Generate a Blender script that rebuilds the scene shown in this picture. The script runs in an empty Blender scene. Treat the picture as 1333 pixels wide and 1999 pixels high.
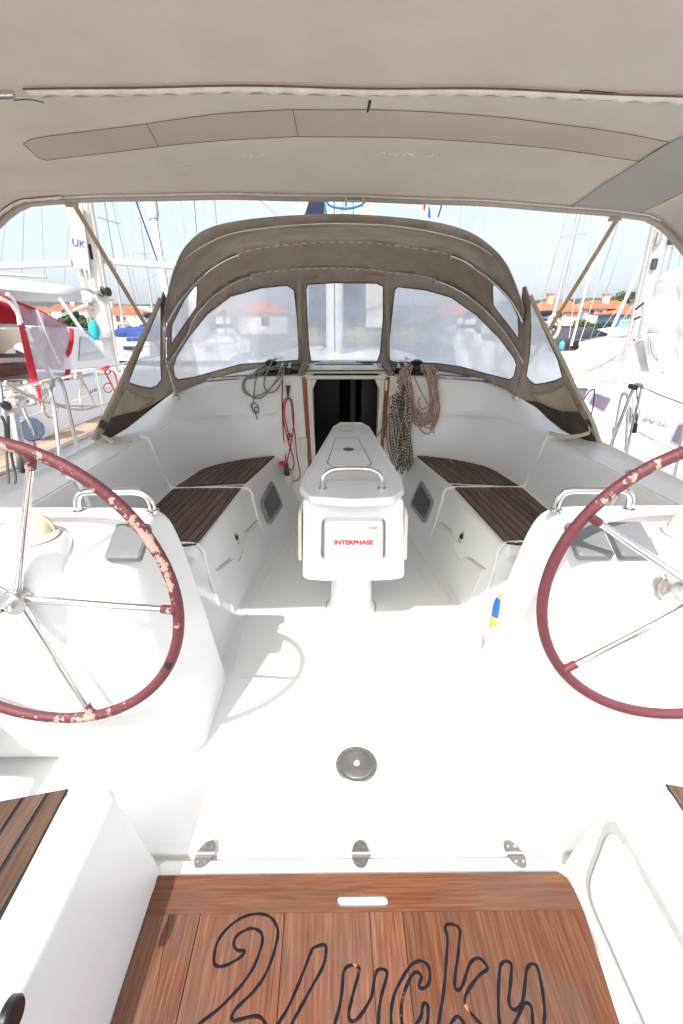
import bpy, bmesh, math, random
from mathutils import Vector, Matrix
from mathutils.geometry import delaunay_2d_cdt
random.seed(7)
R = math.radians
sc = bpy.context.scene
COL = sc.collection

# ------------------------------------------------------------------ camera
F = 900.0                      # focal length in pixels of the 1333 x 1999 photograph
PITCH = math.atan(362.0/900.0)
YAW = R(0.5)
CAM = Vector((-0.075, 0.0, 1.6))
cam = bpy.data.cameras.new('camera'); cam_o = bpy.data.objects.new('camera', cam)
COL.objects.link(cam_o); sc.camera = cam_o
cam.sensor_fit = 'VERTICAL'; cam.sensor_height = 36.0; cam.lens = 36.0*F/1999.0
cam.clip_start = 0.02; cam.clip_end = 6000
cam_o.location = CAM
cam_o.rotation_euler = (math.pi/2-PITCH, 0, -YAW)
# ------------------------------------------------------------------ world, sun, exposure
SUN_DIR = Vector((-0.28, -0.80, 1.0)).normalized()      # towards the sun
EL = math.asin(SUN_DIR.z); AZ = math.atan2(SUN_DIR.x, SUN_DIR.y)
w = bpy.data.worlds.new('World'); sc.world = w; w.use_nodes = True
nt = w.node_tree; bg = nt.nodes['Background']
sky = nt.nodes.new('ShaderNodeTexSky'); sky.sky_type = 'NISHITA'; sky.sun_disc = False
sky.sun_elevation = EL; sky.sun_rotation = AZ; sky.air_density = 1.0; sky.dust_density = 4.6; sky.ozone_density = 1.0
bg.inputs['Strength'].default_value = 0.15
SKYMIX = True
if SKYMIX:   # thin high cloud over the clear sky
    tc = nt.nodes.new('ShaderNodeTexCoord'); mp = nt.nodes.new('ShaderNodeMapping'); mp.inputs['Scale'].default_value = (1.0, 1.0, 3.0)
    nz = nt.nodes.new('ShaderNodeTexNoise'); nz.inputs['Scale'].default_value = 1.6; nz.inputs['Detail'].default_value = 7; nz.inputs['Roughness'].default_value = .55
    cr = nt.nodes.new('ShaderNodeValToRGB'); cr.color_ramp.elements[0].position = .25; cr.color_ramp.elements[1].position = .8
    cr.color_ramp.elements[0].color = (.30, .30, .30, 1); cr.color_ramp.elements[1].color = (.66, .66, .66, 1)
    mx = nt.nodes.new('ShaderNodeMixRGB'); mx.inputs[2].default_value = (2.95, 3.05, 3.25, 1)
    nt.links.new(tc.outputs['Generated'], mp.inputs[0]); nt.links.new(mp.outputs[0], nz.inputs[0]); nt.links.new(nz.outputs[0], cr.inputs[0])
    nt.links.new(cr.outputs[0], mx.inputs[0]); nt.links.new(sky.outputs[0], mx.inputs[1]); nt.links.new(mx.outputs[0], bg.inputs['Color'])
sun = bpy.data.lights.new('sun', 'SUN'); sun.energy = 2.5; sun.angle = R(0.6); sun.color = (1.0, .98, .95)
so = bpy.data.objects.new('sun', sun); COL.objects.link(so); so.rotation_euler = SUN_DIR.to_track_quat('Z', 'Y').to_euler()
sc.view_settings.view_transform = 'Standard'; sc.view_settings.look = 'None'
sc.view_settings.exposure = 1.24; sc.view_settings.gamma = 1.0; sc.view_settings.use_curve_mapping = False
sc.cycles.max_bounces = 10; sc.cycles.diffuse_bounces = 7; sc.cycles.transparent_max_bounces = 16

# ------------------------------------------------------------------ measuring: a pixel of the photograph to a point at a known distance
_cp, _sp, _cy, _sy = math.cos(PITCH), math.sin(PITCH), math.cos(YAW), math.sin(YAW)
def ray(px, py):
    u = (px-666.5)/F; v = (999.5-py)/F
    fy = v*_sp+_cp; z = v*_cp-_sp
    return Vector((u*_cy+fy*_sy, -u*_sy+fy*_cy, z))
def at(px, py, X=None, Y=None, Z=None, pl=None):
    d = ray(px, py)
    if Z is not None: t = (Z-CAM.z)/d.z
    elif Y is not None: t = (Y-CAM.y)/d.y
    elif X is not None: t = (X-CAM.x)/d.x
    else:                       # plane y = a + k z
        a, k = pl; t = (a+k*CAM.z-CAM.y)/(d.y-k*d.z)
    return CAM+d*t

# ------------------------------------------------------------------ objects
def tag(o, label=None, cat=None, group=None, kind=None):
    if label: o['label'] = label
    if cat: o['category'] = cat
    if group: o['group'] = group
    if kind: o['kind'] = kind
    return o
def empty(name, label=None, cat=None, loc=(0, 0, 0), group=None, kind=None):
    o = bpy.data.objects.new(name, None); COL.objects.link(o); o.location = loc; o.empty_display_size = .1
    return tag(o, label, cat, group, kind)
def smooth_mesh(me, ang=35):
    for p in me.polygons: p.use_smooth = True
    me.set_sharp_from_angle(angle=R(ang))
def link(name, me, mat, parent=None, bevel=0, seg=3, solid=0, ang=35, smooth=True):
    if smooth and not bevel: smooth_mesh(me, ang)
    o = bpy.data.objects.new(name, me); COL.objects.link(o)
    if mat is not None and not me.materials: me.materials.append(mat)
    if parent is not None:
        o.parent = parent
        o.location = -world_loc(parent)
    if solid:
        m = o.modifiers.new('thickness', 'SOLIDIFY'); m.thickness = solid; m.offset = 0
    if bevel:
        for p in me.polygons: p.use_smooth = True
        m = o.modifiers.new('bevel', 'BEVEL'); m.width = bevel; m.segments = seg; m.limit_method = 'ANGLE'; m.angle_limit = R(28); m.harden_normals = True
    return o
def world_loc(o):
    v = Vector((0, 0, 0))
    while o is not None: v += o.location; o = o.parent
    return v
class MB:
    def __init__(s): s.v = []; s.f = []; s.uv = []
    def add(s, vs, fs, uvs=None):
        n = len(s.v); s.v += [Vector(q) for q in vs]; s.f += [tuple(i+n for i in f) for f in fs]
        s.uv += uvs if uvs else [None]*len(fs)
        return s
    def box(s, c, size, rz=0, rx=0, ry=0):
        x, y, z = [k/2 for k in size]; M = Matrix.Rotation(rz, 3, 'Z') @ Matrix.Rotation(ry, 3, 'Y') @ Matrix.Rotation(rx, 3, 'X'); c = Vector(c)
        vs = [c+M@Vector((a*x, b*y, d*z)) for a in (-1, 1) for b in (-1, 1) for d in (-1, 1)]
        return s.add(vs, [(0, 1, 3, 2), (4, 6, 7, 5), (0, 4, 5, 1), (2, 3, 7, 6), (0, 2, 6, 4), (1, 5, 7, 3)])
    def prism(s, poly, vec):        # poly: 3D points, extruded along vec
        n = len(poly); vec = Vector(vec); a = [Vector(p) for p in poly]; b = [p+vec for p in a]
        nrm = sum(((a[i]-a[0]).cross(a[(i+1) % n]-a[0]) for i in range(1, n-1)), Vector())
        if nrm.dot(vec) > 0: a.reverse(); b.reverse()
        return s.add(a+b, [tuple(range(n)), tuple(range(2*n-1, n-1, -1))]+[(i, i+n, (i+1) % n+n, (i+1) % n) for i in range(n)])
    def tube(s, pts, r, n=8, closed=False, cap=True):
        pts = [Vector(p) for p in pts]; m = len(pts); rr = r if isinstance(r, (list, tuple)) else [r]*m
        vs = []; L = 0; Ls = []
        up = None
        for i, p in enumerate(pts):
            a = pts[i-1] if (i > 0 or closed) else p; b = pts[(i+1) % m] if (i < m-1 or closed) else p
            t = (b-a)
            t = t.normalized() if t.length > 1e-9 else Vector((0, 0, 1))
            if up is None:
                up = t.orthogonal().normalized()
            up = (up-t*up.dot(t)); up = up.normalized() if up.length > 1e-6 else t.orthogonal().normalized()
            sd = t.cross(up)
            if i: L += (p-pts[i-1]).length
            Ls.append(L)
            for k in range(n):
                a_ = 2*math.pi*k/n; vs.append(p+(up*math.cos(a_)+sd*math.sin(a_))*rr[i])
        fs = []; uv = []
        for i in range(m if closed else m-1):
            j = (i+1) % m; l1 = Ls[j] if j else L+(pts[0]-pts[-1]).length
            for k in range(n):
                k2 = (k+1) % n
                fs.append((i*n+k, i*n+k2, j*n+k2, j*n+k)); uv.append(((k/n, Ls[i]), ((k+1)/n, Ls[i]), ((k+1)/n, l1), (k/n, l1)))
        if cap and not closed:
            fs.append(tuple(range(n-1, -1, -1))); fs.append(tuple((m-1)*n+k for k in range(n))); uv += [None, None]
        return s.add(vs, fs, uv)
    def lathe(s, prof, o, axis=(0, 0, 1), n=24, a0=0, a1=2*math.pi):  # prof: (radius, height)
        ax = Vector(axis).normalized(); u = ax.orthogonal().normalized(); v = ax.cross(u); o = Vector(o)
        full = abs(a1-a0-2*math.pi) < 1e-6; m = n if full else n+1
        vs = [o+ax*h+(u*math.cos(a0+(a1-a0)*k/n)+v*math.sin(a0+(a1-a0)*k/n))*max(r_, 1e-5) for r_, h in prof for k in range(m)]
        fs = []
        for i in range(len(prof)-1):
            for k in range(n):
                k2 = (k+1) % m; fs.append((i*m+k, i*m+k2, (i+1)*m+k2, (i+1)*m+k))
        return s.add(vs, fs)
    def grid(s, rows, closed=False):
        m = len(rows); n = len(rows[0]); vs = [p for r in rows for p in r]
        fs = [(i*n+k, i*n+(k+1) % n, (i+1)*n+(k+1) % n, (i+1)*n+k) for i in range(m-1) for k in range(n if closed else n-1)]
        return s.add(vs, fs)
    def build(s, name, mat, parent=None, recalc=False, **kw):
        me = bpy.data.meshes.new(name)
        off = world_loc(parent) if parent is not None else Vector((0, 0, 0))
        org = kw.pop('origin', None)
        if org is None and parent is None:
            lo = Vector([min(p[i] for p in s.v) for i in range(3)]); hi = Vector([max(p[i] for p in s.v) for i in range(3)])
            org = Vector(((lo.x+hi.x)/2, (lo.y+hi.y)/2, lo.z))
        org = Vector(org) if org is not None else Vector((0, 0, 0))
        me.from_pydata([p-org for p in s.v], [], s.f)
        if any(u is not None for u in s.uv):
            lay = me.uv_layers.new(name='UVMap')
            for p, u in zip(me.polygons, s.uv):
                if u is not None:
                    for li, q in zip(p.loop_indices, u): lay.data[li].uv = q
        if recalc:
            bm = bmesh.new(); bm.from_mesh(me); bmesh.ops.remove_doubles(bm, verts=bm.verts, dist=1e-5); bmesh.ops.recalc_face_normals(bm, faces=bm.faces); bm.to_mesh(me); bm.free()
        me.validate()
        o = link(name, me, mat, parent, **kw)
        o.location = o.location+org
        return o
def cr_spline(pts, n=6, closed=False):
    pts = [Vector(p) for p in pts]; m = len(pts); out = []
    g = (lambda i: pts[i % m]) if closed else (lambda i: pts[max(0, min(m-1, i))])
    for i in range(m if closed else m-1):
        p0, p1, p2, p3 = g(i-1), g(i), g(i+1), g(i+2)
        for k in range(n):
            t = k/n
            out.append(.5*((2*p1)+(p2-p0)*t+(2*p0-5*p1+4*p2-p3)*t*t+(3*p1-p0-3*p2+p3)*t**3))
    if not closed: out.append(pts[-1])
    return out
def round_poly(pts, r, n=4):
    pts = [Vector((p[0], p[1])) for p in pts]; out = []; m = len(pts)
    for i in range(m):
        a, b, c = pts[i-1], pts[i], pts[(i+1) % m]
        ra = min(r, (a-b).length*.45, (c-b).length*.45)
        p0 = b+(a-b).normalized()*ra; p2 = b+(c-b).normalized()*ra
        for k in range(n+1):
            t = k/n; out.append(p0*(1-t)**2+b*2*t*(1-t)+p2*t*t)
    return out
def pip(x, y, poly):
    c = False; j = len(poly)-1
    for i in range(len(poly)):
        xi, yi = poly[i][0], poly[i][1]; xj, yj = poly[j][0], poly[j][1]
        if (yi > y) != (yj > y) and x < (xj-xi)*(y-yi)/(yj-yi)+xi: c = not c
        j = i
    return c
def dense(poly, step):
    out = []
    for i in range(len(poly)):
        a = Vector((poly[i][0], poly[i][1])); b = Vector((poly[(i+1) % len(poly)][0], poly[(i+1) % len(poly)][1])); n = max(1, int((b-a).length/step))
        for k in range(n): out.append(a.lerp(b, k/n))
    return out
def chart(mb, outer, holes, fn, step=12):
    """triangulate an outline with holes in a flat chart and carry it to the real surface fn(x, y)"""
    outer = dense(outer, step); holes = [dense(h, step) for h in holes]
    vs = []; edges = []
    for lp in [outer]+holes:
        n0 = len(vs); vs += [Vector((p[0], p[1])) for p in lp]; edges += [(n0+i, n0+(i+1) % len(lp)) for i in range(len(lp))]
    x0, x1 = min(p[0] for p in outer), max(p[0] for p in outer); y0, y1 = min(p[1] for p in outer), max(p[1] for p in outer)
    y = y0+step/2
    while y < y1:
        x = x0+step/2
        while x < x1:
            if pip(x, y, outer) and not any(pip(x, y, h) for h in holes): vs.append(Vector((x+random.uniform(-.1, .1)*step, y+random.uniform(-.1, .1)*step)))
            x += step
        y += step
    r = delaunay_2d_cdt(vs, edges, [], 0, 1e-4)
    pts, faces = r[0], r[2]
    keep = []
    for f in faces:
        cx = sum(pts[i][0] for i in f)/len(f); cy = sum(pts[i][1] for i in f)/len(f)
        if pip(cx, cy, outer) and not any(pip(cx, cy, h) for h in holes): keep.append(tuple(f))
    used = sorted({i for f in keep for i in f}); mp_ = {k: n for n, k in enumerate(used)}
    mb.add([fn(pts[k][0], pts[k][1]) for k in used], [tuple(mp_[i] for i in f) for f in keep])
    return mb
def clip_half(poly, nx, ny, c):        # keep nx*x+ny*y<=c
    out = []
    for i in range(len(poly)):
        a = poly[i]; b = poly[(i+1) % len(poly)]; da = nx*a[0]+ny*a[1]-c; db = nx*b[0]+ny*b[1]-c
        if da <= 0: out.append(a)
        if (da < 0 < db) or (db < 0 < da):
            t = da/(da-db); out.append((a[0]+(b[0]-a[0])*t, a[1]+(b[1]-a[1])*t))
    return out
def planks(poly, d, width, gap, z, th, mat, parent, margin=0, name='plank', start=None):
    d = Vector(d).normalized(); n = Vector((-d.y, d.x)); ks = [n.x*p[0]+n.y*p[1] for p in poly]; lo, hi = min(ks), max(ks)
    k = lo if start is None else start
    while k < hi:
        q = clip_half(poly, n.x, n.y, k+width-gap/2); q = clip_half(q, -n.x, -n.y, -(k+gap/2))
        if len(q) >= 3:
            area = abs(sum(q[i][0]*q[(i+1) % len(q)][1]-q[(i+1) % len(q)][0]*q[i][1] for i in range(len(q))))/2
            if area > 2e-4:
                dz = random.uniform(-.0006, .0006)
                MB().prism([(p[0], p[1], z+dz) for p in q], (0, 0, -th)).build(name, mat, parent, bevel=.0012, seg=1)
        k += width
def mir(p, s): return Vector((p[0]*s, p[1], p[2]))

# ------------------------------------------------------------------ materials
MATS = {}
def newmat(name):
    m = bpy.data.materials.new(name); m.use_nodes = True; MATS[name] = m
    return m, m.node_tree, m.node_tree.nodes['Principled BSDF']
def N(t, k, **kw):
    n = t.nodes.new('ShaderNode'+k)
    for a, b in kw.items():
        if a in n.inputs.keys() if hasattr(n.inputs, 'keys') else False: n.inputs[a].default_value = b
        else: setattr(n, a, b)
    return n
def simple(name, col, rough=.5, metal=0, var=.08, scale=8, bump=0, bscale=60, coords='Object', spec=None, stretch=(1, 1, 1), sub=0, trans=0):
    m, t, b = newmat(name)
    tc = N(t, 'TexCoord'); mp = N(t, 'Mapping'); mp.inputs['Scale'].default_value = stretch
    t.links.new(tc.outputs[coords], mp.inputs[0])
    nz = N(t, 'TexNoise'); nz.inputs['Scale'].default_value = scale; nz.inputs['Detail'].default_value = 6; t.links.new(mp.outputs[0], nz.inputs[0])
    mx = N(t, 'MixRGB'); mx.inputs[1].default_value = (*[c*(1-var) for c in col], 1); mx.inputs[2].default_value = (*[min(1, c*(1+var)) for c in col], 1)
    t.links.new(nz.outputs[0], mx.inputs[0]); t.links.new(mx.outputs[0], b.inputs['Base Color'])
    b.inputs['Roughness'].default_value = rough; b.inputs['Metallic'].default_value = metal
    if spec is not None: b.inputs['Specular IOR Level'].default_value = spec
    if bump:
        n2 = N(t, 'TexNoise'); n2.inputs['Scale'].default_value = bscale; n2.inputs['Detail'].default_value = 4; t.links.new(mp.outputs[0], n2.inputs[0])
        bp = N(t, 'Bump'); bp.inputs['Strength'].default_value = bump; bp.inputs['Distance'].default_value = .01
        t.links.new(n2.outputs[0], bp.inputs['Height']); t.links.new(bp.outputs[0], b.inputs['Normal'])
    return m
def gelcoat(name, col, dirt=.12, rough=.22):
    m, t, b = newmat(name)
    tc = N(t, 'TexCoord'); nz = N(t, 'TexNoise'); nz.inputs['Scale'].default_value = 1.6; nz.inputs['Detail'].default_value = 3; nz.inputs['Roughness'].default_value = .5
    t.links.new(tc.outputs['Object'], nz.inputs[0])
    r = N(t, 'ValToRGB'); r.color_ramp.elements[0].position = .25; r.color_ramp.elements[1].position = .75
    r.color_ramp.elements[0].color = (col[0]*(1-dirt*.5), col[1]*(1-dirt*.7), col[2]*(1-dirt), 1); r.color_ramp.elements[1].color = (*col, 1)
    t.links.new(nz.outputs[0], r.inputs[0])
    # small scuffs and specks
    n3 = N(t, 'TexNoise'); n3.inputs['Scale'].default_value = 110; n3.inputs['Detail'].default_value = 1; t.links.new(tc.outputs['Object'], n3.inputs[0])
    r3 = N(t, 'ValToRGB'); r3.color_ramp.elements[0].position = .80; r3.color_ramp.elements[1].position = .86
    r3.color_ramp.elements[0].color = (0, 0, 0, 1); r3.color_ramp.elements[1].color = (.55, .55, .55, 1); t.links.new(n3.outputs[0], r3.inputs[0])
    mx = N(t, 'MixRGB'); mx.inputs[2].default_value = (col[0]*.62, col[1]*.58, col[2]*.5, 1)
    t.links.new(r3.outputs[0], mx.inputs[0]); t.links.new(r.outputs[0], mx.inputs[1]); t.links.new(mx.outputs[0], b.inputs['Base Color'])
    n2 = N(t, 'TexNoise'); n2.inputs['Scale'].default_value = 5; n2.inputs['Detail'].default_value = 3; t.links.new(tc.outputs['Object'], n2.inputs[0])
    rr = N(t, 'MapRange'); rr.inputs['To Min'].default_value = rough*1.0; rr.inputs['To Max'].default_value = rough*1.35; t.links.new(n2.outputs[0], rr.inputs[0]); t.links.new(rr.outputs[0], b.inputs['Roughness'])
    bp = N(t, 'Bump'); bp.inputs['Strength'].default_value = .02; bp.inputs['Distance'].default_value = .01; t.links.new(n2.outputs[0], bp.inputs['Height']); t.links.new(bp.outputs[0], b.inputs['Normal'])
    return m
def teak(name, c1, c2, c3, along='Y', grain=1.0, rough=.6):
    m, t, b = newmat(name)
    tc = N(t, 'TexCoord'); oi = N(t, 'ObjectInfo'); ad = N(t, 'VectorMath', operation='ADD'); mp = N(t, 'Mapping')
    sc_ = {'Y': (55, 2.2, 30), 'X': (2.2, 55, 30), 'Z': (55, 55, 2.2)}[along]; mp.inputs['Scale'].default_value = [k*grain for k in sc_]
    cm = N(t, 'CombineXYZ'); ml = N(t, 'Math', operation='MULTIPLY'); ml.inputs[1].default_value = 9.0
    t.links.new(oi.outputs['Random'], ml.inputs[0])
    for i in range(3): t.links.new(ml.outputs[0], cm.inputs[i])
    t.links.new(tc.outputs['Object'], ad.inputs[0]); t.links.new(cm.outputs[0], ad.inputs[1]); t.links.new(ad.outputs[0], mp.inputs[0])
    nz = N(t, 'TexNoise'); nz.inputs['Scale'].default_value = 1.0; nz.inputs['Detail'].default_value = 7; nz.inputs['Roughness'].default_value = .62; nz.inputs['Distortion'].default_value = .6
    t.links.new(mp.outputs[0], nz.inputs[0])
    r = N(t, 'ValToRGB'); e = r.color_ramp.elements; e[0].position = .30; e[0].color = (*c1, 1); e[1].position = .72; e[1].color = (*c3, 1); k = e.new(.5); k.color = (*c2, 1)
    t.links.new(nz.outputs[0], r.inputs[0])
    # weathered grey patches
    n2 = N(t, 'TexNoise'); n2.inputs['Scale'].default_value = 3.2; n2.inputs['Detail'].default_value = 6; n2.inputs['Roughness'].default_value = .7; t.links.new(ad.outputs[0], n2.inputs[0])
    r2 = N(t, 'ValToRGB'); r2.color_ramp.elements[0].position = .42; r2.color_ramp.elements[1].position = .70; r2.color_ramp.elements[1].color = (.55, .55, .55, 1); r2.color_ramp.elements[0].color = (0, 0, 0, 1)
    t.links.new(n2.outputs[0], r2.inputs[0])
    gx = N(t, 'MixRGB'); g = sum(c2)/3; gx.inputs[2].default_value = (g*1.25, g*1.05, g*.95, 1); t.links.new(r2.outputs[0], gx.inputs[0]); t.links.new(r.outputs[0], gx.inputs[1])
    hs = N(t, 'HueSaturation'); mr = N(t, 'MapRange'); mr.inputs['To Min'].default_value = .78; mr.inputs['To Max'].default_value = 1.28
    t.links.new(oi.outputs['Random'], mr.inputs[0]); t.links.new(mr.outputs[0], hs.inputs['Value']); t.links.new(gx.outputs[0], hs.inputs['Color']); t.links.new(hs.outputs[0], b.inputs['Base Color'])
    b.inputs['Roughness'].default_value = rough; b.inputs['Specular IOR Level'].default_value = .3
    bp = N(t, 'Bump'); bp.inputs['Strength'].default_value = .5; bp.inputs['Distance'].default_value = .002; t.links.new(nz.outputs[0], bp.inputs['Height']); t.links.new(bp.outputs[0], b.inputs['Normal'])
    return m
def canvas(name, col, weave=900, stain=.25, transl=.12, rough=.85, stain_scale=3, tcol=None):
    m, t, b = newmat(name)
    tc = N(t, 'TexCoord'); nz = N(t, 'TexNoise'); nz.inputs['Scale'].default_value = stain_scale; nz.inputs['Detail'].default_value = 8; nz.inputs['Roughness'].default_value = .62; t.links.new(tc.outputs['Object'], nz.inputs[0])
    r = N(t, 'ValToRGB'); e = r.color_ramp.elements; e[0].position = .3; e[1].position = .68
    e[0].color = (col[0]*(1-stain), col[1]*(1-stain*1.1), col[2]*(1-stain*1.25), 1); e[1].color = (*col, 1); t.links.new(nz.outputs[0], r.inputs[0])
    wv = N(t, 'TexNoise'); wv.inputs['Scale'].default_value = weave*.35; wv.inputs['Detail'].default_value = 2; t.links.new(tc.outputs['Object'], wv.inputs[0])
    mm = N(t, 'MixRGB', blend_type='MULTIPLY'); mm.inputs[0].default_value = .18; t.links.new(r.outputs[0], mm.inputs[1]); t.links.new(wv.outputs[0], mm.inputs[2])
    t.links.new(mm.outputs[0], b.inputs['Base Color']); b.inputs['Roughness'].default_value = rough; b.inputs['Specular IOR Level'].default_value = .15
    n4 = N(t, 'TexNoise'); n4.inputs['Scale'].default_value = 7; n4.inputs['Detail'].default_value = 3; t.links.new(tc.outputs['Object'], n4.inputs[0])
    bp = N(t, 'Bump'); bp.inputs['Strength'].default_value = .35; bp.inputs['Distance'].default_value = .02; t.links.new(n4.outputs[0], bp.inputs['Height']); t.links.new(bp.outputs[0], b.inputs['Normal'])
    if transl:
        out = t.nodes['Material Output']; tr = N(t, 'BsdfTranslucent')
        if tcol: tr.inputs['Color'].default_value = (*tcol, 1)
        else: t.links.new(mm.outputs[0], tr.inputs['Color'])
        ms = N(t, 'MixShader'); ms.inputs[0].default_value = transl; t.links.new(b.outputs[0], ms.inputs[1]); t.links.new(tr.outputs[0], ms.inputs[2]); t.links.new(ms.outputs[0], out.inputs[0])
    return m
def vinyl(name, col=(.74, .77, .80), clear=.13, haze=.4, scale=3.0):
    m, t, b = newmat(name); out = t.nodes['Material Output']
    tc = N(t, 'TexCoord'); nz = N(t, 'TexNoise'); nz.inputs['Scale'].default_value = scale; nz.inputs['Detail'].default_value = 7; nz.inputs['Roughness'].default_value = .6; t.links.new(tc.outputs['Object'], nz.inputs[0])
    mr = N(t, 'MapRange'); mr.inputs['From Min'].default_value = .3; mr.inputs['From Max'].default_value = .7; mr.inputs['To Min'].default_value = clear+.18; mr.inputs['To Max'].default_value = clear-.14; t.links.new(nz.outputs[0], mr.inputs[0])
    tp = N(t, 'BsdfTransparent'); tp.inputs[0].default_value = (.93, .95, .97, 1)
    tl = N(t, 'BsdfTranslucent'); tl.inputs[0].default_value = (*col, 1)
    df = N(t, 'BsdfDiffuse'); df.inputs[0].default_value = (*col, 1)
    m1 = N(t, 'MixShader'); m1.inputs[0].default_value = haze; t.links.new(tl.outputs[0], m1.inputs[1]); t.links.new(df.outputs[0], m1.inputs[2])
    m2 = N(t, 'MixShader'); t.links.new(mr.outputs[0], m2.inputs[0]); t.links.new(m1.outputs[0], m2.inputs[1]); t.links.new(tp.outputs[0], m2.inputs[2])
    gl = N(t, 'BsdfGlossy'); gl.inputs['Roughness'].default_value = .12
    m3 = N(t, 'MixShader'); m3.inputs[0].default_value = .05; t.links.new(m2.outputs[0], m3.inputs[1]); t.links.new(gl.outputs[0], m3.inputs[2]); t.links.new(m3.outputs[0], out.inputs[0])
    return m
def rope_mat(name, base, fleck, amt=.5, freq=60, dark=None):
    m, t, b = newmat(name)
    uv = N(t, 'TexCoord'); mp = N(t, 'Mapping'); mp.inputs['Scale'].default_value = (3, freq, 1); t.links.new(uv.outputs['UV'], mp.inputs[0])
    ck = N(t, 'TexChecker'); ck.inputs['Scale'].default_value = 1.0; ck.inputs['Color1'].default_value = (*base, 1); ck.inputs['Color2'].default_value = (*fleck, 1)
    t.links.new(mp.outputs[0], ck.inputs[0])
    nz = N(t, 'TexNoise'); nz.inputs['Scale'].default_value = 1.2; t.links.new(mp.outputs[0], nz.inputs[0])
    gt = N(t, 'Math', operation='GREATER_THAN'); gt.inputs[1].default_value = 1-amt; t.links.new(nz.outputs[0], gt.inputs[0])
    mx = N(t, 'MixRGB'); mx.inputs[1].default_value = (*base, 1); t.links.new(gt.outputs[0], mx.inputs[0]); t.links.new(ck.outputs[0], mx.inputs[2])
    t.links.new(mx.outputs[0], b.inputs['Base Color']); b.inputs['Roughness'].default_value = .85; b.inputs['Specular IOR Level'].default_value = .2
    wv = N(t, 'TexWave'); wv.inputs['Scale'].default_value = 1.4; wv.bands_direction = 'DIAGONAL'; t.links.new(mp.outputs[0], wv.inputs[0])
    bp = N(t, 'Bump'); bp.inputs['Strength'].default_value = .5; bp.inputs['Distance'].default_value = .002; t.links.new(wv.outputs[0], bp.inputs['Height']); t.links.new(bp.outputs[0], b.inputs['Normal'])
    return m
gel = gelcoat('white_gelcoat', (.82, .835, .83), .04, .28)
gel_c = gelcoat('cream_gelcoat', (.72, .71, .66), .16)
gel_n = gelcoat('neighbour_gelcoat', (.80, .80, .80), .05)
gel_far = simple('far_white_paint', (.80, .80, .80), .35, var=.05, scale=1)
groove = simple('panel_joint', (.33, .32, .28), .8, var=.3, scale=30)
steel = simple('polished_steel', (.74, .73, .71), .16, 1.0, var=.12, scale=14, bump=.05, bscale=30)
steel_b = simple('brushed_steel', (.55, .54, .53), .38, 1.0, var=.2, scale=40, bump=.1, bscale=120)
hinge_m = simple('dull_cast_steel', (.30, .29, .285), .42, .85, var=.25, scale=30, bump=.1, bscale=120)
black_p = simple('black_plastic', (.012, .012, .014), .35, var=.3)
rubber = simple('black_caulk', (.018, .020, .026), .6, var=.4, scale=60)
teak_b = teak('weathered_brown_teak', (.055, .032, .023), (.125, .076, .056), (.21, .14, .11))
teak_l = teak('orange_teak', (.078, .026, .012), (.145, .053, .025), (.225, .105, .062), 'Y', 2.6, .55)
teak_x = teak('orange_teak_crossboard', (.078, .025, .010), (.145, .051, .021), (.21, .092, .045), 'X', 2.4, .55)
teak_s = teak('helm_seat_teak', (.05, .026, .016), (.095, .053, .034), (.145, .092, .065), 'Y', 2.4)
teak_v = teak('varnished_teak', (.10, .030, .010), (.24, .080, .022), (.36, .15, .05), 'Z', 1.0, .25)
teak_g = teak('grey_teak_rail', (.10, .065, .05), (.20, .14, .11), (.32, .24, .2))
bim = canvas('bimini_canvas', (.59, .535, .48), tcol=(.55, .52, .48), transl=.5, stain=.2)
bim2 = canvas('bimini_patch_canvas', (.74, .665, .585), tcol=(.58, .54, .49), transl=.42, stain=.14)
bim3 = canvas('bimini_grey_patch_canvas', (.60, .57, .54), tcol=(.45, .45, .45), transl=.42, stain=.1)
dod = canvas('spray_hood_canvas', (.58, .515, .45), tcol=(.56, .51, .45), transl=.3, stain=.42, stain_scale=4)
dod_d = canvas('spray_hood_dark_canvas', (.12, .10, .082), transl=.02, stain=.45, stain_scale=5)
dod_l = canvas('spray_hood_pale_canvas', (.56, .50, .40), transl=.06, stain=.25, stain_scale=6)
trim = canvas('spray_hood_binding', (.20, .165, .13), transl=.0, stain=.35)
webbing = canvas('beige_webbing', (.50, .38, .25), transl=0, stain=.25)
white_web = canvas('white_lacing', (.88, .85, .78), transl=0, stain=.2, stain_scale=20)
vin = vinyl('cloudy_clear_vinyl')
vin_c = vinyl('clearer_centre_vinyl', clear=.34)
vin2 = vinyl('side_clear_vinyl', clear=.20, haze=.3)
cover_w = simple('white_plastic_cover', (.82, .81, .78), .4, var=.03, scale=6, bump=.05)
aged_w = simple('yellowed_plastic_dome', (.74, .66, .47), .4, var=.08, scale=9)
cover_g = simple('grey_rubber_cover', (.165, .175, .185), .55, var=.25, scale=9, bump=.2, bscale=30)
red_ink = simple('red_print', (.75, .02, .04), .5, var=.03); grey_ink = simple('grey_print', (.12, .12, .13), .5, var=.1); blue_ink = simple('blue_print', (.03, .07, .30), .5, var=.05)
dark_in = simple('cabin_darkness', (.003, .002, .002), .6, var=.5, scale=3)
cab_wood = simple('shaded_cabin_wood', (.018, .006, .004), .4, var=.3, scale=5, stretch=(20, 20, 1))
glass_d = simple('smoked_glass', (.03, .028, .026), .08, var=.4, scale=5)
yellow = simple('yellow_plastic', (.75, .42, .03), .4, var=.1); blue_pl = simple('blue_plastic', (.01, .10, .62), .35, var=.1)
red_pl = simple('red_plastic', (.62, .015, .025), .35, var=.1)
r_grey = rope_mat('grey_fleck_rope', (.42, .40, .33), (.13, .145, .13), .62, 90)
r_red = rope_mat('plain_red_rope', (.50, .012, .02), (.30, .01, .015), .5, 120)
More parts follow.
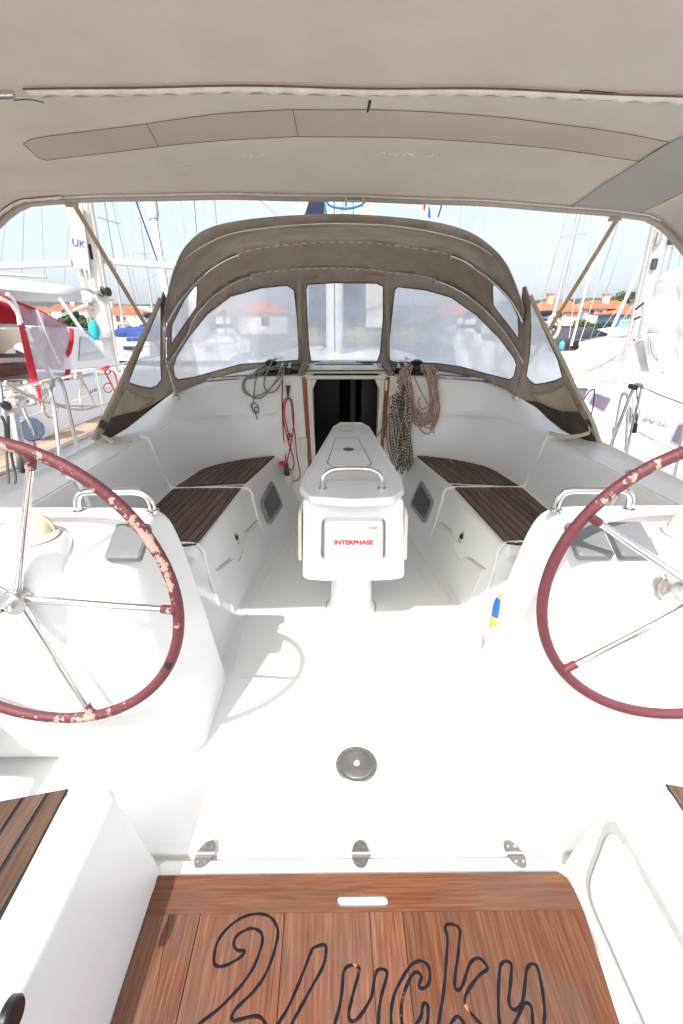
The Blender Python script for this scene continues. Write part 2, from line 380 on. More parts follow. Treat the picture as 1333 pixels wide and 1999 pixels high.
r_pink = rope_mat('tan_rope_with_red_fleck', (.44, .38, .325), (.40, .11, .09), .50, 60)
r_blk = rope_mat('beige_rope_with_black_fleck', (.55, .48, .36), (.04, .04, .045), .58, 75)
r_dark = rope_mat('dark_rope_with_beige_fleck', (.11, .10, .10), (.42, .36, .27), .52, 60)
r_cream = rope_mat('cream_mooring_rope', (.66, .60, .48), (.50, .44, .33), .5, 50)
r_blue = rope_mat('blue_rope', (.02, .18, .38), (.01, .10, .28), .5, 60)
# ================================================================== our yacht: the cockpit moulding
yacht = empty('sailing_yacht', 'white sailing yacht whose twin wheel cockpit fills the foreground', 'sailing yacht')
groove_l = simple('hatch_seal', (.50, .50, .47), .8, var=.15, scale=30)
# ---- floor
fl = MB(); 
fx = [-1.7, -1.2, -.62, -.3, 0, .3, .62, 1.2, 1.7]
ys = [-.6, 0, .5, .985, 1.0, 1.5, 2.2, 3, 3.8, 4.4]
def fz(x, y): return 0.0
fl.grid([[Vector((x, y, 0)) for x in fx] for y in [1.0+(4.4-1.0)*i/12 for i in range(13)]])
floor = fl.build('cockpit_floor', gel, yacht)
MB().grid([[Vector((x, y, -.018)) for x in fx] for y in (-.6, .2, .9985)]).build('transom_recess', gel_c, yacht)
# raised lip where the floor meets the hinged step
MB().prism([(-1.7, .985, -.02), (-1.7, 1.02, -.02), (-1.7, 1.02, .0035), (-1.7, .985, .0035)], (3.4, 0, 0)).build('floor_lip', gel, yacht, bevel=.008)
# moulded gutters and joints of the floor
def floor_strip(name, pts, wdt, h, mat, par):
    m = MB(); pts = [Vector(p) for p in pts]
    for a, b in zip(pts[:-1], pts[1:]):
        d = (b-a).normalized(); n = Vector((-d.y, d.x, 0))*wdt/2
        m.prism([a-n+Vector((0, 0, .001)), b-n+Vector((0, 0, .001)), b+n+Vector((0, 0, .001)), a+n+Vector((0, 0, .001))], (0, 0, h))
    return m.build(name, mat, par, bevel=min(.002, h*.4), seg=2)
for s in (-1, 1):
    floor_strip('floor_ridge', [(s*.405, 3.95, 0), (s*.63, 2.45, 0), (s*.60, 1.85, 0)], .012, .006, gel, floor)
    floor_strip('floor_ridge', [(s*.355, 3.95, 0), (s*.545, 2.5, 0)], .01, .005, gel, floor)
floor_strip('floor_joint', [(-.56, 1.80, 0), (.58, 1.80, 0)], .006, .002, gel_c, floor)
floor_strip('floor_ridge', [(.12, 2.3, 0), (.06, 1.05, 0)], .012, .003, gel, floor)
# deck plate
dp = at(696, 1493, Z=0)
plate = MB().lathe([(.082, .0012), (.082, .004), (.078, .007), (.064, .007), (.0635, .0045)], dp, n=48).build('deck_plate', hinge_m, floor)
MB().lathe([(.0625, .004), (.062, .0072), (.014, .0076), (.013, .005), (.0, .005)], dp, n=48).build('plate_cap', steel_b, plate) if False else None
# ---- benches, coamings
def P(px, py, **k): return at(px, py, **k)
def side(s):
    tagside = 'left' if s < 0 else 'right'
    bench = empty('bench', parent_only := None) if False else None
    m = MB()
    # bench body: inner face, top
    rows = []
    for y, xb, xt in [(1.70, .72, .885), (2.0, .71, .885), (2.24, .70, .870), (2.26, .70, .868), (3.0, .615, .785), (4.0, .45, .655), (4.22, .42, .63)]:
        z = .5 if y > 2.25 else .445
        rows.append([Vector((s*(xb-.05), y, -.01)), Vector((s*xb, y, .012)), Vector((s*(xb+.015), y, .05)), Vector((s*(xt-.045), y, z-.075)), Vector((s*(xt-.030), y, z-.028)), Vector((s*(xt-.005), y, z-.004)), Vector((s*(xt+.03), y, z)), Vector((s*1.42, y, z))])
    if s > 0: rows = [r[::-1] for r in rows]
    m.grid(rows)
    b = m.build('bench', gel, yacht, ang=50)
    def face(y, h):        # a point on the bench's inner face (h: height), and its outward offset
        ks = [(2.26, .715, .823), (3.0, .63, .74), (4.0, .465, .61), (4.22, .435, .585)]
        for (a, b_) in zip(ks[:-1], ks[1:]):
            if y <= b_[0]: break
        t = (y-a[0])/(b_[0]-a[0]); x0 = a[1]+(b_[1]-a[1])*t; x1 = a[2]+(b_[2]-a[2])*t
        return Vector((s*(x0+(x1-x0)*(h-.05)/.375), y, h))
    def facepoly(name, yz, mat, par, proud=.004, th=.004, bev=.002):
        nrm = (face(3.2, .2)-face(2.6, .2)).cross(face(3, .4)-face(3, .1)).normalized()
        if nrm.x*s > 0: nrm = -nrm
        pts = [face(y, z)+nrm*proud for y, z in yz]
        return MB().prism(pts, -nrm*th).build(name, mat, par, bevel=bev, seg=2), nrm
    # moulded ribs that run over the bench and down its face
    for yr, dn in ((3.20, .20), (2.27, .03)):
        c = [Vector((s*1.40, yr, .503)), Vector((s*1.2, yr, .503)), Vector((s*(face(yr, .4).x*s+.09), yr, .504))]
        c += [face(yr, .46)+Vector((-s*.012, 0, .02)), face(yr, .38)+Vector((-s*.004, 0, 0)), face(yr-.03, .25)+Vector((-s*.003, 0, 0)), face(yr-.045, .12)+Vector((-s*.001, 0, 0))]
        c = cr_spline(c, 6); n = len(c)
        MB().tube(c, [.011*(1 if i < n*.7 else max(.15, 1-(i-n*.7)/(n*.3)*.8)) for i in range(n)], 10).build('moulded_rib', gel, b)
    # locker lid: joint line and lower door with finger recess
    facepoly('locker_door', [(3.14, .02), (3.14, .245), (2.86, .275), (2.78, .262), (2.76, .225), (2.70, .200), (2.62, .205), (2.58, .25), (2.36, .285), (2.33, .02)], gel, b, .007, .006, .003)
    for seg_ in ([(3.16, .262), (2.88, .287)], [(2.56, .262), (2.34, .297)]):
        (y0, z0), (y1, z1) = seg_
        facepoly('lid_joint', [(y0, z0), (y0, z0+.006), (y1, z1+.006), (y1, z1)], groove, b, .0012, .003, 0)
    lt, nrm = facepoly('latch_plate', [(2.735+.03*math.cos(a), .315+.036*math.sin(a)) for a in [k*math.pi/8 for k in range(16)]], steel, b, .006, .006, .0015)
    facepoly('latch_ring', [(2.735+.018*math.cos(a), .318+.02*math.sin(a)) for a in [k*math.pi/8 for k in range(16)]], black_p, lt, .0085, .003, 0)
    facepoly('latch_tongue', [(2.735+.012*math.cos(a), .300+.015*math.sin(a)) for a in [k*math.pi/6 for k in range(12)]], steel, lt, .013, .006, .001)
    # portlight in the forward bench face
    pl = round_poly([(3.30, .155), (3.30, .345), (3.72, .40), (3.72, .165)], .06, 5)
    pf, nrm = facepoly('portlight', [(p.x, p.y) for p in pl], simple('portlight_frame', (.30, .31, .33), .45, var=.1) if 'portlight_frame' not in MATS else MATS['portlight_frame'], b, .014, .012, .004)
    pl2 = round_poly([(3.345, .188), (3.345, .325), (3.675, .368), (3.675, .195)], .035, 5)
    facepoly('pane', [(p.x, p.y) for p in pl2], glass_d, pf, .0165, .004, .001)
    # teak panels
    def T(px, py):
        q = at(px, py, Z=.5); return (q.x*s*-1, q.y)
    inner0, inner1 = T(536, 891), T(479, 944)
    pan1 = [inner0, inner1, T(343, 952), (T(388, 921)[0]-.0*s, T(388, 921)[1]), T(425, 903)]
    pan2 = [T(474, 949), T(383, 1064), (T(372, 1067)[0]+s*.03, T(372, 1067)[1]), (s*1.27, 2.30), (s*1.275, 2.8), T(338, 956)]
    pan3 = [(s*.955, 2.215), (s*.955, 1.75), (s*1.3, 1.75), (s*1.3, 2.215)]
    for pan, zt in ((pan1, .508), (pan2, .508), (pan3, .453)):
        cx = sum(p[0] for p in pan)/len(pan); cy = sum(p[1] for p in pan)/len(pan)
        under = [(cx+(p[0]-cx)*1.006, cy+(p[1]-cy)*1.006, zt-.002) for p in pan]
        sd = MB().prism(under, (0, 0, -.005)).build('teak_panel', rubber, b)
        d = Vector((pan[1][0]-pan[0][0], pan[1][1]-pan[0][1]))
        if pan is pan3: d = Vector((0, 1))
        k = .052
        q = pan if sum(pan[i][0]*pan[(i+1) % len(pan)][1]-pan[(i+1) % len(pan)][0]*pan[i][1] for i in range(len(pan))) else pan
        planks(q, d, k, .007, zt+.0015, .006, teak_b, b)
        bpy.data.objects.remove(sd) if False else None
    # coaming: seat back, top, outer deck - one loft along the cockpit and round into the bulkhead
    st = [  # y, bottom(x,y,z), ridge1, ridge2, topedge, out1, out2
        [(1.30, .60, .30), (1.33, .60, .50), (1.45, .60, .79), (1.485, .60, .825), (1.50, .60, .832), (1.63, .60, .84), (1.665, .60, .815), (1.68, .60, .3)],
        [(1.30, 1.30, .30), (1.33, 1.30, .50), (1.45, 1.30, .80), (1.485, 1.30, .835), (1.50, 1.30, .842), (1.63, 1.30, .85), (1.665, 1.30, .825), (1.68, 1.30, .3)],
        [(1.30, 2.20, .30), (1.33, 2.20, .50), (1.44, 2.20, .81), (1.475, 2.20, .845), (1.49, 2.20, .852), (1.63, 2.20, .86), (1.665, 2.20, .835), (1.68, 2.20, .3)],
        [(1.27, 2.90, .30), (1.31, 2.90, .50), (1.42, 2.95, .82), (1.455, 2.95, .858), (1.47, 2.95, .865), (1.62, 3.00, .88), (1.66, 3.0, .86), (1.68, 3.0, .3)],
        [(1.24, 3.30, .30), (1.28, 3.30, .50), (1.385, 3.32, .83), (1.415, 3.34, .872), (1.43, 3.36, .885), (1.53, 3.46, .945), (1.62, 3.50, .93), (1.68, 3.5, .3)],
        [(1.19, 3.60, .30), (1.23, 3.60, .50), (1.31, 3.58, .85), (1.345, 3.64, .90), (1.355, 3.67, .95), (1.38, 3.72, 1.06), (1.44, 3.80, 1.075), (1.60, 4.0, .9)],
        [(1.08, 3.86, .30), (1.10, 3.81, .50), (1.16, 3.83, .85), (1.20, 3.915, .90), (1.215, 3.95, 1.05), (1.22, 3.97, 1.12), (1.27, 4.08, 1.14), (1.42, 4.7, 1.10)],
        [(.90, 4.02, .30), (.92, 3.97, .50), (.99, 4.02, .845), (1.005, 4.065, .89), (1.01, 4.08, 1.09), (1.01, 4.09, 1.152), (1.05, 4.2, 1.172), (1.12, 5.0, 1.19)],
        [(.66, 4.11, .25), (.68, 4.08, .50), (.72, 4.10, .84), (.72, 4.125, .88), (.72, 4.14, 1.11), (.72, 4.145, 1.173), (.74, 4.24, 1.195), (.74, 5.1, 1.22)],
        [(.44, 4.15, -.01), (.44, 4.15, .50), (.44, 4.16, .86), (.44, 4.17, 1.00), (.44, 4.17, 1.12), (.44, 4.175, 1.185), (.44, 4.26, 1.21), (.44, 5.2, 1.25)],
        [(.325, 4.17, -.01), (.325, 4.17, .50), (.325, 4.18, .86), (.325, 4.19, 1.00), (.325, 4.19, 1.13), (.325, 4.19, 1.19), (.325, 4.28, 1.22), (.325, 5.2, 1.26)],
        [(.295, 4.20, -.01), (.295, 4.20, .50), (.295, 4.20, .86), (.295, 4.21, 1.00), (.295, 4.21, 1.13), (.295, 4.21, 1.19), (.30, 4.30, 1.22), (.30, 5.2, 1.26)],
        [(.29, 4.30, -.01), (.29, 4.30, .50), (.29, 4.30, .86), (.29, 4.30, 1.00), (.29, 4.30, 1.13), (.29, 4.30, 1.18), (.29, 4.34, 1.20), (.29, 5.2, 1.25)]]
    cols = list(zip(*st))
    fine = []
    for c in cols: fine.append(cr_spline([Vector((s*p[0], p[1], p[2])) for p in c], 5))
    rows = [[fine[j][i] for j in range(len(fine))] for i in range(len(fine[0]))]
    rows = [cr_spline(r, 3) for r in rows]
    if s < 0: rows = [r[::-1] for r in rows]
    MB().grid(rows).build('coaming', gel, yacht, ang=60)
    # the two ribs that climb the seat back from the bench
    for yr in (3.20, 2.27):
        c = cr_spline([Vector((s*1.27, yr, .503)), Vector((s*1.315, yr, .52)), Vector((s*1.375, yr+.01, .68)), Vector((s*1.405, yr+.02, .80)), Vector((s*1.43, yr+.03, .865)), Vector((s*1.48, yr+.03, .878))], 5)
        if yr < 3: c = [p+Vector((s*.012, 0, -.010*(p.z > .6))) for p in c]
        MB().tube([p+Vector((-s*.012, 0, .004)) for p in c], .014, 10).build('moulded_rib', gel, b)
    # stainless eye fittings let into the coaming top
    for px, py in ((248, 866), (132, 924)):
        q = at(px, py, Z=.862); q.x *= -s
        e = MB(); e.lathe([(.0, .0035), (.030, .0035), (.034, .0015), (.034, -.004)], q, n=24); e.tube([q+Vector((-.032, -.01, .012)), q+Vector((.034, .012, .014))], .0035, 8)
        e.tube([q+Vector((.016*math.cos(a), .016*math.sin(a), .008)) for a in [k*math.pi/8 for k in range(16)]], .003, 6, closed=True)
        e.build('folding_eye', steel_b, yacht)
    # ---- helm pedestal
    prof = [(1.385, -.01), (1.325, .03), (1.275, .12), (1.235, .30), (1.205, .62), (1.200, .915), (1.212, .95), (1.34, 1.018), (1.37, 1.03), (1.47, 1.03), (1.52, 1.012), (1.60, .94), (1.70, .60), (1.80, .15), (1.84, -.01)]
    ring = []
    xin = [.595, .60, .612, .638, .69, .77, 1.0, 1.3, 1.52]
    rows = []
    if s < 0: xin = [x+.035 for x in xin]
    cy = 1.5
    for i, x in enumerate(xin):
        k = [.30, .62, .82, .93, .985, 1, 1, 1, 1][i]; kf = [.86, .93, .97, 1, 1, 1, 1, 1, 1][i]; zt = [.90, .955, .975, .99, .998, 1, 1, 1, 1][i]
        rows.append([Vector((s*(x+(.075*max(z, 0)/1.06-.01)*max(0, 1-i/7)), cy+(y-cy)*(k if y < cy else kf), z*zt)) for y, z in prof])
    m = MB(); m.grid(rows); m.add(rows[0], [tuple(range(len(prof)))])
    ped = m.build('helm_pedestal', gel, yacht, recalc=True, ang=75)
    su = ped.modifiers.new('rounding', 'SUBSURF'); su.levels = 2; su.render_levels = 2
    # column under the compass
    cx = at(88, 1012, Z=1.075); cx = Vector(((-.985 if s < 0 else .985), 1.245, 0))
    MB().lathe([(.012, .46), (.035, .56), (.080, .74), (.102, .90), (.104, .998), (.09, 1.020), (.0, 1.024)], cx, n=40).build('compass_plinth', gel, ped)
    # grab rail on top
    hx0, hx1 = (-.695, -.94) if s < 0 else (.661, .908); yr = 1.44
    hand = [Vector((hx1, yr, 1.023)), Vector((hx1, yr, 1.058)), Vector((hx1*.985, yr, 1.085)), Vector((hx1*.95, yr, 1.095)), Vector(((hx0+hx1)/2, yr, 1.095)), Vector((hx0*1.07, yr, 1.095)), Vector((hx0*1.02, yr, 1.083)), Vector((hx0, yr, 1.053)), Vector((hx0, yr, 1.018))]
    gr = MB().tube(cr_spline(hand, 5), .0125, 14).build('grab_rail', steel, ped)
    for q in (hand[0], hand[-1]): MB().lathe([(.022, 0), (.021, .006), (.014, .009)], Vector((q.x, q.y, 1.025)), n=20).build('rail_foot', steel, gr)
    # steering shaft flange
    hub = Vector((s*.985, 1.13, .885)) if s < 0 else Vector((.988, 1.13, .885))
    hub = Vector((.948, hub.y, hub.z)) if s > 0 else hub
    sh = MB().lathe([(.072, 1.23), (.072, 1.195), (.066, 1.189), (.062, 1.190), (.050, 1.186), (.038, 1.176), (.034, 1.165), (.032, 1.15)], Vector((hub.x, 0, hub.z)), (0, 1, 0), n=36)
    sh.v = [Vector((p.x, p.y, p.z)) for p in sh.v]
    fo = sh.build('shaft_flange', steel_b, ped)
    for a in (.7, 2.8, 4.9): MB().lathe([(.007, 1.190), (.007, 1.183), (.0, 1.183)], Vector((hub.x+.056*math.cos(a), 0, hub.z+.056*math.sin(a))), (0, 1, 0), n=12).build('screw', steel, fo)
    # instrument covers on the sloping panel
    A = Vector((0, 1.212, .953)); B = Vector((0, 1.34, 1.021)); sl = (B-A); nn = Vector((0, -sl.z, sl.y)).normalized()
    spans = [(222, 290)] if s < 0 else [(1108, 1176), (1188, 1258)]
    for (p0, p1) in spans:
        xa = at(p0, 1060, Y=1.28).x; xb = at(p1, 1060, Y=1.28).x
        pts = [(xa, .02), (xb, .02), (xb, .88), (xa, .88)]
        pts = round_poly([(p[0], p[1]*.15) for p in pts], .012, 3)
        sld = sl.normalized()
        v0 = [Vector((p.x, 0, 0))+A+sld*p.y+nn*.0 for p in pts]; cc = sum(v0, Vector())/len(v0)
        v1 = [p+nn*.020 for p in v0]; v2 = [cc+(p-cc)*.90+nn*.026 for p in v0]
        mb = MB(); mb.grid([v0, v1, v2], closed=True); mb.add(v2, [tuple(range(len(v2)))])
        o = mb.build('instrument_cover', cover_g, None, recalc=True, ang=25)
        lab = {222: 'grey square instrument cover on the left helm pedestal', 1108: 'grey instrument cover nearer the bench on the right helm pedestal', 1188: 'grey instrument cover nearer the compass on the right helm pedestal'}[p0]
        tag(o, lab, 'instrument cover', 'grey covers over the helm instruments')
    # compass
    c0 = Vector((cx.x, cx.y, 1.024)); side_w = 'left' if s < 0 else 'right'
    co = empty('compass', f'white domed steering compass under its cover on the {side_w} pedestal', 'compass', c0, 'domed compasses on the helm pedestals')
    MB().lathe([(.078, 0), (.080, .006), (.076, .012), (.066, .014)], c0, n=48).build('mounting_ring', cover_w, co)
    MB().lathe([(.0655, .012), (.064, .030), (.057, .046), (.042, .060), (.022, .068), (.0, .070)], c0, n=48).build('dome', aged_w, co)
    MB().tube([c0+Vector((.067*math.cos(a)*.30*0+.0672*math.cos(a), .012, .012+.0605*math.sin(a))) for a in [k*math.pi/14 for k in range(15)]], .0035, 8).build('dome_ridge', aged_w, co)
    for a in (.4, 2.5, 4.6): MB().lathe([(.004, .014), (.003, .0165), (.0, .017)], c0+Vector((.072*math.cos(a), .072*math.sin(a), -.002)), n=10).build('screw', steel_b, co)
    # ---- helm seat aft
    xi, xo = .655, 1.55
    top = [Vector((s*.685, .905, .45)), Vector((s*xo, .77, .45)), Vector((s*xo, -.5, .45)), Vector((s*.685, -.5, .45))]
    bot = [Vector((s*.625, .955, -.02)), Vector((s*xo, .83, -.02)), Vector((s*xo, -.5, -.02)), Vector((s*.625, -.5, -.02))]
    m = MB(); m.add(top+bot, [(0, 1, 2, 3), (7, 6, 5, 4), (0, 4, 5, 1), (1, 5, 6, 2), (2, 6, 7, 3), (3, 7, 4, 0)])
    hs = m.build('helm_seat', gel, yacht, recalc=True, bevel=.045, seg=6)
    pz = .456
    poly = [(at(130, 1541, Z=pz).x, at(130, 1541, Z=pz).y), (at(-80, 1580, Z=pz).x, at(-80, 1580, Z=pz).y), (-1.12, -.45), (-.728, -.45)]
    poly = [(-s*p[0], p[1]) for p in poly]
    if s > 0: poly = [(p[0]+.01, p[1]) for p in poly]
    cxx = sum(p[0] for p in poly)/4; cyy = sum(p[1] for p in poly)/4
    MB().prism([(cxx+(p[0]-cxx)*1.012, cyy+(p[1]-cyy)*1.008, pz-.002) for p in poly], (0, 0, -.008)).build('caulked_bed', rubber, hs, bevel=.002, seg=1)
    # planks from the inner edge outwards
    xx = [p[0] for p in poly]
    k = 0
    xin_ = min(abs(x) for x in xx)
    while k < 7:
        a = xin_+k*.057+.004; bb_ = a+.0475; k += 1
        q = clip_half([(abs(p[0]), p[1]) for p in poly], 1, 0, bb_); q = clip_half(q, -1, 0, -a)
        if len(q) > 2: MB().prism([(s*p[0], p[1], pz+.002+random.uniform(-.0006, .0006)) for p in q], (0, 0, -.008)).build('plank', teak_s, hs, bevel=.0015, seg=2)
    if s > 0:    # recessed hatch in the seat side
        def SF(y, z): return Vector((.685-(.45-z)/.47*.06, y, z))
        hp = round_poly([(.86, .37), (.83, .09), (-.2, .09), (-.2, .39)], .07, 5)
        nn_ = Vector((-1, 0, .12)).normalized()
        o = MB().prism([SF(p.x, p.y)+nn_*.006 for p in hp], -nn_*.004).build('side_hatch', groove_l, hs, bevel=.001)
        hp2 = round_poly([(.835, .352), (.81, .108), (-.18, .108), (-.18, .372)], .06, 5)
        MB().prism([SF(p.x, p.y)+nn_*.0125 for p in hp2], -nn_*.004).build('hatch_lid', gel, o, bevel=.002)
        for (ya, za) in ((.78, .345), (.5, .36)):
            MB().prism([SF(ya, za)+nn_*.010, SF(ya-.06, za)+nn_*.010, SF(ya-.06, za+.012)+nn_*.010, SF(ya, za+.012)+nn_*.010], -nn_*.004).build('hinge', gel_c, o, bevel=.001)
    else:
        q = at(24, 1985, X=-.666)
        MB().lathe([(.0, .006), (.026, .006), (.030, .002), (.030, -.01)], q, (1, 0, 0), n=30).build('side_vent', black_p, hs)
    return b, ped, (hub if s < 0 else Vector((.988, 1.13, .885)))
benchL, pedL, hubL = side(-1)
benchR, pedR, hubR = side(1)
MB().lathe([(.0625, .0068), (.061, .0078), (.015, .0080), (.013, .006), (.0, .006)], dp, n=48)  .build('plate_cap', hinge_m, plate)
for i in range(8):
    a = i*math.pi/4; MB().lathe([(.0025, .0075), (.0, .0085)], dp+Vector((.0715*math.cos(a), .0715*math.sin(a), 0)), n=8).build('screw', black_p, plate)
MB().lathe([(.012, .0078), (.011, .0088), (.0, .0088)], dp, n=16).build('key_socket', gel_c, plate)
# ---- companionway, cabin top
cw = empty('companionway', None, None); cw.parent = yacht
def quad(name, pts, mat, par, th=.02, nrm=(0, 1, 0), bevel=0): return MB().prism(pts, Vector(nrm)*th).build(name, mat, par, bevel=bevel, seg=2)
HX = .285
for s in (-1, 1):
    j = MB().prism([(s*.335, 4.150, .0), (s*.300, 4.150, .0), (s*.345, 4.168, 1.19), (s*.385, 4.168, 1.19)], (0, .03, 0)).build('teak_jamb', teak_v, cw, bevel=.006)
    if s > 0:
        for k in range(5): MB().box((.352-.005*k, 4.148, 1.0-.03*k), (.006, .006, .02), ry=.5).build('vent_slot', black_p, j)
        MB().box((.352, 4.14, 1.125), (.02, .012, .09)).build('catch_plate', aged_w, j, bevel=.002)
    MB().prism([(s*.300, 4.150, 0), (s*.262, 4.150, 0), (s*.300, 4.168, 1.17), (s*.344, 4.168, 1.17)], (0, .05, 0)).build('hatch_frame', gel_c, cw, bevel=.006)
    MB().prism([(s*.30, 4.18, 1.17), (s*.255, 4.18, 1.17), (s*.30, 4.18, 1.07)], (0, .02, 0)).build('corner_gusset', gel_c, cw)
    # teak grab rails on the slide
    MB().prism([(s*.36, 4.12, 1.205), (s*.42, 4.12, 1.205), (s*.42, 4.12, 1.225), (s*.39, 4.12, 1.24), (s*.36, 4.12, 1.225)], (0, .62, .05)).build('slide_rail', teak_g, cw, bevel=.004)
MB().box((0, 4.19, 1.188), (.70, .05, .03)).build('hatch_header', gel_c, cw, bevel=.005)
MB().box((0, 4.30, 1.222), (.72, .10, .018)).build('slide_edge', gel_c, cw, bevel=.005)
MB().box((0, 4.55, 1.235), (.70, .5, .02)).build('sliding_hatch', gel_c, cw, bevel=.006)
MB().box((.05, 4.172, 1.187), (.05, .02, .012)).build('hatch_lock', steel_b, cw, bevel=.002)
# the cabin beyond, its shade put into near-black colours
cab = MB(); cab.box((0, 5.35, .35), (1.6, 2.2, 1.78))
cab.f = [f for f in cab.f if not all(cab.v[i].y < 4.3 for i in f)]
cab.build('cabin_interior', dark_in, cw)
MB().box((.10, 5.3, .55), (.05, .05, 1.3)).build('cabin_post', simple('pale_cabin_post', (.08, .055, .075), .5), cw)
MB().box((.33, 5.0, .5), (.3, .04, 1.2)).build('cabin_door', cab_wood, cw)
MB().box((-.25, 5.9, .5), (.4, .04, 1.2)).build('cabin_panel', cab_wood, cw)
MB().box((0, 4.15, .17), (.60, .03, .40)).build('washboard', gel, cw, bevel=.006)
# cabin top ahead of the bulkhead
m = MB()
for s in (-1, 1):
    m2 = [[Vector((s*.30, y, 1.232+.02*(y-4.3))), Vector((s*.7, y, 1.215+.02*(y-4.3))), Vector((s*1.1, y, 1.165+.01*(y-4.3))), Vector((s*1.35, y, 1.06)), Vector((s*1.5, y, .8))] for y in (4.9, 5.3, 6.5, 8.0)]
    if s > 0: m2 = [r[::-1] for r in m2]
    m.grid(m2)
m.build('cabin_top', gel_c, yacht)
MB().box((0, 6.6, 1.25), (.62, 3.2, .04)).build('sea_hood', gel, yacht, bevel=.01)
MB().box((0, 5.05, 1.262), (2.0, .06, .03)).build('hood_coaming', gel_c, yacht, bevel=.01)
hull = MB()
for s in (-1, 1):
    rows = [[Vector((s*(1.68 if y < 3 else 1.5), y, .8)), Vector((s*wd, y, .70)), Vector((s*(wd+.02), y, .2)), Vector((s*(wd-.15), y, -.7)), Vector((s*.3, y, -1.2))] for y, wd in ((-1.0, 1.70), (1, 1.78), (4, 1.86), (7, 1.75), (9.5, 1.2), (11.5, .4), (12, .05))]
    if s > 0: rows = [r[::-1] for r in rows]
    hull.grid(rows)
hull.build('hull', gel, yacht, ang=60)
MB().grid([[Vector((x, y, .78)) for x in (-k, 0, k)] for y, k in ((8.0, 1.5), (9.5, 1.1), (12, .04))]).build('foredeck', gel, yacht)
for s, bb in ((-1, 'left'), (1, 'right')):   # flush grey hatches on the cabin edge
    q = [at(px, py, Y=4.28) for px, py in ((410, 745), (425, 737), (520, 728), (540, 736), (500, 742))]
    q = [Vector((-s*p.x, 4.24+.07*(i in (1, 2)), 1.213-.02*abs(p.x))) for i, p in enumerate(q)]
    cc = Vector((s*1.0, 4.2, 1.185))
    fr = MB().box(cc, (.42, .13, .018), ry=s*.07).build('cabin_hatch', simple('grey_hatch_frame', (.42, .43, .46), .3, .6) if 'grey_hatch_frame' not in MATS else MATS['grey_hatch_frame'], yacht, bevel=.006)
    MB().box(cc+Vector((0, .005, .008)), (.36, .095, .008), ry=s*.07).build('pane', glass_d, fr, bevel=.003)
    for dx in (-.1, .1): MB().box(cc+Vector((dx, -.066, .001)), (.05, .012, .014), ry=s*.07).build('hinge', steel_b, fr, bevel=.002)
# winch handle pocket / horseshoe switch at left bulkhead
for s in (-1, 1):
    MB().prism([(s*.352, 4.148, .50), (s*.425, 4.148, .50), (s*.425, 4.148, .66), (s*.352, 4.148, .66)], (0, .02, 0)).build('bulkhead_switch_panel', gel_c, yacht, bevel=.01)
MB().prism([at(345, 1034, Z=.0)+Vector((0, 0, 0))]*0 or [(0, 0, -2), (0.01, 0, -2), (0, .01, -2)], (0, 0, -.01)) if False else None
# ================================================================== hinged teak step at the transom
step = empty('teak_boarding_step', 'teak boarding step with carved black outlined name and three steel hinges', 'boarding step', (0, .7, 0))
ZB = .012; ZT = .034
w0 = [at(x, y, Z=ZB) for x, y in ((298, 1699), (310, 1677), (1098, 1677), (1110, 1700))]
xl, xr = at(300, 1705, Z=ZB).x, at(1108, 1705, Z=ZB).x
base = [(xl+.02, at(700, 1676, Z=ZB).y), (xr-.02, at(700, 1676, Z=ZB).y), (xr, at(700, 1690, Z=ZB).y), (xr-.0, .1), (xl+.0, .1), (xl, at(700, 1690, Z=ZB).y)]
MB().prism([(p[0], p[1], ZB) for p in base], (0, 0, -.028)).build('step_frame', gel, step, bevel=.005)
yt = at(700, 1705, Z=ZT).y; ym = at(700, 1780, Z=ZT).y
L0 = at(312, 1704, Z=ZT); L1 = at(284, 1720, Z=ZT); L2 = at(216, 1999, Z=ZT); R0 = at(1090, 1706, Z=ZT); R1 = at(1118, 1730, Z=ZT); R2 = at(1211, 1999, Z=ZT); L3 = at(275, 1780, Z=ZT); R3 = at(1141, 1780, Z=ZT)
ye = .08
def ext(a, b, y): t = (y-a.y)/(b.y-a.y); return a.lerp(b, t)
L4 = ext(L3, L2, ye); R4 = ext(R3, R2, ye)
cross = [(L0.x, yt), (R0.x, yt), (R1.x-.01, yt-.012), (R1.x, R1.y-.005), (R3.x, ym), (L3.x, ym), (L1.x, L1.y-.005)]
hole = round_poly([(at(656, 1757, Z=ZT).x, at(656, 1744, Z=ZT).y), (at(757, 1757, Z=ZT).x, at(656, 1744, Z=ZT).y), (at(757, 1757, Z=ZT).x, at(656, 1771, Z=ZT).y), (at(656, 1757, Z=ZT).x, at(656, 1771, Z=ZT).y)], .018, 5)
def slab_hole(name, outer, hls, z, th, mat, par, bump_fn=None):
    m = MB(); chart(m, outer, hls, lambda x, y: Vector((x, y, z+(bump_fn(x, y) if bump_fn else 0))), .02)
    for lp in [outer]+hls:
        lp = dense(lp, .02); m.add([Vector((p[0], p[1], z+(bump_fn(p[0], p[1]) if bump_fn else 0))) for p in lp]+[Vector((p[0], p[1], z-th)) for p in lp], [(i, (i+1) % len(lp), (i+1) % len(lp)+len(lp), i+len(lp)) for i in range(len(lp))])
    return m.build(name, mat, par, recalc=True, ang=40)
yg = at(700, 1728, Z=ZT).y
slab_hole('cross_board', cross, [[(p.x, p.y) for p in hole]], ZT, .02, teak_x, step, lambda x, y: -.0035*math.exp(-((y-yg)/.010)**2))
MB().prism([(hole[i].x, hole[i].y, ZB+.0025) for i in range(len(hole))], (0, 0, -.001)).build('handle_recess', gel, step)
seams = [275, 331, 392, 556, 721, 786, 1141]
tops = [at(x, 1780, Z=ZT).x for x in seams]
vanish = [ext(at(p, 1780, Z=ZT), at(q, 1999, Z=ZT), ye).x for p, q in zip(seams, [216, 294, 343, 540, 735, 809, 1211])]
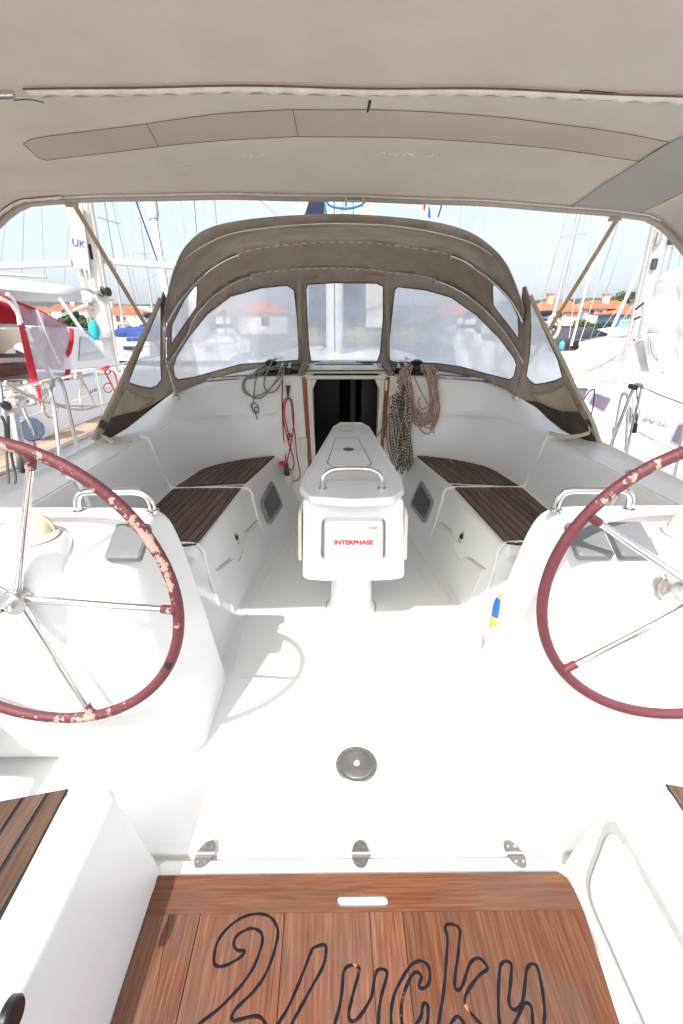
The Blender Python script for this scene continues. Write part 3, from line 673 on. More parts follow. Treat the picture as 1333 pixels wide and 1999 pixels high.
for i in range(6):
    g = .0011 if i in (1, 2, 4) else .0004
    q = [(tops[i]+g, ym-.0006), (tops[i+1]-g, ym-.0006), (vanish[i+1]-g, ye), (vanish[i]+g, ye)]
    MB().prism([(p[0], p[1], ZT+random.uniform(-.0004, .0004)) for p in q], (0, 0, -.02)).build('board', teak_l, step, bevel=.0006, seg=1)
# carved name
c3 = lambda L: [(x/2.666+200, y/2.666+1660) for x, y in L]
c4 = lambda L: [(x/2.2222+640, y/2.2222+1660) for x, y in L]
glyphs = [c3([(505, 904), (600, 830), (680, 750), (740, 680), (790, 600), (820, 520), (832, 465), (825, 430), (800, 412), (770, 408), (740, 418), (705, 440), (685, 470), (685, 500), (705, 522), (740, 525), (725, 550), (690, 575), (640, 600), (600, 605), (582, 590), (580, 560), (590, 500), (620, 440), (680, 380), (740, 345), (800, 332), (850, 337), (885, 360), (908, 400), (912, 440), (900, 500), (880, 570), (840, 660), (790, 730), (730, 790), (690, 830), (672, 870), (685, 888), (720, 880), (780, 865), (820, 870), (845, 904), (850, 970), (700, 990), (560, 985), (480, 960)]),
          c3([(915, 904), (960, 830), (1010, 720), (1050, 620), (1085, 530), (1100, 507), (1150, 492), (1163, 508), (1160, 560), (1140, 620), (1090, 710), (1030, 820), (985, 904), (960, 970), (890, 985)]),
          c4([(30, 753), (50, 680), (62, 600), (68, 530), (85, 505), (115, 499), (135, 512), (132, 540), (115, 600), (100, 660), (90, 710), (100, 742), (125, 735), (160, 690), (190, 630), (200, 570), (212, 525), (235, 516), (255, 527), (252, 560), (235, 620), (222, 690), (220, 753), (215, 800), (120, 830), (20, 815)]),
          c4([(322, 753), (335, 790), (360, 792), (385, 753), (405, 720), (410, 680), (418, 664), (432, 672), (435, 710), (430, 753), (420, 800), (350, 830), (285, 805), (275, 753), (275, 690), (290, 620), (320, 560), (355, 505), (390, 482), (420, 487), (440, 515), (442, 560), (430, 590), (405, 600), (395, 585), (405, 555), (395, 532), (375, 532), (355, 560), (330, 620), (318, 690)]),
          c4([(480, 753), (490, 690), (500, 630), (508, 550), (515, 460), (518, 380), (508, 337), (520, 322), (550, 324), (572, 345), (570, 390), (565, 450), (555, 520), (550, 580), (557, 605), (575, 602), (590, 570), (605, 520), (625, 480), (655, 468), (680, 490), (692, 515), (660, 540), (620, 590), (595, 640), (600, 680), (630, 720), (660, 753), (690, 800), (620, 830), (590, 753), (565, 722), (545, 735), (535, 753), (520, 820), (470, 825)]),
          c4([(745, 753), (740, 700), (740, 600), (745, 520), (755, 490), (775, 482), (795, 495), (795, 540), (790, 600), (785, 650), (795, 685), (820, 690), (845, 650), (855, 580), (862, 520), (880, 494), (905, 502), (920, 550), (932, 620), (940, 700), (938, 753), (935, 870), (895, 880), (888, 753), (885, 690), (870, 665), (850, 667), (830, 710), (810, 753), (790, 800), (745, 790)])]
inlay = simple('black_inlay', (.007, .008, .014), .7, var=.4, scale=40, bump=.08, bscale=120, spec=.15)
# worn inlay: flakes off to show tan filler
t_ = inlay.node_tree; b_ = t_.nodes['Principled BSDF']
tc_ = N(t_, 'TexCoord'); n_ = N(t_, 'TexNoise'); n_.inputs['Scale'].default_value = 9; n_.inputs['Detail'].default_value = 9; n_.inputs['Roughness'].default_value = .75; t_.links.new(tc_.outputs['Object'], n_.inputs[0])
r_ = N(t_, 'ValToRGB'); r_.color_ramp.elements[0].position = .63; r_.color_ramp.elements[1].position = .66; t_.links.new(n_.outputs[0], r_.inputs[0])
x_ = N(t_, 'MixRGB'); x_.inputs[2].default_value = (.42, .17, .06, 1); src = b_.inputs['Base Color'].links[0].from_socket
t_.links.new(r_.outputs[0], x_.inputs[0]); t_.links.new(src, x_.inputs[1]); t_.links.new(x_.outputs[0], b_.inputs['Base Color'])
for g in glyphs:
    pts = [at(x, y, Z=ZT) for x, y in g]
    pts = cr_spline(pts, 4, closed=True); m = MB(); n = len(pts); rows = []
    for i, p in enumerate(pts):
        t = (pts[(i+1) % n]-pts[i-1]); t.z = 0; t.normalize(); nn = Vector((-t.y, t.x, 0)); wd = .0038+.0005*math.sin(i*.9)
        rows.append([p+nn*wd+Vector((0, 0, .0006)), p+nn*wd*.5+Vector((0, 0, .0014)), p-nn*wd*.5+Vector((0, 0, .0014)), p-nn*wd+Vector((0, 0, .0006))])
    rows.append(rows[0]); m.grid(rows).build('carved_letter', inlay, step, recalc=True, ang=80)
# hinges
for px, rot in ((400, -1), (703, 0), (1005, 1)):
    c = at(px, 1668, Z=.022)
    h = MB()
    el = [Vector((.024*math.cos(a)*1.25, .0*1, 0)) for a in (0,)]
    sk = rot*.010
    oval = [Vector((.0275*math.cos(a)-sk*math.sin(a)*-1*-1, .043*math.sin(a), 0)) for a in [k*2*math.pi/36 for k in range(36)]]
    hz = .008
    hb = MB().prism([c+p+Vector((0, 0, hz-.004)) for p in oval], (0, 0, -.0035)).build('hinge', hinge_m, step, bevel=.001)
    for k in range(4):
        x0 = -.030+k*.0152
        MB().tube([c+Vector((x0, 0, hz)), c+Vector((x0+.0145, 0, hz))], .0052, 14).build('knuckle', steel_b, hb)
    for (dx, dy) in ((-.011, .022), (.012, .022), (-.011, -.024), (.012, -.024)):
        MB().lathe([(.0052, .0006), (.0045, .0022), (.002, .0022), (.0015, .0004), (.0, .0004)], c+Vector((dx-sk*(dy/.043)*-1*-1, dy, hz-.0045)), n=14).build('screw', steel, hb)
# ================================================================== steering wheels
def leather(nm, thr):
    leath = simple(nm, (.115, .024, .034), .58, var=.3, scale=12, bump=.25, bscale=90)
    t_ = leath.node_tree; b_ = t_.nodes['Principled BSDF']
    tc_ = N(t_, 'TexCoord'); n_ = N(t_, 'TexNoise'); n_.inputs['Scale'].default_value = 26; n_.inputs['Detail'].default_value = 9; n_.inputs['Roughness'].default_value = .7; t_.links.new(tc_.outputs['Object'], n_.inputs[0])
    n5 = N(t_, 'TexNoise'); n5.inputs['Scale'].default_value = 2.2; n5.inputs['Detail'].default_value = 2; t_.links.new(tc_.outputs['Object'], n5.inputs[0])
    ad_ = N(t_, 'Math', operation='ADD'); t_.links.new(n_.outputs[0], ad_.inputs[0]); t_.links.new(n5.outputs[0], ad_.inputs[1])
    # wear sits on the side turned to the helmsman and the weather (upper, aft side)
    ge = N(t_, 'NewGeometry'); sp_ = N(t_, 'SeparateXYZ'); tob = N(t_, 'VectorTransform', vector_type='NORMAL', convert_from='WORLD', convert_to='OBJECT'); t_.links.new(ge.outputs['Normal'], tob.inputs[0]); t_.links.new(tob.outputs[0], sp_.inputs[0])
    ml_ = N(t_, 'Math', operation='MULTIPLY'); ml_.inputs[1].default_value = -.11; t_.links.new(sp_.outputs[1], ml_.inputs[0])
    ad2 = N(t_, 'Math', operation='ADD'); t_.links.new(ad_.outputs[0], ad2.inputs[0]); t_.links.new(ml_.outputs[0], ad2.inputs[1])
    pos = N(t_, 'SeparateXYZ'); t_.links.new(tc_.outputs['Object'], pos.inputs[0]); m3_ = N(t_, 'Math', operation='MULTIPLY'); m3_.inputs[1].default_value = .16; t_.links.new(pos.outputs[2], m3_.inputs[0])
    ad3 = N(t_, 'Math', operation='ADD'); t_.links.new(ad2.outputs[0], ad3.inputs[0]); t_.links.new(m3_.outputs[0], ad3.inputs[1])
    r_ = N(t_, 'ValToRGB'); r_.color_ramp.elements[0].position = 1.0; r_.color_ramp.elements[1].position = 1.0
    mr_ = N(t_, 'MapRange'); mr_.inputs['From Min'].default_value = thr; mr_.inputs['From Max'].default_value = thr+.012; t_.links.new(ad3.outputs[0], mr_.inputs[0])
    x_ = N(t_, 'MixRGB'); x_.inputs[2].default_value = (.36, .28, .22, 1); src = b_.inputs['Base Color'].links[0].from_socket
    t_.links.new(mr_.outputs[0], x_.inputs[0]); t_.links.new(src, x_.inputs[1]); t_.links.new(x_.outputs[0], b_.inputs['Base Color'])
    return leath
leath_l = leather('burgundy_leather_worn', 1.315); leath_r = leather('burgundy_leather', 1.50)
def wheel(hub, s, a0, yaw, label):
    Rw = .462; leath = leath_l if s < 0 else leath_r
    w = empty('steering_wheel', label, 'steering wheel', hub, 'stainless steering wheels of the two helms')
    def L(x, y, z): return hub+Vector((x, y, z))
    rim = MB().tube([L(Rw*math.cos(a), 0, Rw*math.sin(a)) for a in [k*2*math.pi/96 for k in range(96)]], .0160, 16, closed=True).build('rim', leath, w, origin=hub-hub)
    for k in range(5):
        a = a0+k*2*math.pi/5; d = Vector((math.cos(a), 0, math.sin(a)))
        MB().tube([hub+d*.03, hub+d*(Rw-.04)], [.0125, .0095], 14).build('spoke', steel, w)
        MB().tube([hub+d*(Rw-.048), hub+d*(Rw-.044), hub+d*(Rw-.02), hub+d*(Rw-.005)], [.0105, .0128, .0125, .02], 12).build('spoke_sleeve', leath, w)
    h = MB().lathe([(.0, -.030), (.036, -.030), (.038, -.027), (.038, -.022), (.034, -.019), (.031, -.017), (.031, .035)], hub, (0, 1, 0), n=36).build('hub', steel_b, w)
    MB().lathe([(.0, -.058), (.006, -.058), (.0085, -.056), (.0085, -.048), (.0155, -.046), (.0155, -.030)], hub, (0, 1, 0), n=6 if False else 18).build('centre_nut', steel, h)
    MB().lathe([(.0, -.0585), (.0045, -.0586)], hub, (0, 1, 0), n=10).build('nut_bore', black_p, h)
    w.rotation_euler = (R(-2) if False else R(2), 0, yaw)
    return w
wL = wheel(hubL, -1, math.atan2(0, 1)+R(-3), R(-3.5), 'leather rimmed steering wheel on the left, rim leather badly worn at the top')
wR = wheel(hubR, 1, R(180-32), R(-3.5), 'leather rimmed steering wheel on the right, hub cut off by the frame edge')
a = R(-28)
MB().tube([hubL+Vector((.462*math.cos(a+k*.018), 0, .462*math.sin(a+k*.018))) for k in range(-1, 3)], .0166, 14, cap=True).build('tape_band', black_p, wL)
# ================================================================== cockpit table
TZ = .88
tab = empty('cockpit_table', 'white moulded cockpit table with steel grab handle on a round pedestal', 'cockpit table', (.0, 2.4, 0))
outl = [(584, 952), (589, 934), (650, 832), (664, 824), (706, 824), (722, 833), (784, 934), (789, 955), (768, 970), (690, 975), (603, 969)]
tp = [at(x, y, Z=TZ) for x, y in outl]; tp = [p.to_2d() for p in cr_spline([Vector((p.x, p.y, 0)) for p in tp], 1, True)]
tp = round_poly(tp, .02, 3)
cc = sum(tp, Vector((0, 0)))/len(tp)
def ring(k, z): return [Vector((cc.x+(p.x-cc.x)*k, cc.y+(p.y-cc.y)*(1-(1-k)*.35), z)) for p in tp]
m = MB(); m.grid([ring(.90, TZ-.045), ring(.97, TZ-.040), ring(1.0, TZ-.028), ring(1.0, TZ-.008), ring(.985, TZ), ring(.935, TZ), ring(.92, TZ-.006), ring(.90, TZ-.007)], closed=True)
m.add(ring(.90, TZ-.007), [tuple(range(len(tp)))])
top = m.build('table_top', gel, tab, recalc=True, ang=50)
TT = TZ-.007
def flat(name, pxs, z, mat, par, th=.003, rad=0, bevel=.001):
    q = [at(x, y, Z=z).to_2d() for x, y in pxs]
    if rad: q = round_poly(q, rad, 4)
    return MB().prism([(p.x, p.y, z) for p in q], (0, 0, -th)).build(name, mat, par, bevel=bevel, seg=2)
cp7 = lambda L: [(x/6.3476+590, y/6.3476+800) for x, y in L]
lid = flat('lid_joint', cp7([(300, 660), (410, 345), (690, 345), (868, 668), (800, 712), (590, 722), (370, 705)]), TT+.0015, groove, top, .002, .02, 0)
flat('locker_lid', cp7([(318, 655), (416, 352), (684, 352), (852, 662), (795, 702), (590, 712), (375, 696)]), TT+.0035, gel, lid, .004, .02)
flat('lid_fold', cp7([(360, 484), (800, 484), (803, 489), (358, 489)]), TT+.0042, gel_c, lid, .001, 0, 0)
lc = at(590+573/6.3476, 800+492/6.3476, Z=TT+.004)
MB().prism([(lc.x+.034*math.cos(a), lc.y+.040*math.sin(a), TT+.008) for a in [k*math.pi/10 for k in range(20)]], (0, 0, -.004)).build('maker_badge', simple('badge_bronze', (.12, .09, .08), .4, .6), top, bevel=.001)
q = at(590+545/6.3476, 800+258/6.3476, Z=TT)
MB().lathe([(.050, .0025), (.045, .0035), (.042, -.0), (.0, -.0)], q, n=32).build('cup_holder', gel_c, top)
flat('lid_step', cp7([(318, 842), (950, 835), (955, 890), (290, 888)]), TT+.0025, gel_c, top, .002, .005)
h0 = at(590+252/6.3476, 800+955/6.3476, Z=TZ); h1 = at(590+983/6.3476, 800+955/6.3476, Z=TZ)
hy = (h0.y+h1.y)/2; x0, x1 = h0.x, h1.x
hand = [Vector((x0, hy, TZ-.01)), Vector((x0, hy, TZ+.03)), Vector((x0+.012, hy+.005, TZ+.06)), Vector((x0+.05, hy+.01, TZ+.082)), Vector((x0+.1, hy+.012, TZ+.087)), Vector(((x0+x1)/2, hy+.012, TZ+.088)), Vector((x1-.1, hy+.012, TZ+.087)), Vector((x1-.05, hy+.01, TZ+.082)), Vector((x1-.012, hy+.005, TZ+.06)), Vector((x1, hy, TZ+.03)), Vector((x1, hy, TZ-.01))]
hd = MB().tube(cr_spline(hand, 5), .0125, 16).build('grab_handle', steel, tab)
for x in (x0, x1): MB().lathe([(.022, -.002), (.021, .003), (.013, .005)], Vector((x, hy, TT)), n=20).build('handle_foot', steel_b, hd)
# body
yf = at(690, 985, Z=TZ-.045).y+.03
fx0, fx1 = at(592, 990, Y=yf).x, at(787, 990, Y=yf).x
bz = at(690, 1133, Y=yf-.0).z; bx0, bx1 = at(590, 1120, Y=yf).x, at(791, 1120, Y=yf).x
yb = at(690, 832, Z=TZ).y-.08; kx = .135
body = MB()
zs = [(TZ-.03, fx0+.012, fx1-.012), (TZ-.10, fx0, fx1), (bz+.06, bx0, bx1), (bz+.012, bx0+.01, bx1-.01), (bz, bx0+.03, bx1-.03)]
# front face with a pocket for the display
pk = round_poly([(at(628, 1020, Y=yf).x, at(628, 1012, Y=yf).z), (at(752, 1020, Y=yf).x, at(628, 1012, Y=yf).z), (at(756, 1020, Y=yf).x, at(628, 1092, Y=yf).z), (at(624, 1020, Y=yf).x, at(628, 1092, Y=yf).z)], .03, 4)
outer = round_poly([(fx0, TZ-.03), (fx1, TZ-.03), (bx1, bz), (bx0, bz)], .03, 4)
chart(body, [(p.x, p.y) for p in outer], [[(p.x, p.y) for p in pk]], lambda x, z: Vector((x, yf+.018*((2*(x-(fx0+fx1)/2)/(fx1-fx0))**4), z)), .03)
lp = dense(pk, .03); body.add([Vector((p[0], yf, p[1])) for p in lp]+[Vector((p[0]*.97+.03*sum(k[0] for k in lp)/len(lp), yf+.05, p[1])) for p in lp], [(i, (i+1) % len(lp), (i+1) % len(lp)+len(lp), i+len(lp)) for i in range(len(lp))])
body.add([Vector((p[0]*.97+.03*sum(k[0] for k in lp)/len(lp), yf+.05, p[1])) for p in lp], [tuple(range(len(lp)))])
lo = dense([(p.x, p.y) for p in outer], .03); cxm = (fx0+fx1)/2
front = [Vector((p[0], yf+.018*((2*(p[0]-cxm)/(fx1-fx0))**4), p[1])) for p in lo]
mid = [Vector((cxm+(p[0]-cxm)*1.006, yf+.03, p[1])) for p in lo]
bk = [Vector((cxm+(p[0]-cxm)*.52, yb, TZ-.03-(TZ-.03-p[1])*.75)) for p in lo]
body.grid([front, mid, bk], closed=True); body.add(bk, [tuple(range(len(bk)))])
body.build('table_body', gel, tab, recalc=True, ang=45)
for s in (-1, 1):       # folded leaves hanging at the sides
    xa = (fx0-.012) if s < 0 else (fx1+.012)
    pts = round_poly([(yf+.02, TZ-.10), (yb-.05, TZ-.07), (yb-.10, bz+.10), (yf+.02, bz+.085)], .05, 4)
    def lf(y, z): t = (y-yf)/(yb-yf); return Vector((cxm+(xa-cxm)*(1-.46*t)+s*.012*(1-(z-bz)/.4), y, z))
    MB().prism([lf(p.x, p.y) for p in pts], (s*.018, 0, 0)).build('folding_leaf', gel_c, tab, bevel=.006, seg=3)
pc = Vector((at(685, 1180, Y=2.42).x, 2.42, 0))
MB().lathe([(.150, .001), (.146, .012), (.132, .03), (.124, .07), (.120, .25), (.118, bz+.03)], pc, n=48).build('pedestal', gel, tab)
MB().lathe([(.156, .0012), (.149, .004)], pc, n=48).build('sealant_bead', simple('stained_sealant', (.45, .34, .2), .7, var=.4, scale=25), tab)
# display cover with its print
yc = yf-.045
cx0, cx1 = at(632, 1060, Y=yc).x, at(748, 1060, Y=yc).x; cz1, cz0 = at(690, 1017, Y=yc).z, at(690, 1098, Y=yc).z
dc = empty('display_cover', 'white plastic display cover with red print on the front of the cockpit table', 'display cover', ((cx0+cx1)/2, yc, cz0))
q = round_poly([(cx0+.004, cz1), (cx1-.004, cz1), (cx1+.003, cz0), (cx0, cz0)], .02, 4); qc = Vector(((cx0+cx1)/2, (cz0+cz1)/2))
R_ = lambda k, y: [Vector((qc.x+(p.x-qc.x)*k, y, qc.y+(p.y-qc.y)*k)) for p in q]
m = MB(); m.grid([R_(1.0, yc+.085), R_(1.0, yc+.012), R_(.975, yc+.002), R_(.93, yc)], closed=True); m.add(R_(.93, yc), [tuple(range(len(q)))])
m.build('cover_shell', cover_w, dc, recalc=True, ang=40)
MB().box((qc.x-.01, yc+.04, cz0-.006), ((cx1-cx0)*.55, .06, .016)).build('release_lip', cover_w, dc, bevel=.005)
def text(body, size, loc, rot, mat, par, name='lettering', ext_=.0006, shear=0, sx=1, off=0, align='CENTER'):
    c = bpy.data.curves.new(name, 'FONT'); c.body = body; c.size = size; c.extrude = ext_; c.align_x = align; c.shear = shear; c.offset = off; c.resolution_u = 3
    o = bpy.data.objects.new('tmp_'+name, c); COL.objects.link(o)
    dg = bpy.context.evaluated_depsgraph_get(); me = bpy.data.meshes.new_from_object(o.evaluated_get(dg)); bpy.data.objects.remove(o); bpy.data.curves.remove(c)
    M = rot.to_4x4() if isinstance(rot, Matrix) else Matrix.Rotation(0, 4, 'X')
    me.transform(Matrix.Translation(Vector(loc)) @ M @ Matrix.Diagonal((sx, 1, 1, 1)))
    me.materials.clear(); me.materials.append(mat)
    return link(name, me, mat, par, smooth=False)
RXF = Matrix.Rotation(math.pi/2, 3, 'X')       # upright, facing aft
text('INTERPHASE', .0300, (qc.x, yc-.0008, qc.y-.012), RXF, red_ink, dc, sx=(cx1-cx0)*.68/.175, off=.0012)
text('C-MAP', .016, (qc.x+.09, yc-.0008, cz1-.042), RXF, grey_ink, dc, sx=.9)
# ================================================================== winches and deck gear
def winch(c, label, k=1.0):
    w = empty('winch', label, 'winch', c, 'black winches at the forward end of the cockpit')
    MB().lathe([(.0, 0), (.062, 0), (.062, .018), (.055, .024), (.048, .03)], c, n=32).build('base', black_p, w)
    MB().lathe([(.048, .03), (.041, .042), (.038, .06), (.040, .082), (.050, .092)], c, n=32).build('drum', black_p, w)
    MB().lathe([(.050, .092), (.056, .096), (.053, .102), (.056, .108), (.050, .114), (.028, .120), (.024, .126), (.0, .126)], c, n=32).build('self_tailing_jaw', black_p, w)
    MB().tube([c+Vector((-.03, -.045, .122)), c+Vector((.0, -.058, .128)), c+Vector((.03, -.045, .120))], .005, 8).build('feeder_arm', steel, w)
    MB().lathe([(.030, .1265), (.028, .130), (.010, .131), (.009, .125)], c, n=24).build('cap', steel_b, w)
    return w
wl = at(531, 738, Y=4.26); wl.z = 1.205
winch(wl, 'black self tailing winch wrapped with grey rope on the left cabin edge')
wr = at(812, 738, Y=4.26); wr.z = 1.205
winch(wr, 'black self tailing winch hung with pink flecked rope on the right cabin edge')
def clutch(c, s, label):
    k = empty('rope_clutch', label, 'rope clutch', c)
    MB().box(c+Vector((0, .03, .03)), (.10, .14, .055)).build('clutch_body', black_p, k, bevel=.008)
    for i in (-1, 0, 1): MB().prism([c+Vector((i*.032-.010, -.045, .055)), c+Vector((i*.032+.010, -.045, .055)), c+Vector((i*.032+.010, .05, .085)), c+Vector((i*.032-.010, .05, .085))], (0, 0, .012)).build('lever', steel_b if i else black_p, k, bevel=.004)
cl = wl+Vector((.125, .02, 0)); clutch(cl, -1, 'black rope clutch beside the left winch'); cr2 = wr+Vector((-.125, .02, 0)); clutch(cr2, 1, 'grey rope clutch beside the right winch')
def rope(name, label, pxs, mat, r=.0055, cat='rope', group=None, n=6, parent=None, Y0=4.13, dy=None):
    pts = []
    for i, p in enumerate(pxs):
        y = Y0-(p[2] if len(p) > 2 else 0)
        pts.append(at(p[0], p[1], Y=y))
    m = MB().tube(cr_spline(pts, n), r, 8)
    return m
z6 = lambda L, d=0: [(460+x/6.665, 680+y/6.665, (q[0] if q else d)) for x, y, *q in L]
z7 = lambda L, d=0: [(730+x/6.665, 680+y/6.665, (q[0] if q else d)) for x, y, *q in L]
# grey rope over the left winch
rg = MB()
for L in ([(540, 130, .02), (480, 160, .03), (430, 260, .03), (380, 380, .03), (370, 480, .02), (400, 550, .03), (450, 575, .03), (530, 540, .03), (590, 440, .03), (625, 320, .04), (610, 250, .03), (560, 225, .03), (520, 235, .02)],
          [(380, 270, .01), (250, 320, .03), (150, 370, .03), (95, 440, .03), (90, 520, .03), (130, 590, .03), (230, 625, .03), (330, 600, .03), (430, 540, .04), (510, 440, .04), (560, 320, .04), (590, 250, .04), (560, 220, .02)],
          [(375, 290, .0), (250, 340, .02), (160, 380, .02), (115, 450, .02), (115, 520, .02), (150, 580, .02), (230, 640, .02), (310, 648, .02), (390, 600, .02), (470, 500, .02), (560, 400, .02), (600, 330, .03), (580, 260, .02)],
          [(370, 300, .01), (300, 350, .03), (262, 410, .03), (245, 520, .03), (235, 640, .03), (232, 710, .03)]):
    rg.tube(cr_spline([at(x, y, Y=4.10-d) for x, y, d in z6(L)], 6), .0066, 8)
knot = z6([(232, 700), (200, 735), (215, 790), (270, 830), (300, 800), (270, 730), (225, 715), (215, 760), (240, 840), (295, 830), (290, 780), (245, 770), (255, 850), (275, 890), (282, 930)])
rg.tube(cr_spline([at(x, y, Y=4.10-(i % 3)*.012) for i, (x, y, d) in enumerate(knot)], 5), .0052, 8)
for k in range(3): rg.tube([wl+Vector((.047*math.cos(a), .047*math.sin(a), .045+k*.012)) for a in [j*2*math.pi/16 for j in range(16)]], .0052, 8, closed=True)
tag(rg.build('rope', r_grey), 'grey flecked rope looped round the left winch with a stopper knot', 'rope')
# red rope on its hook
rr_ = MB()
for L in ([(612, 400, 0), (605, 600, 0), (608, 850, 0), (620, 1100, 0), (640, 1350, 0), (650, 1480, .02)],
          [(680, 640, .02), (630, 690, .02), (615, 850, .02), (630, 1000, .02), (665, 1130, .02), (690, 1230, .02), (740, 1400, .02), (760, 1500, .02), (740, 1570, .02), (705, 1580, .02), (675, 1540, .02), (670, 1470, .02), (700, 1330, .02), (735, 1150, .02), (755, 980, .02), (750, 820, .02), (735, 690, .02), (690, 645, .02)],
          [(690, 650, .03), (720, 700, .03), (735, 850, .03), (750, 1000, .03), (775, 1150, .03), (790, 1350, .03), (810, 1480, .03), (838, 1620, .03), (825, 1690, .03), (790, 1722, .03), (745, 1725, .03)],
          [(685, 650, .03), (645, 720, .03), (635, 850, .03), (655, 980, .03), (685, 1100, .03), (705, 1140, .03)]):
    rr_.tube(cr_spline([at(x, y, Y=4.125-d) for x, y, d in z6(L)], 6), .0048, 8)
kn = z6([(690, 1110), (720, 1125), (715, 1150), (680, 1145), (670, 1165), (700, 1170), (690, 1190), (670, 1150)])
rr_.tube(cr_spline([at(x, y, Y=4.10-(i % 2)*.01) for i, (x, y, d) in enumerate(kn)], 4, True), .0048, 8, closed=True)
tag(rr_.build('rope', r_red), 'bright red rope hanging in long loops from a black hook', 'rope')
hk = at(562, 770, Y=4.12)
hb = MB().prism([at(x, y, Y=4.128) for x, y in ((557.5, 752), (567, 752), (564.5, 768), (563, 780), (561.5, 780), (560, 768))], (0, -.012, 0)); hb.tube([at(562, 770, Y=4.11), at(562, 780, Y=4.09), at(562, 777, Y=4.07)], .004, 8)
tag(hb.build('rope_hook', black_p, bevel=.001), 'black plastic hook on the left bulkhead above the red rope', 'hook')
# winch handle in its pocket
wp = empty('handle_pocket', 'cream plastic winch handle pocket beside the left bench', 'handle pocket', at(562, 985, Y=4.06))
f = [at(x, y, Y=4.05) for x, y in ((547, 924), (553, 928), (562, 930), (570, 925), (567, 978), (556, 984), (550, 965))]
MB().prism(f, (0, .05, 0)).build('pocket_shell', aged_w, wp, bevel=.004)
MB().prism([at(x, y, Y=4.045) for x, y in ((547, 924), (551, 926), (557, 983), (555, 984))], (0, -.004, 0)).build('pocket_rim', gel_c, wp, bevel=.001)
wh = empty('winch_crank', 'winch handle with a red knob standing in the cream pocket', 'winch handle', at(560, 940, Y=4.06))
MB().prism([at(x, y, Y=4.06) for x, y in ((553, 906), (562, 906), (566, 932), (556, 932))], (0, .02, 0)).build('grip', simple('dark_grey_grip', (.05, .055, .06), .5), wh, bevel=.004)
MB().lathe([(.0, .012), (.022, .010), (.032, .0), (.028, -.012), (.0, -.018)], at(551, 904, Y=4.03), (.3, -.3, 1), n=20).build('knob', red_pl, wh)
# right hand coils
random.seed(3)
def bundle(loops, Yb, mat, rad, name, label, top_px, closed_top=True):
    m = MB()
    for lp, off in loops:
        m.tube(cr_spline([at(x, y, Y=Yb-.035-off-.006*math.sin(i*1.3)) for i, (x, y, *_) in enumerate(z7(lp))], 6), rad, 8)
    return tag(m.build(name, mat), label, 'rope')
lo = []
def hang(x0, y0, x1, y1, yb, xm, sway=0):
    return [(x0, y0), (x0-25+sway*.2, y0+(yb-y0)*.25), (x0+(xm-x0)*.15+sway, y0+(yb-y0)*.55), (x0+(xm-x0)*.45+sway, y0+(yb-y0)*.85), (xm, yb), (x1+(xm-x1)*.3, y1+(yb-y1)*.87), (x1+15, y1+(yb-y1)*.6), (x1+5, y1+(yb-y1)*.3), (x1, y1)]
for i, (a, b, yb, xm) in enumerate([(450, 620, 1000, 640), (430, 650, 930, 700), (470, 640, 1110, 690), (410, 690, 980, 620), (480, 700, 1040, 720), (400, 720, 1010, 590), (390, 660, 860, 600), (460, 740, 1000, 760), (440, 760, 900, 780), (500, 680, 850, 620), (380, 640, 950, 560), (475, 715, 960, 740)]):
    x1 = min(b+110+10*(i % 4), 850)
    L = [(a+10, 210+8*i % 30), (a-30-(i % 3)*14, 330), (a-10+(i % 4)*8, 520), (a+30+(i % 3)*15, 750), ((a+xm)/2+10, (yb*.93)), (xm, yb), ((xm+x1)/2+12, yb*.95), (x1-10+(i % 2)*14, yb*.80), (x1-(i % 3)*25, 560), (b+40+(i % 3)*18, 340), (b-20, 215)]
    lo.append((L, .015+.009*(i % 5)))
lo.append(([(520, 370), (560, 450), (640, 620), (720, 760), (790, 880), (800, 980), (770, 1050), (780, 1100)], .075))
lo.append(([(600, 640), (585, 700), (600, 760), (640, 790), (690, 760)], .02))
rpk = bundle(lo, 4.13, r_pink, .0062, 'rope', 'thick coil of tan rope with red flecks hanging from the right winch', None)
lo = []
for i, (a, b, yb, xm) in enumerate([(330, 400, 1480, 330), (300, 430, 1450, 380), (345, 390, 1350, 340)]):
    lo.append(([(360, 575), (a-70-15*i, 640), (a-95, 800), (a-100+20*i, 1000), (a-90+25*i, 1250), (xm-55, yb-60), (xm, yb), (xm+60, yb-70), (b+45-12*i, 1150), (b+50-10*i, 900), (b+55-18*i, 700), (b+10, 580), (370, 570)], .055+.01*i))
lo.append(([(300, 560), (270, 650), (300, 820), (350, 1050), (380, 1220), (345, 1350), (310, 1280), (330, 1100), (400, 850), (410, 700), (390, 600)], .085))
lo.append(([(290, 400), (330, 420), (300, 440), (345, 470), (310, 500), (350, 520), (345, 570)], .05)); lo.append(([(300, 360), (330, 390), (360, 480), (330, 540)], .06))
lo.append(([(400, 910), (450, 890), (480, 910), (440, 940), (400, 930), (420, 980), (445, 1050), (440, 1110)], .09))
bundle(lo, 4.13, r_blk, .0065, 'rope', 'coil of beige rope with black flecks beside the companionway', None)
lo = []
for i in range(8):
    a = 215+i*26; lo.append(([(330+i*8, 600), (a+10, 760), (a-45+i*4, 1000), (a-40+i*14, 1250), (a+20+i*6, 1480), (a+60+i*4, 1640-(i % 3)*50), (a+105, 1400), (a+95-i*3, 1150), (a+80, 900), (370+i*5, 640)], .02+.008*(i % 3)))
lo.append(([(40, 1150), (130, 1000), (230, 850), (300, 740)], .05))
bundle(lo, 4.13, r_dark, .006, 'rope', 'dark grey flecked rope hanging lowest beside the cockpit table', None)
hb = MB().prism([at(x, y, Y=4.10) for x, y in ((784, 750), (788, 750), (787, 772), (783, 772))], (0, -.09, 0))
tag(hb.build('rope_hook', black_p, bevel=.001), 'black hook half hidden under the beige coil of rope', 'hook')
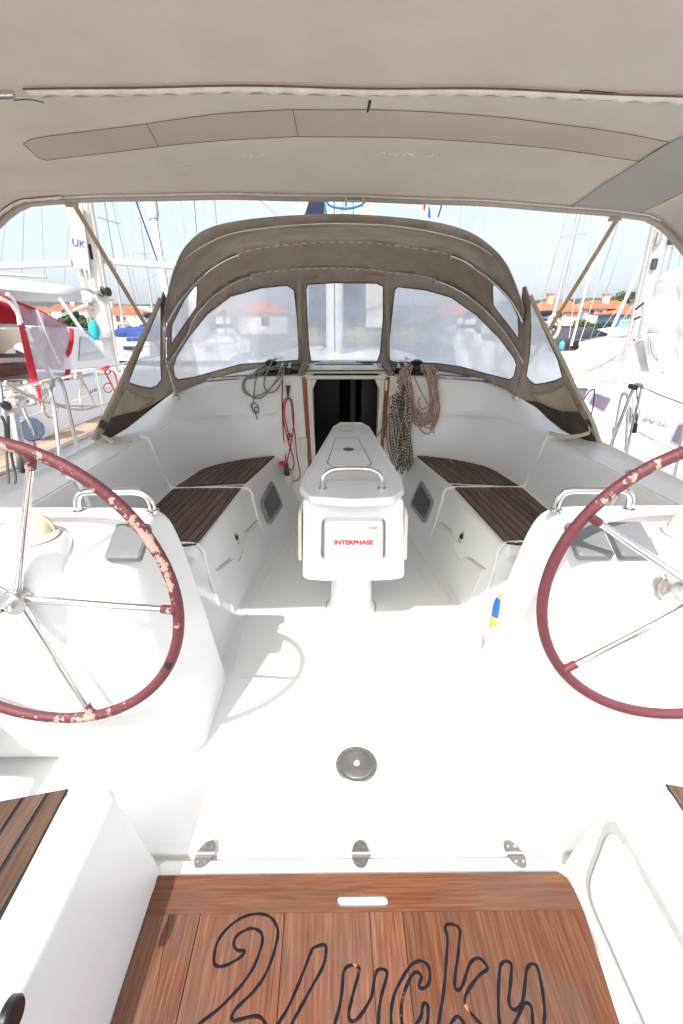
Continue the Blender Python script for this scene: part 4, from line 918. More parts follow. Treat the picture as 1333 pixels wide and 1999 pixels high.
# bottle lying between bench and right pedestal
bo = empty('plastic_bottle', 'yellow plastic bottle with a blue cap beside the right pedestal', 'bottle', at(974, 1195, Z=.30))
b0 = at(968, 1206, Y=1.70); b1 = at(977, 1168, Y=1.71); ax = (b1-b0).normalized(); Lb = (b1-b0).length
pk_ = MB().prism([at(x, y, Y=1.75) for x, y in ((955, 1202), (963, 1187), (969, 1210), (963, 1262), (953, 1272), (950, 1250))], (0, .04, 0)).build('fender_pocket', gel_c, yacht, bevel=.006)
MB().lathe([(.0, -.035), (.018, -.035), (.021, -.03), (.021, Lb*.3), (.018, Lb*.5)], b0, ax, n=20).build('bottle_body', yellow, bo)
MB().lathe([(.021, Lb*.08), (.023, Lb*.12), (.023, Lb*.8), (.018, Lb*.98), (.0, Lb)], b0, ax, n=20).build('cap', blue_pl, bo)
MB().lathe([(.0, Lb), (.012, Lb), (.010, Lb*1.12), (.0, Lb*1.15)], b0, ax, n=16).build('spout', yellow, bo)

crk = simple('hairline_crack', (.16, .15, .14), .8)
for L in ([(452, 1151), (462, 1140), (470, 1132)], [(506, 1066), (512, 1062), (519, 1058)], [(890, 1152), (898, 1160), (903, 1172)], [(847, 1068), (851, 1073), (852, 1077)]):
    MB().tube([at(x, y, Z=.004) for x, y in L], .0012, 5).build('hairline_crack', crk, floor)
# ================================================================== spray hood
hoodm = empty('spray_hood', 'brown canvas spray hood with cloudy clear windows over the companionway', 'spray hood', (0, 3.8, 1.1))
def lerp(a, b, t): return a+(b-a)*t
def interp(tab_, x):
    if x <= tab_[0][0]: return tab_[0][1]
    for (x0, y0), (x1, y1) in zip(tab_[:-1], tab_[1:]):
        if x <= x1: return lerp(y0, y1, (x-x0)/(x1-x0))
    return tab_[-1][1]
def curvetab(pts, n=8):
    c = cr_spline([Vector((x, y, 0)) for x, y in pts], n); return [(p.x, p.y) for p in c]
# outlines in the photograph with the distance (y) of every arch
E0 = curvetab([(322, 600), (335, 540), (352, 497), (372, 470), (400, 449), (450, 434), (540, 423), (655, 418), (770, 424), (860, 436), (920, 455), (965, 487), (992, 522), (1012, 570), (1022, 600)])       # aft lip of the roof
A1 = curvetab([(322, 628), (325, 590), (338, 545), (352, 515), (386, 486), (448, 457), (540, 442), (655, 436), (770, 441), (860, 456), (920, 474), (962, 500), (992, 535), (1008, 570), (1022, 628)])     # first arch
A2 = curvetab([(326, 628), (340, 603), (357, 577), (393, 538), (448, 502), (520, 482), (655, 471), (770, 478), (880, 497), (940, 530), (985, 570), (1008, 602), (1020, 628)])
A3 = curvetab([(326, 708), (362, 655), (386, 606), (448, 553), (520, 531), (655, 523), (770, 532), (850, 545), (910, 573), (960, 615), (1000, 668), (1022, 708)])
B0 = curvetab([(338, 772), (370, 762), (410, 745), (450, 727), (500, 713), (560, 708), (655, 706), (770, 709), (850, 713), (900, 722), (950, 738), (990, 757), (1010, 772)])
Y0t = [(300, 3.30), (400, 3.16), (655, 3.10), (900, 3.16), (1040, 3.30)]
Y1t = [(300, 3.45), (400, 3.32), (655, 3.26), (900, 3.32), (1040, 3.45)]
Y2t = [(320, 3.50), (400, 3.78), (520, 3.95), (655, 4.0), (800, 3.95), (920, 3.80), (1020, 3.50)]
Y3t = [(326, 3.60), (400, 4.05), (520, 4.42), (655, 4.5), (800, 4.42), (920, 4.10), (1022, 3.60)]
YBt = [(335, 3.72), (400, 4.3), (500, 4.85), (655, 5.05), (800, 4.9), (900, 4.5), (1012, 3.72)]
def band(T, YT, U, YU):
    def fn(x, y):
        a = interp(T, x); b = interp(U, x); t = 0 if abs(b-a) < 1e-6 else max(-.15, min(1.15, (y-a)/(b-a)))
        return at(x, y, Y=lerp(interp(YT, x), interp(YU, x), t))
    return fn
def between(T, U, i0=0): return [(x, y) for x, y in T]+[(x, y) for x, y in reversed(U)]
def win(name, poly, fn, off, mat, par, step=10, border=True):
    p2 = poly
    m = MB(); chart(m, [(p[0], p[1]) for p in p2], [], fn, step); o = m.build(name, mat, par)
    if border:
        pts = [fn(p[0], p[1])+Vector((0, -.003, 0)) for p in dense(p2, 8)]
        MB().tube(pts, .005, 6, closed=True).build('window_binding', trim, o)
    return o
# roof: lip to first arch, first to second, second to third
f01 = band(E0, Y0t, A1, Y1t); m = MB(); chart(m, between(E0, A1), [], f01, 12); m.build('roof_lip', dod, hoodm, solid=.004)
f12 = band(A1, Y1t, A2, Y2t); m = MB(); chart(m, between(A1, A2), [], f12, 12); m.build('roof_panel', dod, hoodm, solid=.004)
c1 = lambda L: [(170+x/4.165, 400+y/4.165) for x, y in L]; c2 = lambda L: [(880+x/4.165, 400+y/4.165) for x, y in L]
WL = [p[:] for p in c1([(680, 1140), (690, 970), (790, 770), (870, 665), (893, 655), (897, 690), (888, 830), (800, 960)])]
WR = c2([(338, 660), (350, 628), (400, 660), (480, 770), (548, 910), (552, 1095), (500, 1020), (420, 920), (342, 810)])
f23 = band(A2, Y2t, A3, Y3t); m = MB(); chart(m, between(A2, A3), [WL, WR], f23, 10); m.build('roof_panel', canvas('spray_hood_canvas_forward', (.45, .39, .33), tcol=(.54, .48, .41), transl=.3, stain=.4, stain_scale=4), hoodm, solid=.004)
win('side_window', WL, f23, 0, vin2, hoodm); win('side_window', WR, f23, 0, vin2, hoodm)
# windscreen with its three windows
f3b = band(A3, Y3t, B0, YBt)
W1 = [(338, 716), (345, 695), (370, 655), (405, 612), (450, 578), (510, 562), (560, 557), (574, 566), (580, 620), (584, 690), (582, 703), (540, 706), (470, 711), (430, 722), (380, 736), (348, 741), (340, 735)]
W2 = [(597, 565), (601, 555), (655, 552), (735, 553), (748, 560), (748, 620), (742, 690), (736, 706), (655, 706), (607, 705), (603, 680), (599, 620)]
W3 = [(770, 566), (776, 560), (830, 566), (880, 580), (930, 615), (975, 660), (1004, 700), (1008, 712), (1003, 735), (995, 741), (950, 730), (900, 716), (850, 709), (768, 707), (756, 700), (762, 640)]
base_low = curvetab([(338, 775), (370, 768), (410, 756), (450, 741), (500, 727), (560, 720), (655, 717), (770, 720), (850, 724), (900, 732), (950, 746), (990, 763), (1010, 778)])
m = MB(); chart(m, between(A3, base_low), [W1, W2, W3], f3b, 10); m.build('windscreen_panel', dod, hoodm, solid=.004)
for W_ in (W1, W2, W3): win('window', W_, f3b, 0, vin_c if W_ is W2 else vin, hoodm)
for x0, x1 in (((583, 590)), ((755, 761))):      # webbing posts beside the centre window
    MB().prism([f3b(x0-3, 548)+Vector((0, -.02, 0)), f3b(x1-3, 548)+Vector((0, -.02, 0)), f3b(x1, 706)+Vector((0, -.02, 0)), f3b(x0, 706)+Vector((0, -.02, 0))], (0, -.006, 0)).build('stay_strap', dod_l, hoodm, bevel=.001)
for L in ([(600, 545), (597, 552), (594, 600), (597, 640), (598, 660), (595, 690)], [(594, 556), (606, 546), (622, 542)]): MB().tube(cr_spline([f3b(x, y)+Vector((0, -.03, 0)) for x, y in L], 5), .007, 8).build('roll_strap', webbing, hoodm)
MB().prism([f3b(x, y)+Vector((0, -.03, 0)) for x, y in ((713, 537), (752, 538), (752, 546), (713, 545))], (0, -.012, 0)).build('roll_strap', webbing, hoodm, bevel=.003)
# pale piping lines on the roof and wavy lacing of the arch sleeves
def along(T, x0, x1, n): return [(lerp(x0, x1, i/n), interp(T, lerp(x0, x1, i/n))) for i in range(n+1)]
MB().tube([f01(x, y)+Vector((0, -.006, -.004)) for x, y in [(x, y-1) for x, y in along(A1, 360, 960, 60)]], .004, 6).build('piping', white_web, hoodm)
def lacing(T, YT, x0, x1, w_, n=46, name='sleeve_lacing', par=None, mat=None, drop=0, amp=1.0):
    up = []; dn = []
    for i in range(n*4+1):
        x = lerp(x0, x1, i/(n*4)); y = interp(T, x)+drop; Y = interp(YT, x)
        wv = 1.3*amp*math.sin(i*2*math.pi/8)
        up.append(at(x, y-w_, Y=Y-.012)); dn.append(at(x, y+w_*.4+wv, Y=Y-.018))
    return MB().grid([up, dn]).build(name, mat or white_web, par or hoodm, solid=.003)
lacing(A2, Y2t, 462, 880, 1.8); lacing(A3, Y3t, 487, 852, 2.0)
# steel frame
def bow(T, YT, x0, x1, n, name='frame_tube', r=.0125, off=(0, -.025, -.012)): return MB().tube([at(x, y, Y=interp(YT, x))+Vector(off) for x, y in along(T, x0, x1, n)], r, 12).build(name, steel, hoodm)
for T, YT, x0, x1, xi, xj in ((A2, Y2t, 327, 1019, 465, 880), (A3, Y3t, 327, 1021, 490, 850)):
    bow(T, YT, x0, xi, 24); bow(T, YT, xj, x1, 24)
    for x in (xi, xj): MB().tube([at(x, interp(T, x)-1, Y=interp(YT, x)-.02), at(x, interp(T, x)+10, Y=interp(YT, x)-.02)], .005, 6).build('zip_pull', white_web, hoodm)
for s, pts in ((-1, [(342, 771, 3.70), (333, 740, 3.66), (324, 712, 3.62), (320, 690, 3.58), (320, 640, 3.52), (322, 600, 3.47), (326, 578, 3.44)]), (1, [(1008, 771, 3.70), (1015, 740, 3.66), (1024, 712, 3.62), (1029, 690, 3.58), (1029, 640, 3.52), (1026, 600, 3.47), (1022, 582, 3.44)])):
    q = [at(x, y, Y=Y) for x, y, Y in pts]
    po = MB().tube(cr_spline(q, 5), .0145, 14).build('frame_post', steel, hoodm)
    for i in (2, 4): MB().tube([q[i]+Vector((0, 0, -.018)), q[i]+Vector((0, 0, .018))], .0185, 12).build('pivot_joint', steel_b, po)
    MB().box(q[0]+Vector((0, 0, -.02)), (.05, .05, .03)).build('deck_hinge', steel_b, po, bevel=.005)
# wings: clear pane, pale panel and dark hem each side
wingL = c1([(620, 700), (600, 760), (540, 900), (430, 1120), (300, 1400), (130, 1750), (55, 1900), (90, 1925), (200, 1890), (330, 1810), (420, 1740), (560, 1620), (690, 1530), (700, 1500), (650, 1330), (615, 1250), (612, 1000), (625, 850), (640, 760)])
wingR = c2([(610, 660), (640, 750), (700, 880), (790, 1060), (900, 1260), (1010, 1500), (1140, 1750), (1210, 1950), (1150, 1945), (1000, 1885), (900, 1830), (790, 1740), (700, 1650), (560, 1570), (520, 1540), (560, 1400), (585, 1290), (590, 1150), (585, 950), (575, 760), (585, 670)])
def wfn(s):
    # the wing runs from the aft edge (outboard) to the post: distance from the post in the chart gives depth
    def fn(x, y):
        xp = interp([(520, 352), (600, 323), (690, 321), (712, 325), (771, 342), (860, 365)], y) if False else None
        px_ = x if s < 0 else 1333+12-x
        post = interp([(520, 340), (600, 323), (690, 321), (712, 325), (771, 342), (870, 368)], y)
        edge = interp([(540, 330), (570, 318), (690, 245), (820, 200), (860, 183), (880, 178)], y)
        t = 0 if post-edge < 2 else max(0, min(1.1, (post-px_)/(post-edge)))
        yp = interp([(520, 3.40), (600, 3.47), (690, 3.58), (771, 3.70), (870, 3.72)], y)
        ye_ = interp([(540, 3.32), (690, 3.12), (860, 3.0)], y)
        return at(x, y, Y=lerp(yp, ye_, t))
    return fn
import bisect
def interp_y(tab_, v): return interp(tab_, v)
for s, wing, cc_ in ((-1, wingL, c1), (1, wingR, c2)):
    fn = wfn(s)
    if s < 0:
        pane = cc_([(600, 790), (600, 1290), (606, 1420), (570, 1470), (520, 1490), (430, 1475), (350, 1450), (340, 1430), (420, 1220), (500, 1030)])
        pale = cc_([(318, 1492), (400, 1550), (480, 1580), (555, 1572), (500, 1635), (430, 1668), (330, 1690), (200, 1725), (250, 1620)])
        dark = cc_([(200, 1728), (330, 1693), (430, 1672), (505, 1640), (580, 1595), (690, 1530), (560, 1630), (420, 1742), (330, 1812), (200, 1890), (100, 1925), (140, 1850)])
        edge = cc_([(600, 760), (540, 900), (430, 1120), (300, 1400), (130, 1750), (45, 1905)])
    else:
        pane = cc_([(642, 760), (700, 890), (790, 1090), (870, 1260), (908, 1400), (860, 1425), (760, 1450), (680, 1460), (630, 1420), (610, 1390), (640, 1200), (650, 1000)])
        pale = cc_([(632, 1525), (740, 1545), (830, 1520), (930, 1468), (990, 1570), (1035, 1675), (900, 1672), (780, 1630), (690, 1590)])
        dark = cc_([(600, 1590), (690, 1595), (780, 1636), (900, 1680), (1040, 1680), (1100, 1780), (1190, 1940), (1000, 1880), (900, 1825), (790, 1735), (700, 1650)])
        edge = cc_([(640, 740), (700, 870), (790, 1050), (900, 1260), (1010, 1500), (1140, 1750), (1210, 1950)])
    m = MB(); chart(m, wing, [pane, pale], fn, 9); m.build('wing_panel', dod, hoodm, solid=.004)
    win('wing_window', pane, fn, 0, vin2, hoodm)
    m = MB(); chart(m, pale, [], fn, 9); m.build('pale_wing_panel', dod_l, hoodm, solid=.004)
    m = MB(); chart(m, dark, [], lambda x, y: fn(x, y)+Vector((0, -.008, 0)), 9); m.build('dark_hem', dod_d, hoodm, solid=.003)
    e = [fn(x, y)+Vector((0, -.01, 0)) for x, y in edge]
    MB().tube(cr_spline(e, 5), .014, 8).build('edge_hem', dod_l if s > 0 else dod, hoodm)
    # strap, buckle and hook at the foot
    foot = e[-1] if s > 0 else e[-1]
    bk0 = at(201, 829, Y=3.0) if s < 0 else at(1149, 826, Y=3.0)
    MB().box(bk0, (.045, .015, .055), ry=s*-.45).build('buckle', black_p, hoodm, bevel=.004)
    tl = [(196, 838), (199, 850), (210, 856), (218, 862), (222, 860)] if s < 0 else [(1148, 832), (1150, 843), (1130, 850), (1100, 852), (1072, 845)]
    rows = [at(x, y, Y=2.97) for x, y in tl]; c = cr_spline(rows, 5)
    MB().grid([[p+Vector((0, 0, .012)) for p in c], [p+Vector((0, -.01, -.012)) for p in c]]).build('strap_tail', dod_l, hoodm, solid=.003)
    ft = at(184, 865, Y=2.98) if s < 0 else at(1165, 864, Y=2.98)
    MB().tube([ft+Vector((0, 0, -.03)), ft, ft+Vector((-s*.015, 0, .04))], .005, 8).build('deck_hook', steel_b, hoodm)
# ================================================================== bimini
bi = empty('bimini', 'beige canvas bimini stretched overhead across the whole cockpit', 'bimini', (0, 1.7, 2.2))
def bz_(x, y):          # height of the fabric
    x = (x-.009)/1.12; y = y/1.12
    a = max(0, abs(x+.05)-.2); side_drop = .026*a*a+(.0 if a < 1.45 else 1.1*(a-1.45)**1.6)
    sag = .018*(1-math.cos(2*math.pi*(y-1.74)/1.17))*.5
    return .0022*math.sin(x*9+math.sin(y*3)*2)+.0018*math.sin(y*17+x*2.2)+1.6+1.12*(.662-(.003+.016*max(0, min(1.2, (y-1.74)/1.18)))*x-.012*(abs(y-1.74))-side_drop-(-.012*math.sin(math.pi*max(0, min(1, (y-1.74)/1.18)))))
def fedge(x):           # front edge: bow bent slightly aft at the sides
    return 2.93+.0*x-.018*x*x*0
xs = [-2.30+4.65*i/60 for i in range(61)]
YF = 3.27
rows = []
for j in range(37):
    y = .55+(YF-.55)*j/36
    rows.append([Vector((x, y, bz_(x, y))) for x in xs])
MB().grid(rows).build('canopy', bim, bi, solid=.003, ang=60)
def BP(x, y, d=.004): return Vector((x, y, bz_(x, y)-d))
def bpx(px, py):      # where a sight line meets the fabric
    y = 2.0
    for _ in range(30):
        p = at(px, py, Y=y); zz = bz_(p.x, y); d = ray(px, py); p2 = at(px, py, Z=min(zz, 2.6)); y = .5*y+.5*max(.3, min(3.6, p2.y))
    return p2
# hem along the front edge
fr = [BP(x, YF, .012) for x in xs]
MB().tube(fr, .019, 10).build('front_hem', bim2, bi)
MB().tube([BP(x, YF-.04, .010) for x in xs if abs(x) < 1.95], .0045, 6).build('piping', white_web, bi)
# front bow, middle bow in its laced sleeve
def wavy(y, x0, x1, n, w_, name, amp):
    up = []; dn = []; e2 = []
    for i in range(n*8+1):
        x = lerp(x0, x1, i/(n*8)); up.append(BP(x, y-.012, .006)); dn.append(BP(x, y+w_+amp*math.sin(i*2*math.pi/8), .020)); e2.append(BP(x, y-.016, .012))
    o = MB().grid([up, dn]).build(name, white_web, bi, solid=.003)
    MB().tube(e2, .0028, 6).build('sleeve_binding', simple('rusty_binding', (.16, .085, .05), .8, var=.3, scale=30) if 'rusty_binding' not in MATS else MATS['rusty_binding'], bi)
    MB().grid([[BP(lerp(x0, x1, i/60), y+.012, .010) for i in range(61)], [BP(lerp(x0, x1, i/60), y+.055+.006*math.sin(i*2.1), .006) for i in range(61)]]).build('sleeve_flap', bim2, bi, solid=.002)
    return o
wavy(1.94, -1.10, 1.25, 24, .014, 'sleeve_lacing', .012)
wavy(YF-.07, -2.25, -1.68, 8, .012, 'sleeve_lacing', .007)
MB().tube([BP(x, 1.955, .014) for x in [-2.2+.05*i for i in range(22)]], .0125, 12).build('bow_tube', steel, bi)
MB().tube([BP(x, 1.955, .014) for x in [1.25+.05*i for i in range(19)]], .0125, 12).build('bow_tube', steel, bi)
# sewn reinforcement bands
def bandpoly(name, pxs, mat, d=.005, step=.06):
    q = [bpx(x, y).to_2d() for x, y in pxs]; m = MB(); chart(m, [(p.x, p.y) for p in q], [], lambda x, y: BP(x, y, d), step); o = m.build(name, mat, bi)
    MB().tube([BP(p[0], p[1], d+.001) for p in dense(q, .05)], .0012, 5, closed=True).build('seam', trim, o); return o
bandpoly('reinforcement_band', [(45, 278), (60, 268), (95, 262), (285, 238), (420, 219), (572, 210), (720, 210), (860, 216), (1000, 227), (1150, 246), (1306, 274), (1250, 312), (1100, 290), (950, 275), (800, 266), (690, 264), (580, 263), (450, 270), (310, 283), (180, 299), (90, 310), (75, 306)], bim2)
bandpoly('corner_patch', [(1333, 262), (1400, 230), (1400, 330), (1333, 372), (1240, 418), (1115, 400), (1306, 275)], bim3, .008)
MB().tube([bpx(x, y)+Vector((0, 0, -.008)) for x, y in ((285, 238), (310, 283))], .0012, 5).build('seam', trim, bi)
MB().tube([bpx(x, y)+Vector((0, 0, -.008)) for x, y in ((572, 212), (582, 263))], .0012, 5).build('seam', trim, bi)
for L in ([(213, 167), (250, 168), (300, 167), (318, 172)], [(1118, 178), (1140, 172), (1180, 175), (1225, 178)], [(25, 192), (55, 190), (85, 196)]): MB().tube(cr_spline([bpx(x, y)+Vector((0, 0, -.006)) for x, y in L], 4), .0016, 5).build('loose_thread', black_p, bi)
# pale rubbed marks on the cloth
rub = simple('rubbed_canvas', (.78, .74, .68), .9, var=.3, scale=60)
random.seed(4)
for k in range(34):
    px_ = random.gauss(785, 42) if k < 22 else random.choice((random.gauss(490, 22), random.gauss(360, 10))); py_ = 298+(px_-785)*.05*(px_ > 600)+random.uniform(-3, 3)+(4 if px_ < 600 else 0)+(22 if px_ < 420 else 0)
    l_ = random.uniform(3, 12); q = [bpx(px_, py_), bpx(px_+l_, py_+.6), bpx(px_+l_*.8, py_+1.6), bpx(px_+l_*.2, py_+1.3)]
    MB().prism([p+Vector((0, 0, -.0035)) for p in q], (0, 0, -.0006)).build('rubbed_mark', rub, bi, smooth=False)
# zip pull
zp = bpx(722, 190); MB().tube([zp+Vector((0, 0, -.012)), zp+Vector((-.004, .05, -.022))], [.006, .004], 8).build('zip_pull', black_p, bi)
# corner flap at the left end of the middle bow
# snap hook at the middle of the front edge
hc = BP(.03, YF-.02, .03)
bk_ = MB().box(hc, (.07, .03, .012)).build('hem_bracket', steel_b, bi, bevel=.004)
for dx in (-.05, .05): MB().tube([hc+Vector((dx, -.01, .02)), hc+Vector((dx, -.015, -.03))], .006, 8).build('hem_clip', white_web, bi)
def strap(name, label, a, b, wdt=.03):
    d = (b-a).normalized(); sd = d.cross(Vector((0, 1, .3))).normalized()*wdt/2
    return tag(MB().prism([a-sd, a+sd, b+sd, b-sd], d.cross(sd).normalized()*.003).build(name, webbing), label, 'strap', 'webbing straps that tension the bimini')
strap('bimini_strap', 'beige webbing strap from the bimini\'s left front corner to the deck', at(146, 401, Y=YF+.01), Vector((-1.50, 4.5, .98)))
strap('bimini_strap', 'beige webbing strap from the bimini\'s right front corner to the deck', at(1204, 428, Y=YF+.01), Vector((1.56, 4.5, .98)))
for px, py in ((140, 400), (1200, 428)):
    q = at(px, py, Y=YF); MB().box(q+Vector((0, 0, .0)), (.07, .03, .02)).build('strap_patch', bim2, bi, bevel=.004)
# ================================================================== the world around: water, shore, hills
WZ = -1.0
wm, wt, wb = newmat('harbour_water')
wb.inputs['Base Color'].default_value = (.045, .075, .085, 1); wb.inputs['Roughness'].default_value = .08; wb.inputs['Specular IOR Level'].default_value = .5
tcw = N(wt, 'TexCoord'); nw = N(wt, 'TexNoise'); nw.inputs['Scale'].default_value = 2.2; nw.inputs['Detail'].default_value = 5; wt.links.new(tcw.outputs['Object'], nw.inputs[0])
bw = N(wt, 'Bump'); bw.inputs['Strength'].default_value = .45; bw.inputs['Distance'].default_value = .12; wt.links.new(nw.outputs[0], bw.inputs['Height']); wt.links.new(bw.outputs[0], wb.inputs['Normal'])
tag(MB().add([(-1500, -400, WZ), (1500, -400, WZ), (1500, 95, WZ), (-1500, 95, WZ)], [(0, 1, 2, 3)]).build('water', wm), kind='structure')
earth = simple('dry_ground', (.24, .21, .15), .9, var=.3, scale=.05)
tag(MB().grid([[Vector((x, y, z)) for x in range(-1500, 1501, 300)] for y, z in ((94, WZ-.5), (96, -.2), (130, .3), (2600, 1.0))]).build('shore_ground', earth), kind='structure')
hillm, ht, hb_ = newmat('wooded_hill')
tch = N(ht, 'TexCoord'); nh = N(ht, 'TexNoise'); nh.inputs['Scale'].default_value = .035; nh.inputs['Detail'].default_value = 9; nh.inputs['Roughness'].default_value = .7; ht.links.new(tch.outputs['Object'], nh.inputs[0])
rh = N(ht, 'ValToRGB'); rh.color_ramp.elements[0].position = .36; rh.color_ramp.elements[0].color = (.010, .022, .012, 1); rh.color_ramp.elements[1].position = .66; rh.color_ramp.elements[1].color = (.055, .085, .035, 1)
ht.links.new(nh.outputs[0], rh.inputs[0]); ht.links.new(rh.outputs[0], hb_.inputs['Base Color']); hb_.inputs['Roughness'].default_value = .95; hb_.inputs['Specular IOR Level'].default_value = .05
def hnoise(x, k, s): return math.sin(x*k+s)+.5*math.sin(x*k*2.3+s*2)+.25*math.sin(x*k*5.1+s*3)
def hill(Yd, tops, name, seed):
    random.seed(seed); rows = []
    n = 360
    for j in range(7):
        r = []
        for i in range(n+1):
            px = lerp(-500, 1850, i/n); y = Yd+[0, 25, 60, 110, 170, 240, 320][j]
            x = (px-658)/F*Yd*1.08
            zt = at(px, interp(tops, px), Y=Yd).z
            kz = [0, .45, .75, .93, 1.0, .95, .6][j]
            z = WZ+(zt-WZ)*kz+(random.uniform(-1, 1)*1.6+hnoise(i, .5, j)*.8)*(1 if j else 0)*(Yd/900)
            r.append(Vector((x*(y/Yd)**.2, y, z)))
        rows.append(r)
    return tag(MB().grid(rows).build(name, hillm, ang=180), kind='structure')
hill(820, [(-500, 566), (0, 574), (70, 570), (110, 577), (160, 573), (200, 588), (240, 583), (290, 587), (330, 583), (380, 580), (450, 585), (560, 592), (655, 590), (760, 592), (860, 585), (950, 580), (1030, 576), (1060, 572), (1100, 574), (1140, 569), (1180, 577), (1230, 574), (1300, 565), (1850, 560)], 'wooded_hills', 5)
hazem = bpy.data.materials.new('pale_haze'); hazem.use_nodes = True; hn = hazem.node_tree; hn.nodes.clear()
ho = hn.nodes.new('ShaderNodeOutputMaterial'); hv = hn.nodes.new('ShaderNodeVolumePrincipled'); hv.inputs['Color'].default_value = (.86, .93, 1.0, 1); hv.inputs['Density'].default_value = HAZE_D = .00032; hv.inputs['Anisotropy'].default_value = .3
hn.links.new(hv.outputs[0], ho.inputs['Volume'])
if True:
    tag(MB().box((0, 900, 24), (3400, 3000, 55)).build('haze', hazem, smooth=False), kind='stuff')
tag(MB().box((0, -12, -.75), (90, 17, 1.3)).build('added_bounce_quay', simple('bounce_concrete', (.42, .40, .36), .9, var=.15, scale=1.5), smooth=False), kind='structure')  # unseen slab added astern to bounce sunlight onto the shaded bulkhead
# ------------------------------------------------------------------ houses
tile = simple('terracotta_tiles', (.52, .17, .075), .8, var=.35, scale=1.6, bump=.5, bscale=14)
wallw = simple('white_render', (.78, .78, .76), .8, var=.05, scale=.6); wallp = simple('peach_render', (.66, .42, .27), .8, var=.06, scale=.6); wallb = simple('blue_render', (.24, .44, .72), .8, var=.05, scale=.6)
darkw = simple('dark_window', (.03, .032, .036), .2, var=.3); brownw = simple('brown_timber', (.14, .06, .04), .6, var=.2); shut = simple('pale_shutter', (.50, .36, .34), .6, var=.1)
def house(label, x0, x1, yt_, eave, yb_, Y, wall, roofpx, wins=(), arches=(), chim=(), depth=9, balcony=None, hip=True, group='houses along the shore'):
    """x0,x1: wall edges, eave: eaves height, yb_: foot, all read off the photograph at distance Y"""
    a = at(x0, eave, Y=Y); b = at(x1, eave, Y=Y); g = at((x0+x1)/2, yb_, Y=Y).z; g = min(g, .2)
    h = empty('house', label, 'house', ((a.x+b.x)/2, Y+depth/2, g), group)
    zt = (a.z+b.z)/2
    MB().box(((a.x+b.x)/2, Y+depth/2, (g+zt)/2), (b.x-a.x, depth, zt-g)).build('wall', wall, h, smooth=False)
    if roofpx:
        rl, rr_x, rtop = roofpx; o = .6; tz = at((x0+x1)/2, rtop, Y=Y+depth/2).z; p = at(rl, rtop, Y=Y+depth/2).x; q = at(rr_x, rtop, Y=Y+depth/2).x
        A = [Vector((a.x-o, Y-o, zt)), Vector((b.x+o, Y-o, zt)), Vector((b.x+o, Y+depth+o, zt)), Vector((a.x-o, Y+depth+o, zt))]; T_ = [Vector((p, Y+depth/2, tz)), Vector((q, Y+depth/2, tz))]
        rf = MB().add(A+T_+[v-Vector((0, 0, .25)) for v in A], [(0, 1, 5, 4), (1, 2, 5), (2, 3, 4, 5), (3, 0, 4), (6, 9, 8, 7), (0, 6, 7, 1), (1, 7, 8, 2), (2, 8, 9, 3), (3, 9, 6, 0)]).build('roof', tile, h, smooth=False)
        # ridges of tiles
        st_ = MB(); n = int((b.x-a.x+2*o)/.55)
        for i in range(n):
            t = i/(n-1); e = A[0].lerp(A[1], t); xx = e.x; u = T_[0].x if xx < T_[0].x else (T_[1].x if xx > T_[1].x else xx)
            f = 1.0 if T_[0].x <= xx <= T_[1].x else ((xx-A[0].x)/(max(.1, T_[0].x-A[0].x)) if xx < T_[0].x else (A[1].x-xx)/max(.1, A[1].x-T_[1].x))
            top_ = Vector((xx, Y-o+(depth/2+o)*f, zt+(tz-zt)*f)); st_.tube([e+Vector((0, 0, .02)), top_+Vector((0, 0, .04))], .10, 5, cap=False)
        tag(st_.build('tile_rows', tile, h), kind='stuff')
        for cxp in chim:
            c = at(cxp, rtop-1, Y=Y+depth*.3); ch = MB().box((c.x, Y+depth*.3, tz-.1), (.9, .9, 1.8)).build('chimney', wall, h, smooth=False); MB().box((c.x, Y+depth*.3, tz+.95), (1.15, 1.15, .25)).build('chimney_cap', tile, h, smooth=False)
    for (wx0, wy0, wx1, wy1, m_) in wins:
        p = at(wx0, wy0, Y=Y-.02); q = at(wx1, wy1, Y=Y-.02); c = Vector(((p.x+q.x)/2, Y-.01, (p.z+q.z)/2)); sx, sz = abs(q.x-p.x), abs(p.z-q.z)
        wn = MB().box(c, (sx, .10, sz)).build('window', darkw if m_ == 0 else (brownw if m_ == 1 else shut), h, smooth=False)
        fr = MB()
        for dx in (-sx/2, sx/2): fr.box(c+Vector((dx, -.05, 0)), (.12, .1, sz+.12))
        for dz in (-sz/2, sz/2): fr.box(c+Vector((0, -.05, dz)), (sx+.12, .09, .12))
        if sx > 1.2: fr.box(c+Vector((0, -.05, 0)), (.08, .08, sz))
        fr.build('frame', wallw if m_ != 1 else brownw, wn, smooth=False)
    for (ax_, ay0, aw, ay1) in arches:
        c = at(ax_, ay0, Y=Y-.05); w2 = at(ax_+aw/2, ay0, Y=Y-.05).x-c.x; zb_ = at(ax_, ay1, Y=Y-.05).z
        pts = [Vector((c.x+w2*math.cos(t), Y-.06, c.z-w2+w2*math.sin(t))) for t in [k*math.pi/10 for k in range(11)]]+[Vector((c.x-w2, Y-.06, zb_)), Vector((c.x+w2, Y-.06, zb_))]
        MB().prism(pts, (0, .08, 0)).build('archway', brownw, h, smooth=False)
    if balcony:
        for (bx0, bx1, by) in balcony:
            p = at(bx0, by, Y=Y-1.2); q = at(bx1, by, Y=Y-1.2); s_ = MB().box(((p.x+q.x)/2, Y-.6, p.z), (q.x-p.x, 1.3, .25)).build('balcony', wallw, h, smooth=False)
            rl_ = MB().box(((p.x+q.x)/2, Y-1.2, p.z+.95), (q.x-p.x, .08, .08))
            k = p.x
            while k < q.x: rl_.box((k, Y-1.2, p.z+.5), (.06, .06, .9)); k += .35
            rl_.build('railing', brownw if wall is not wallp else wallw, s_, smooth=False)
    return h
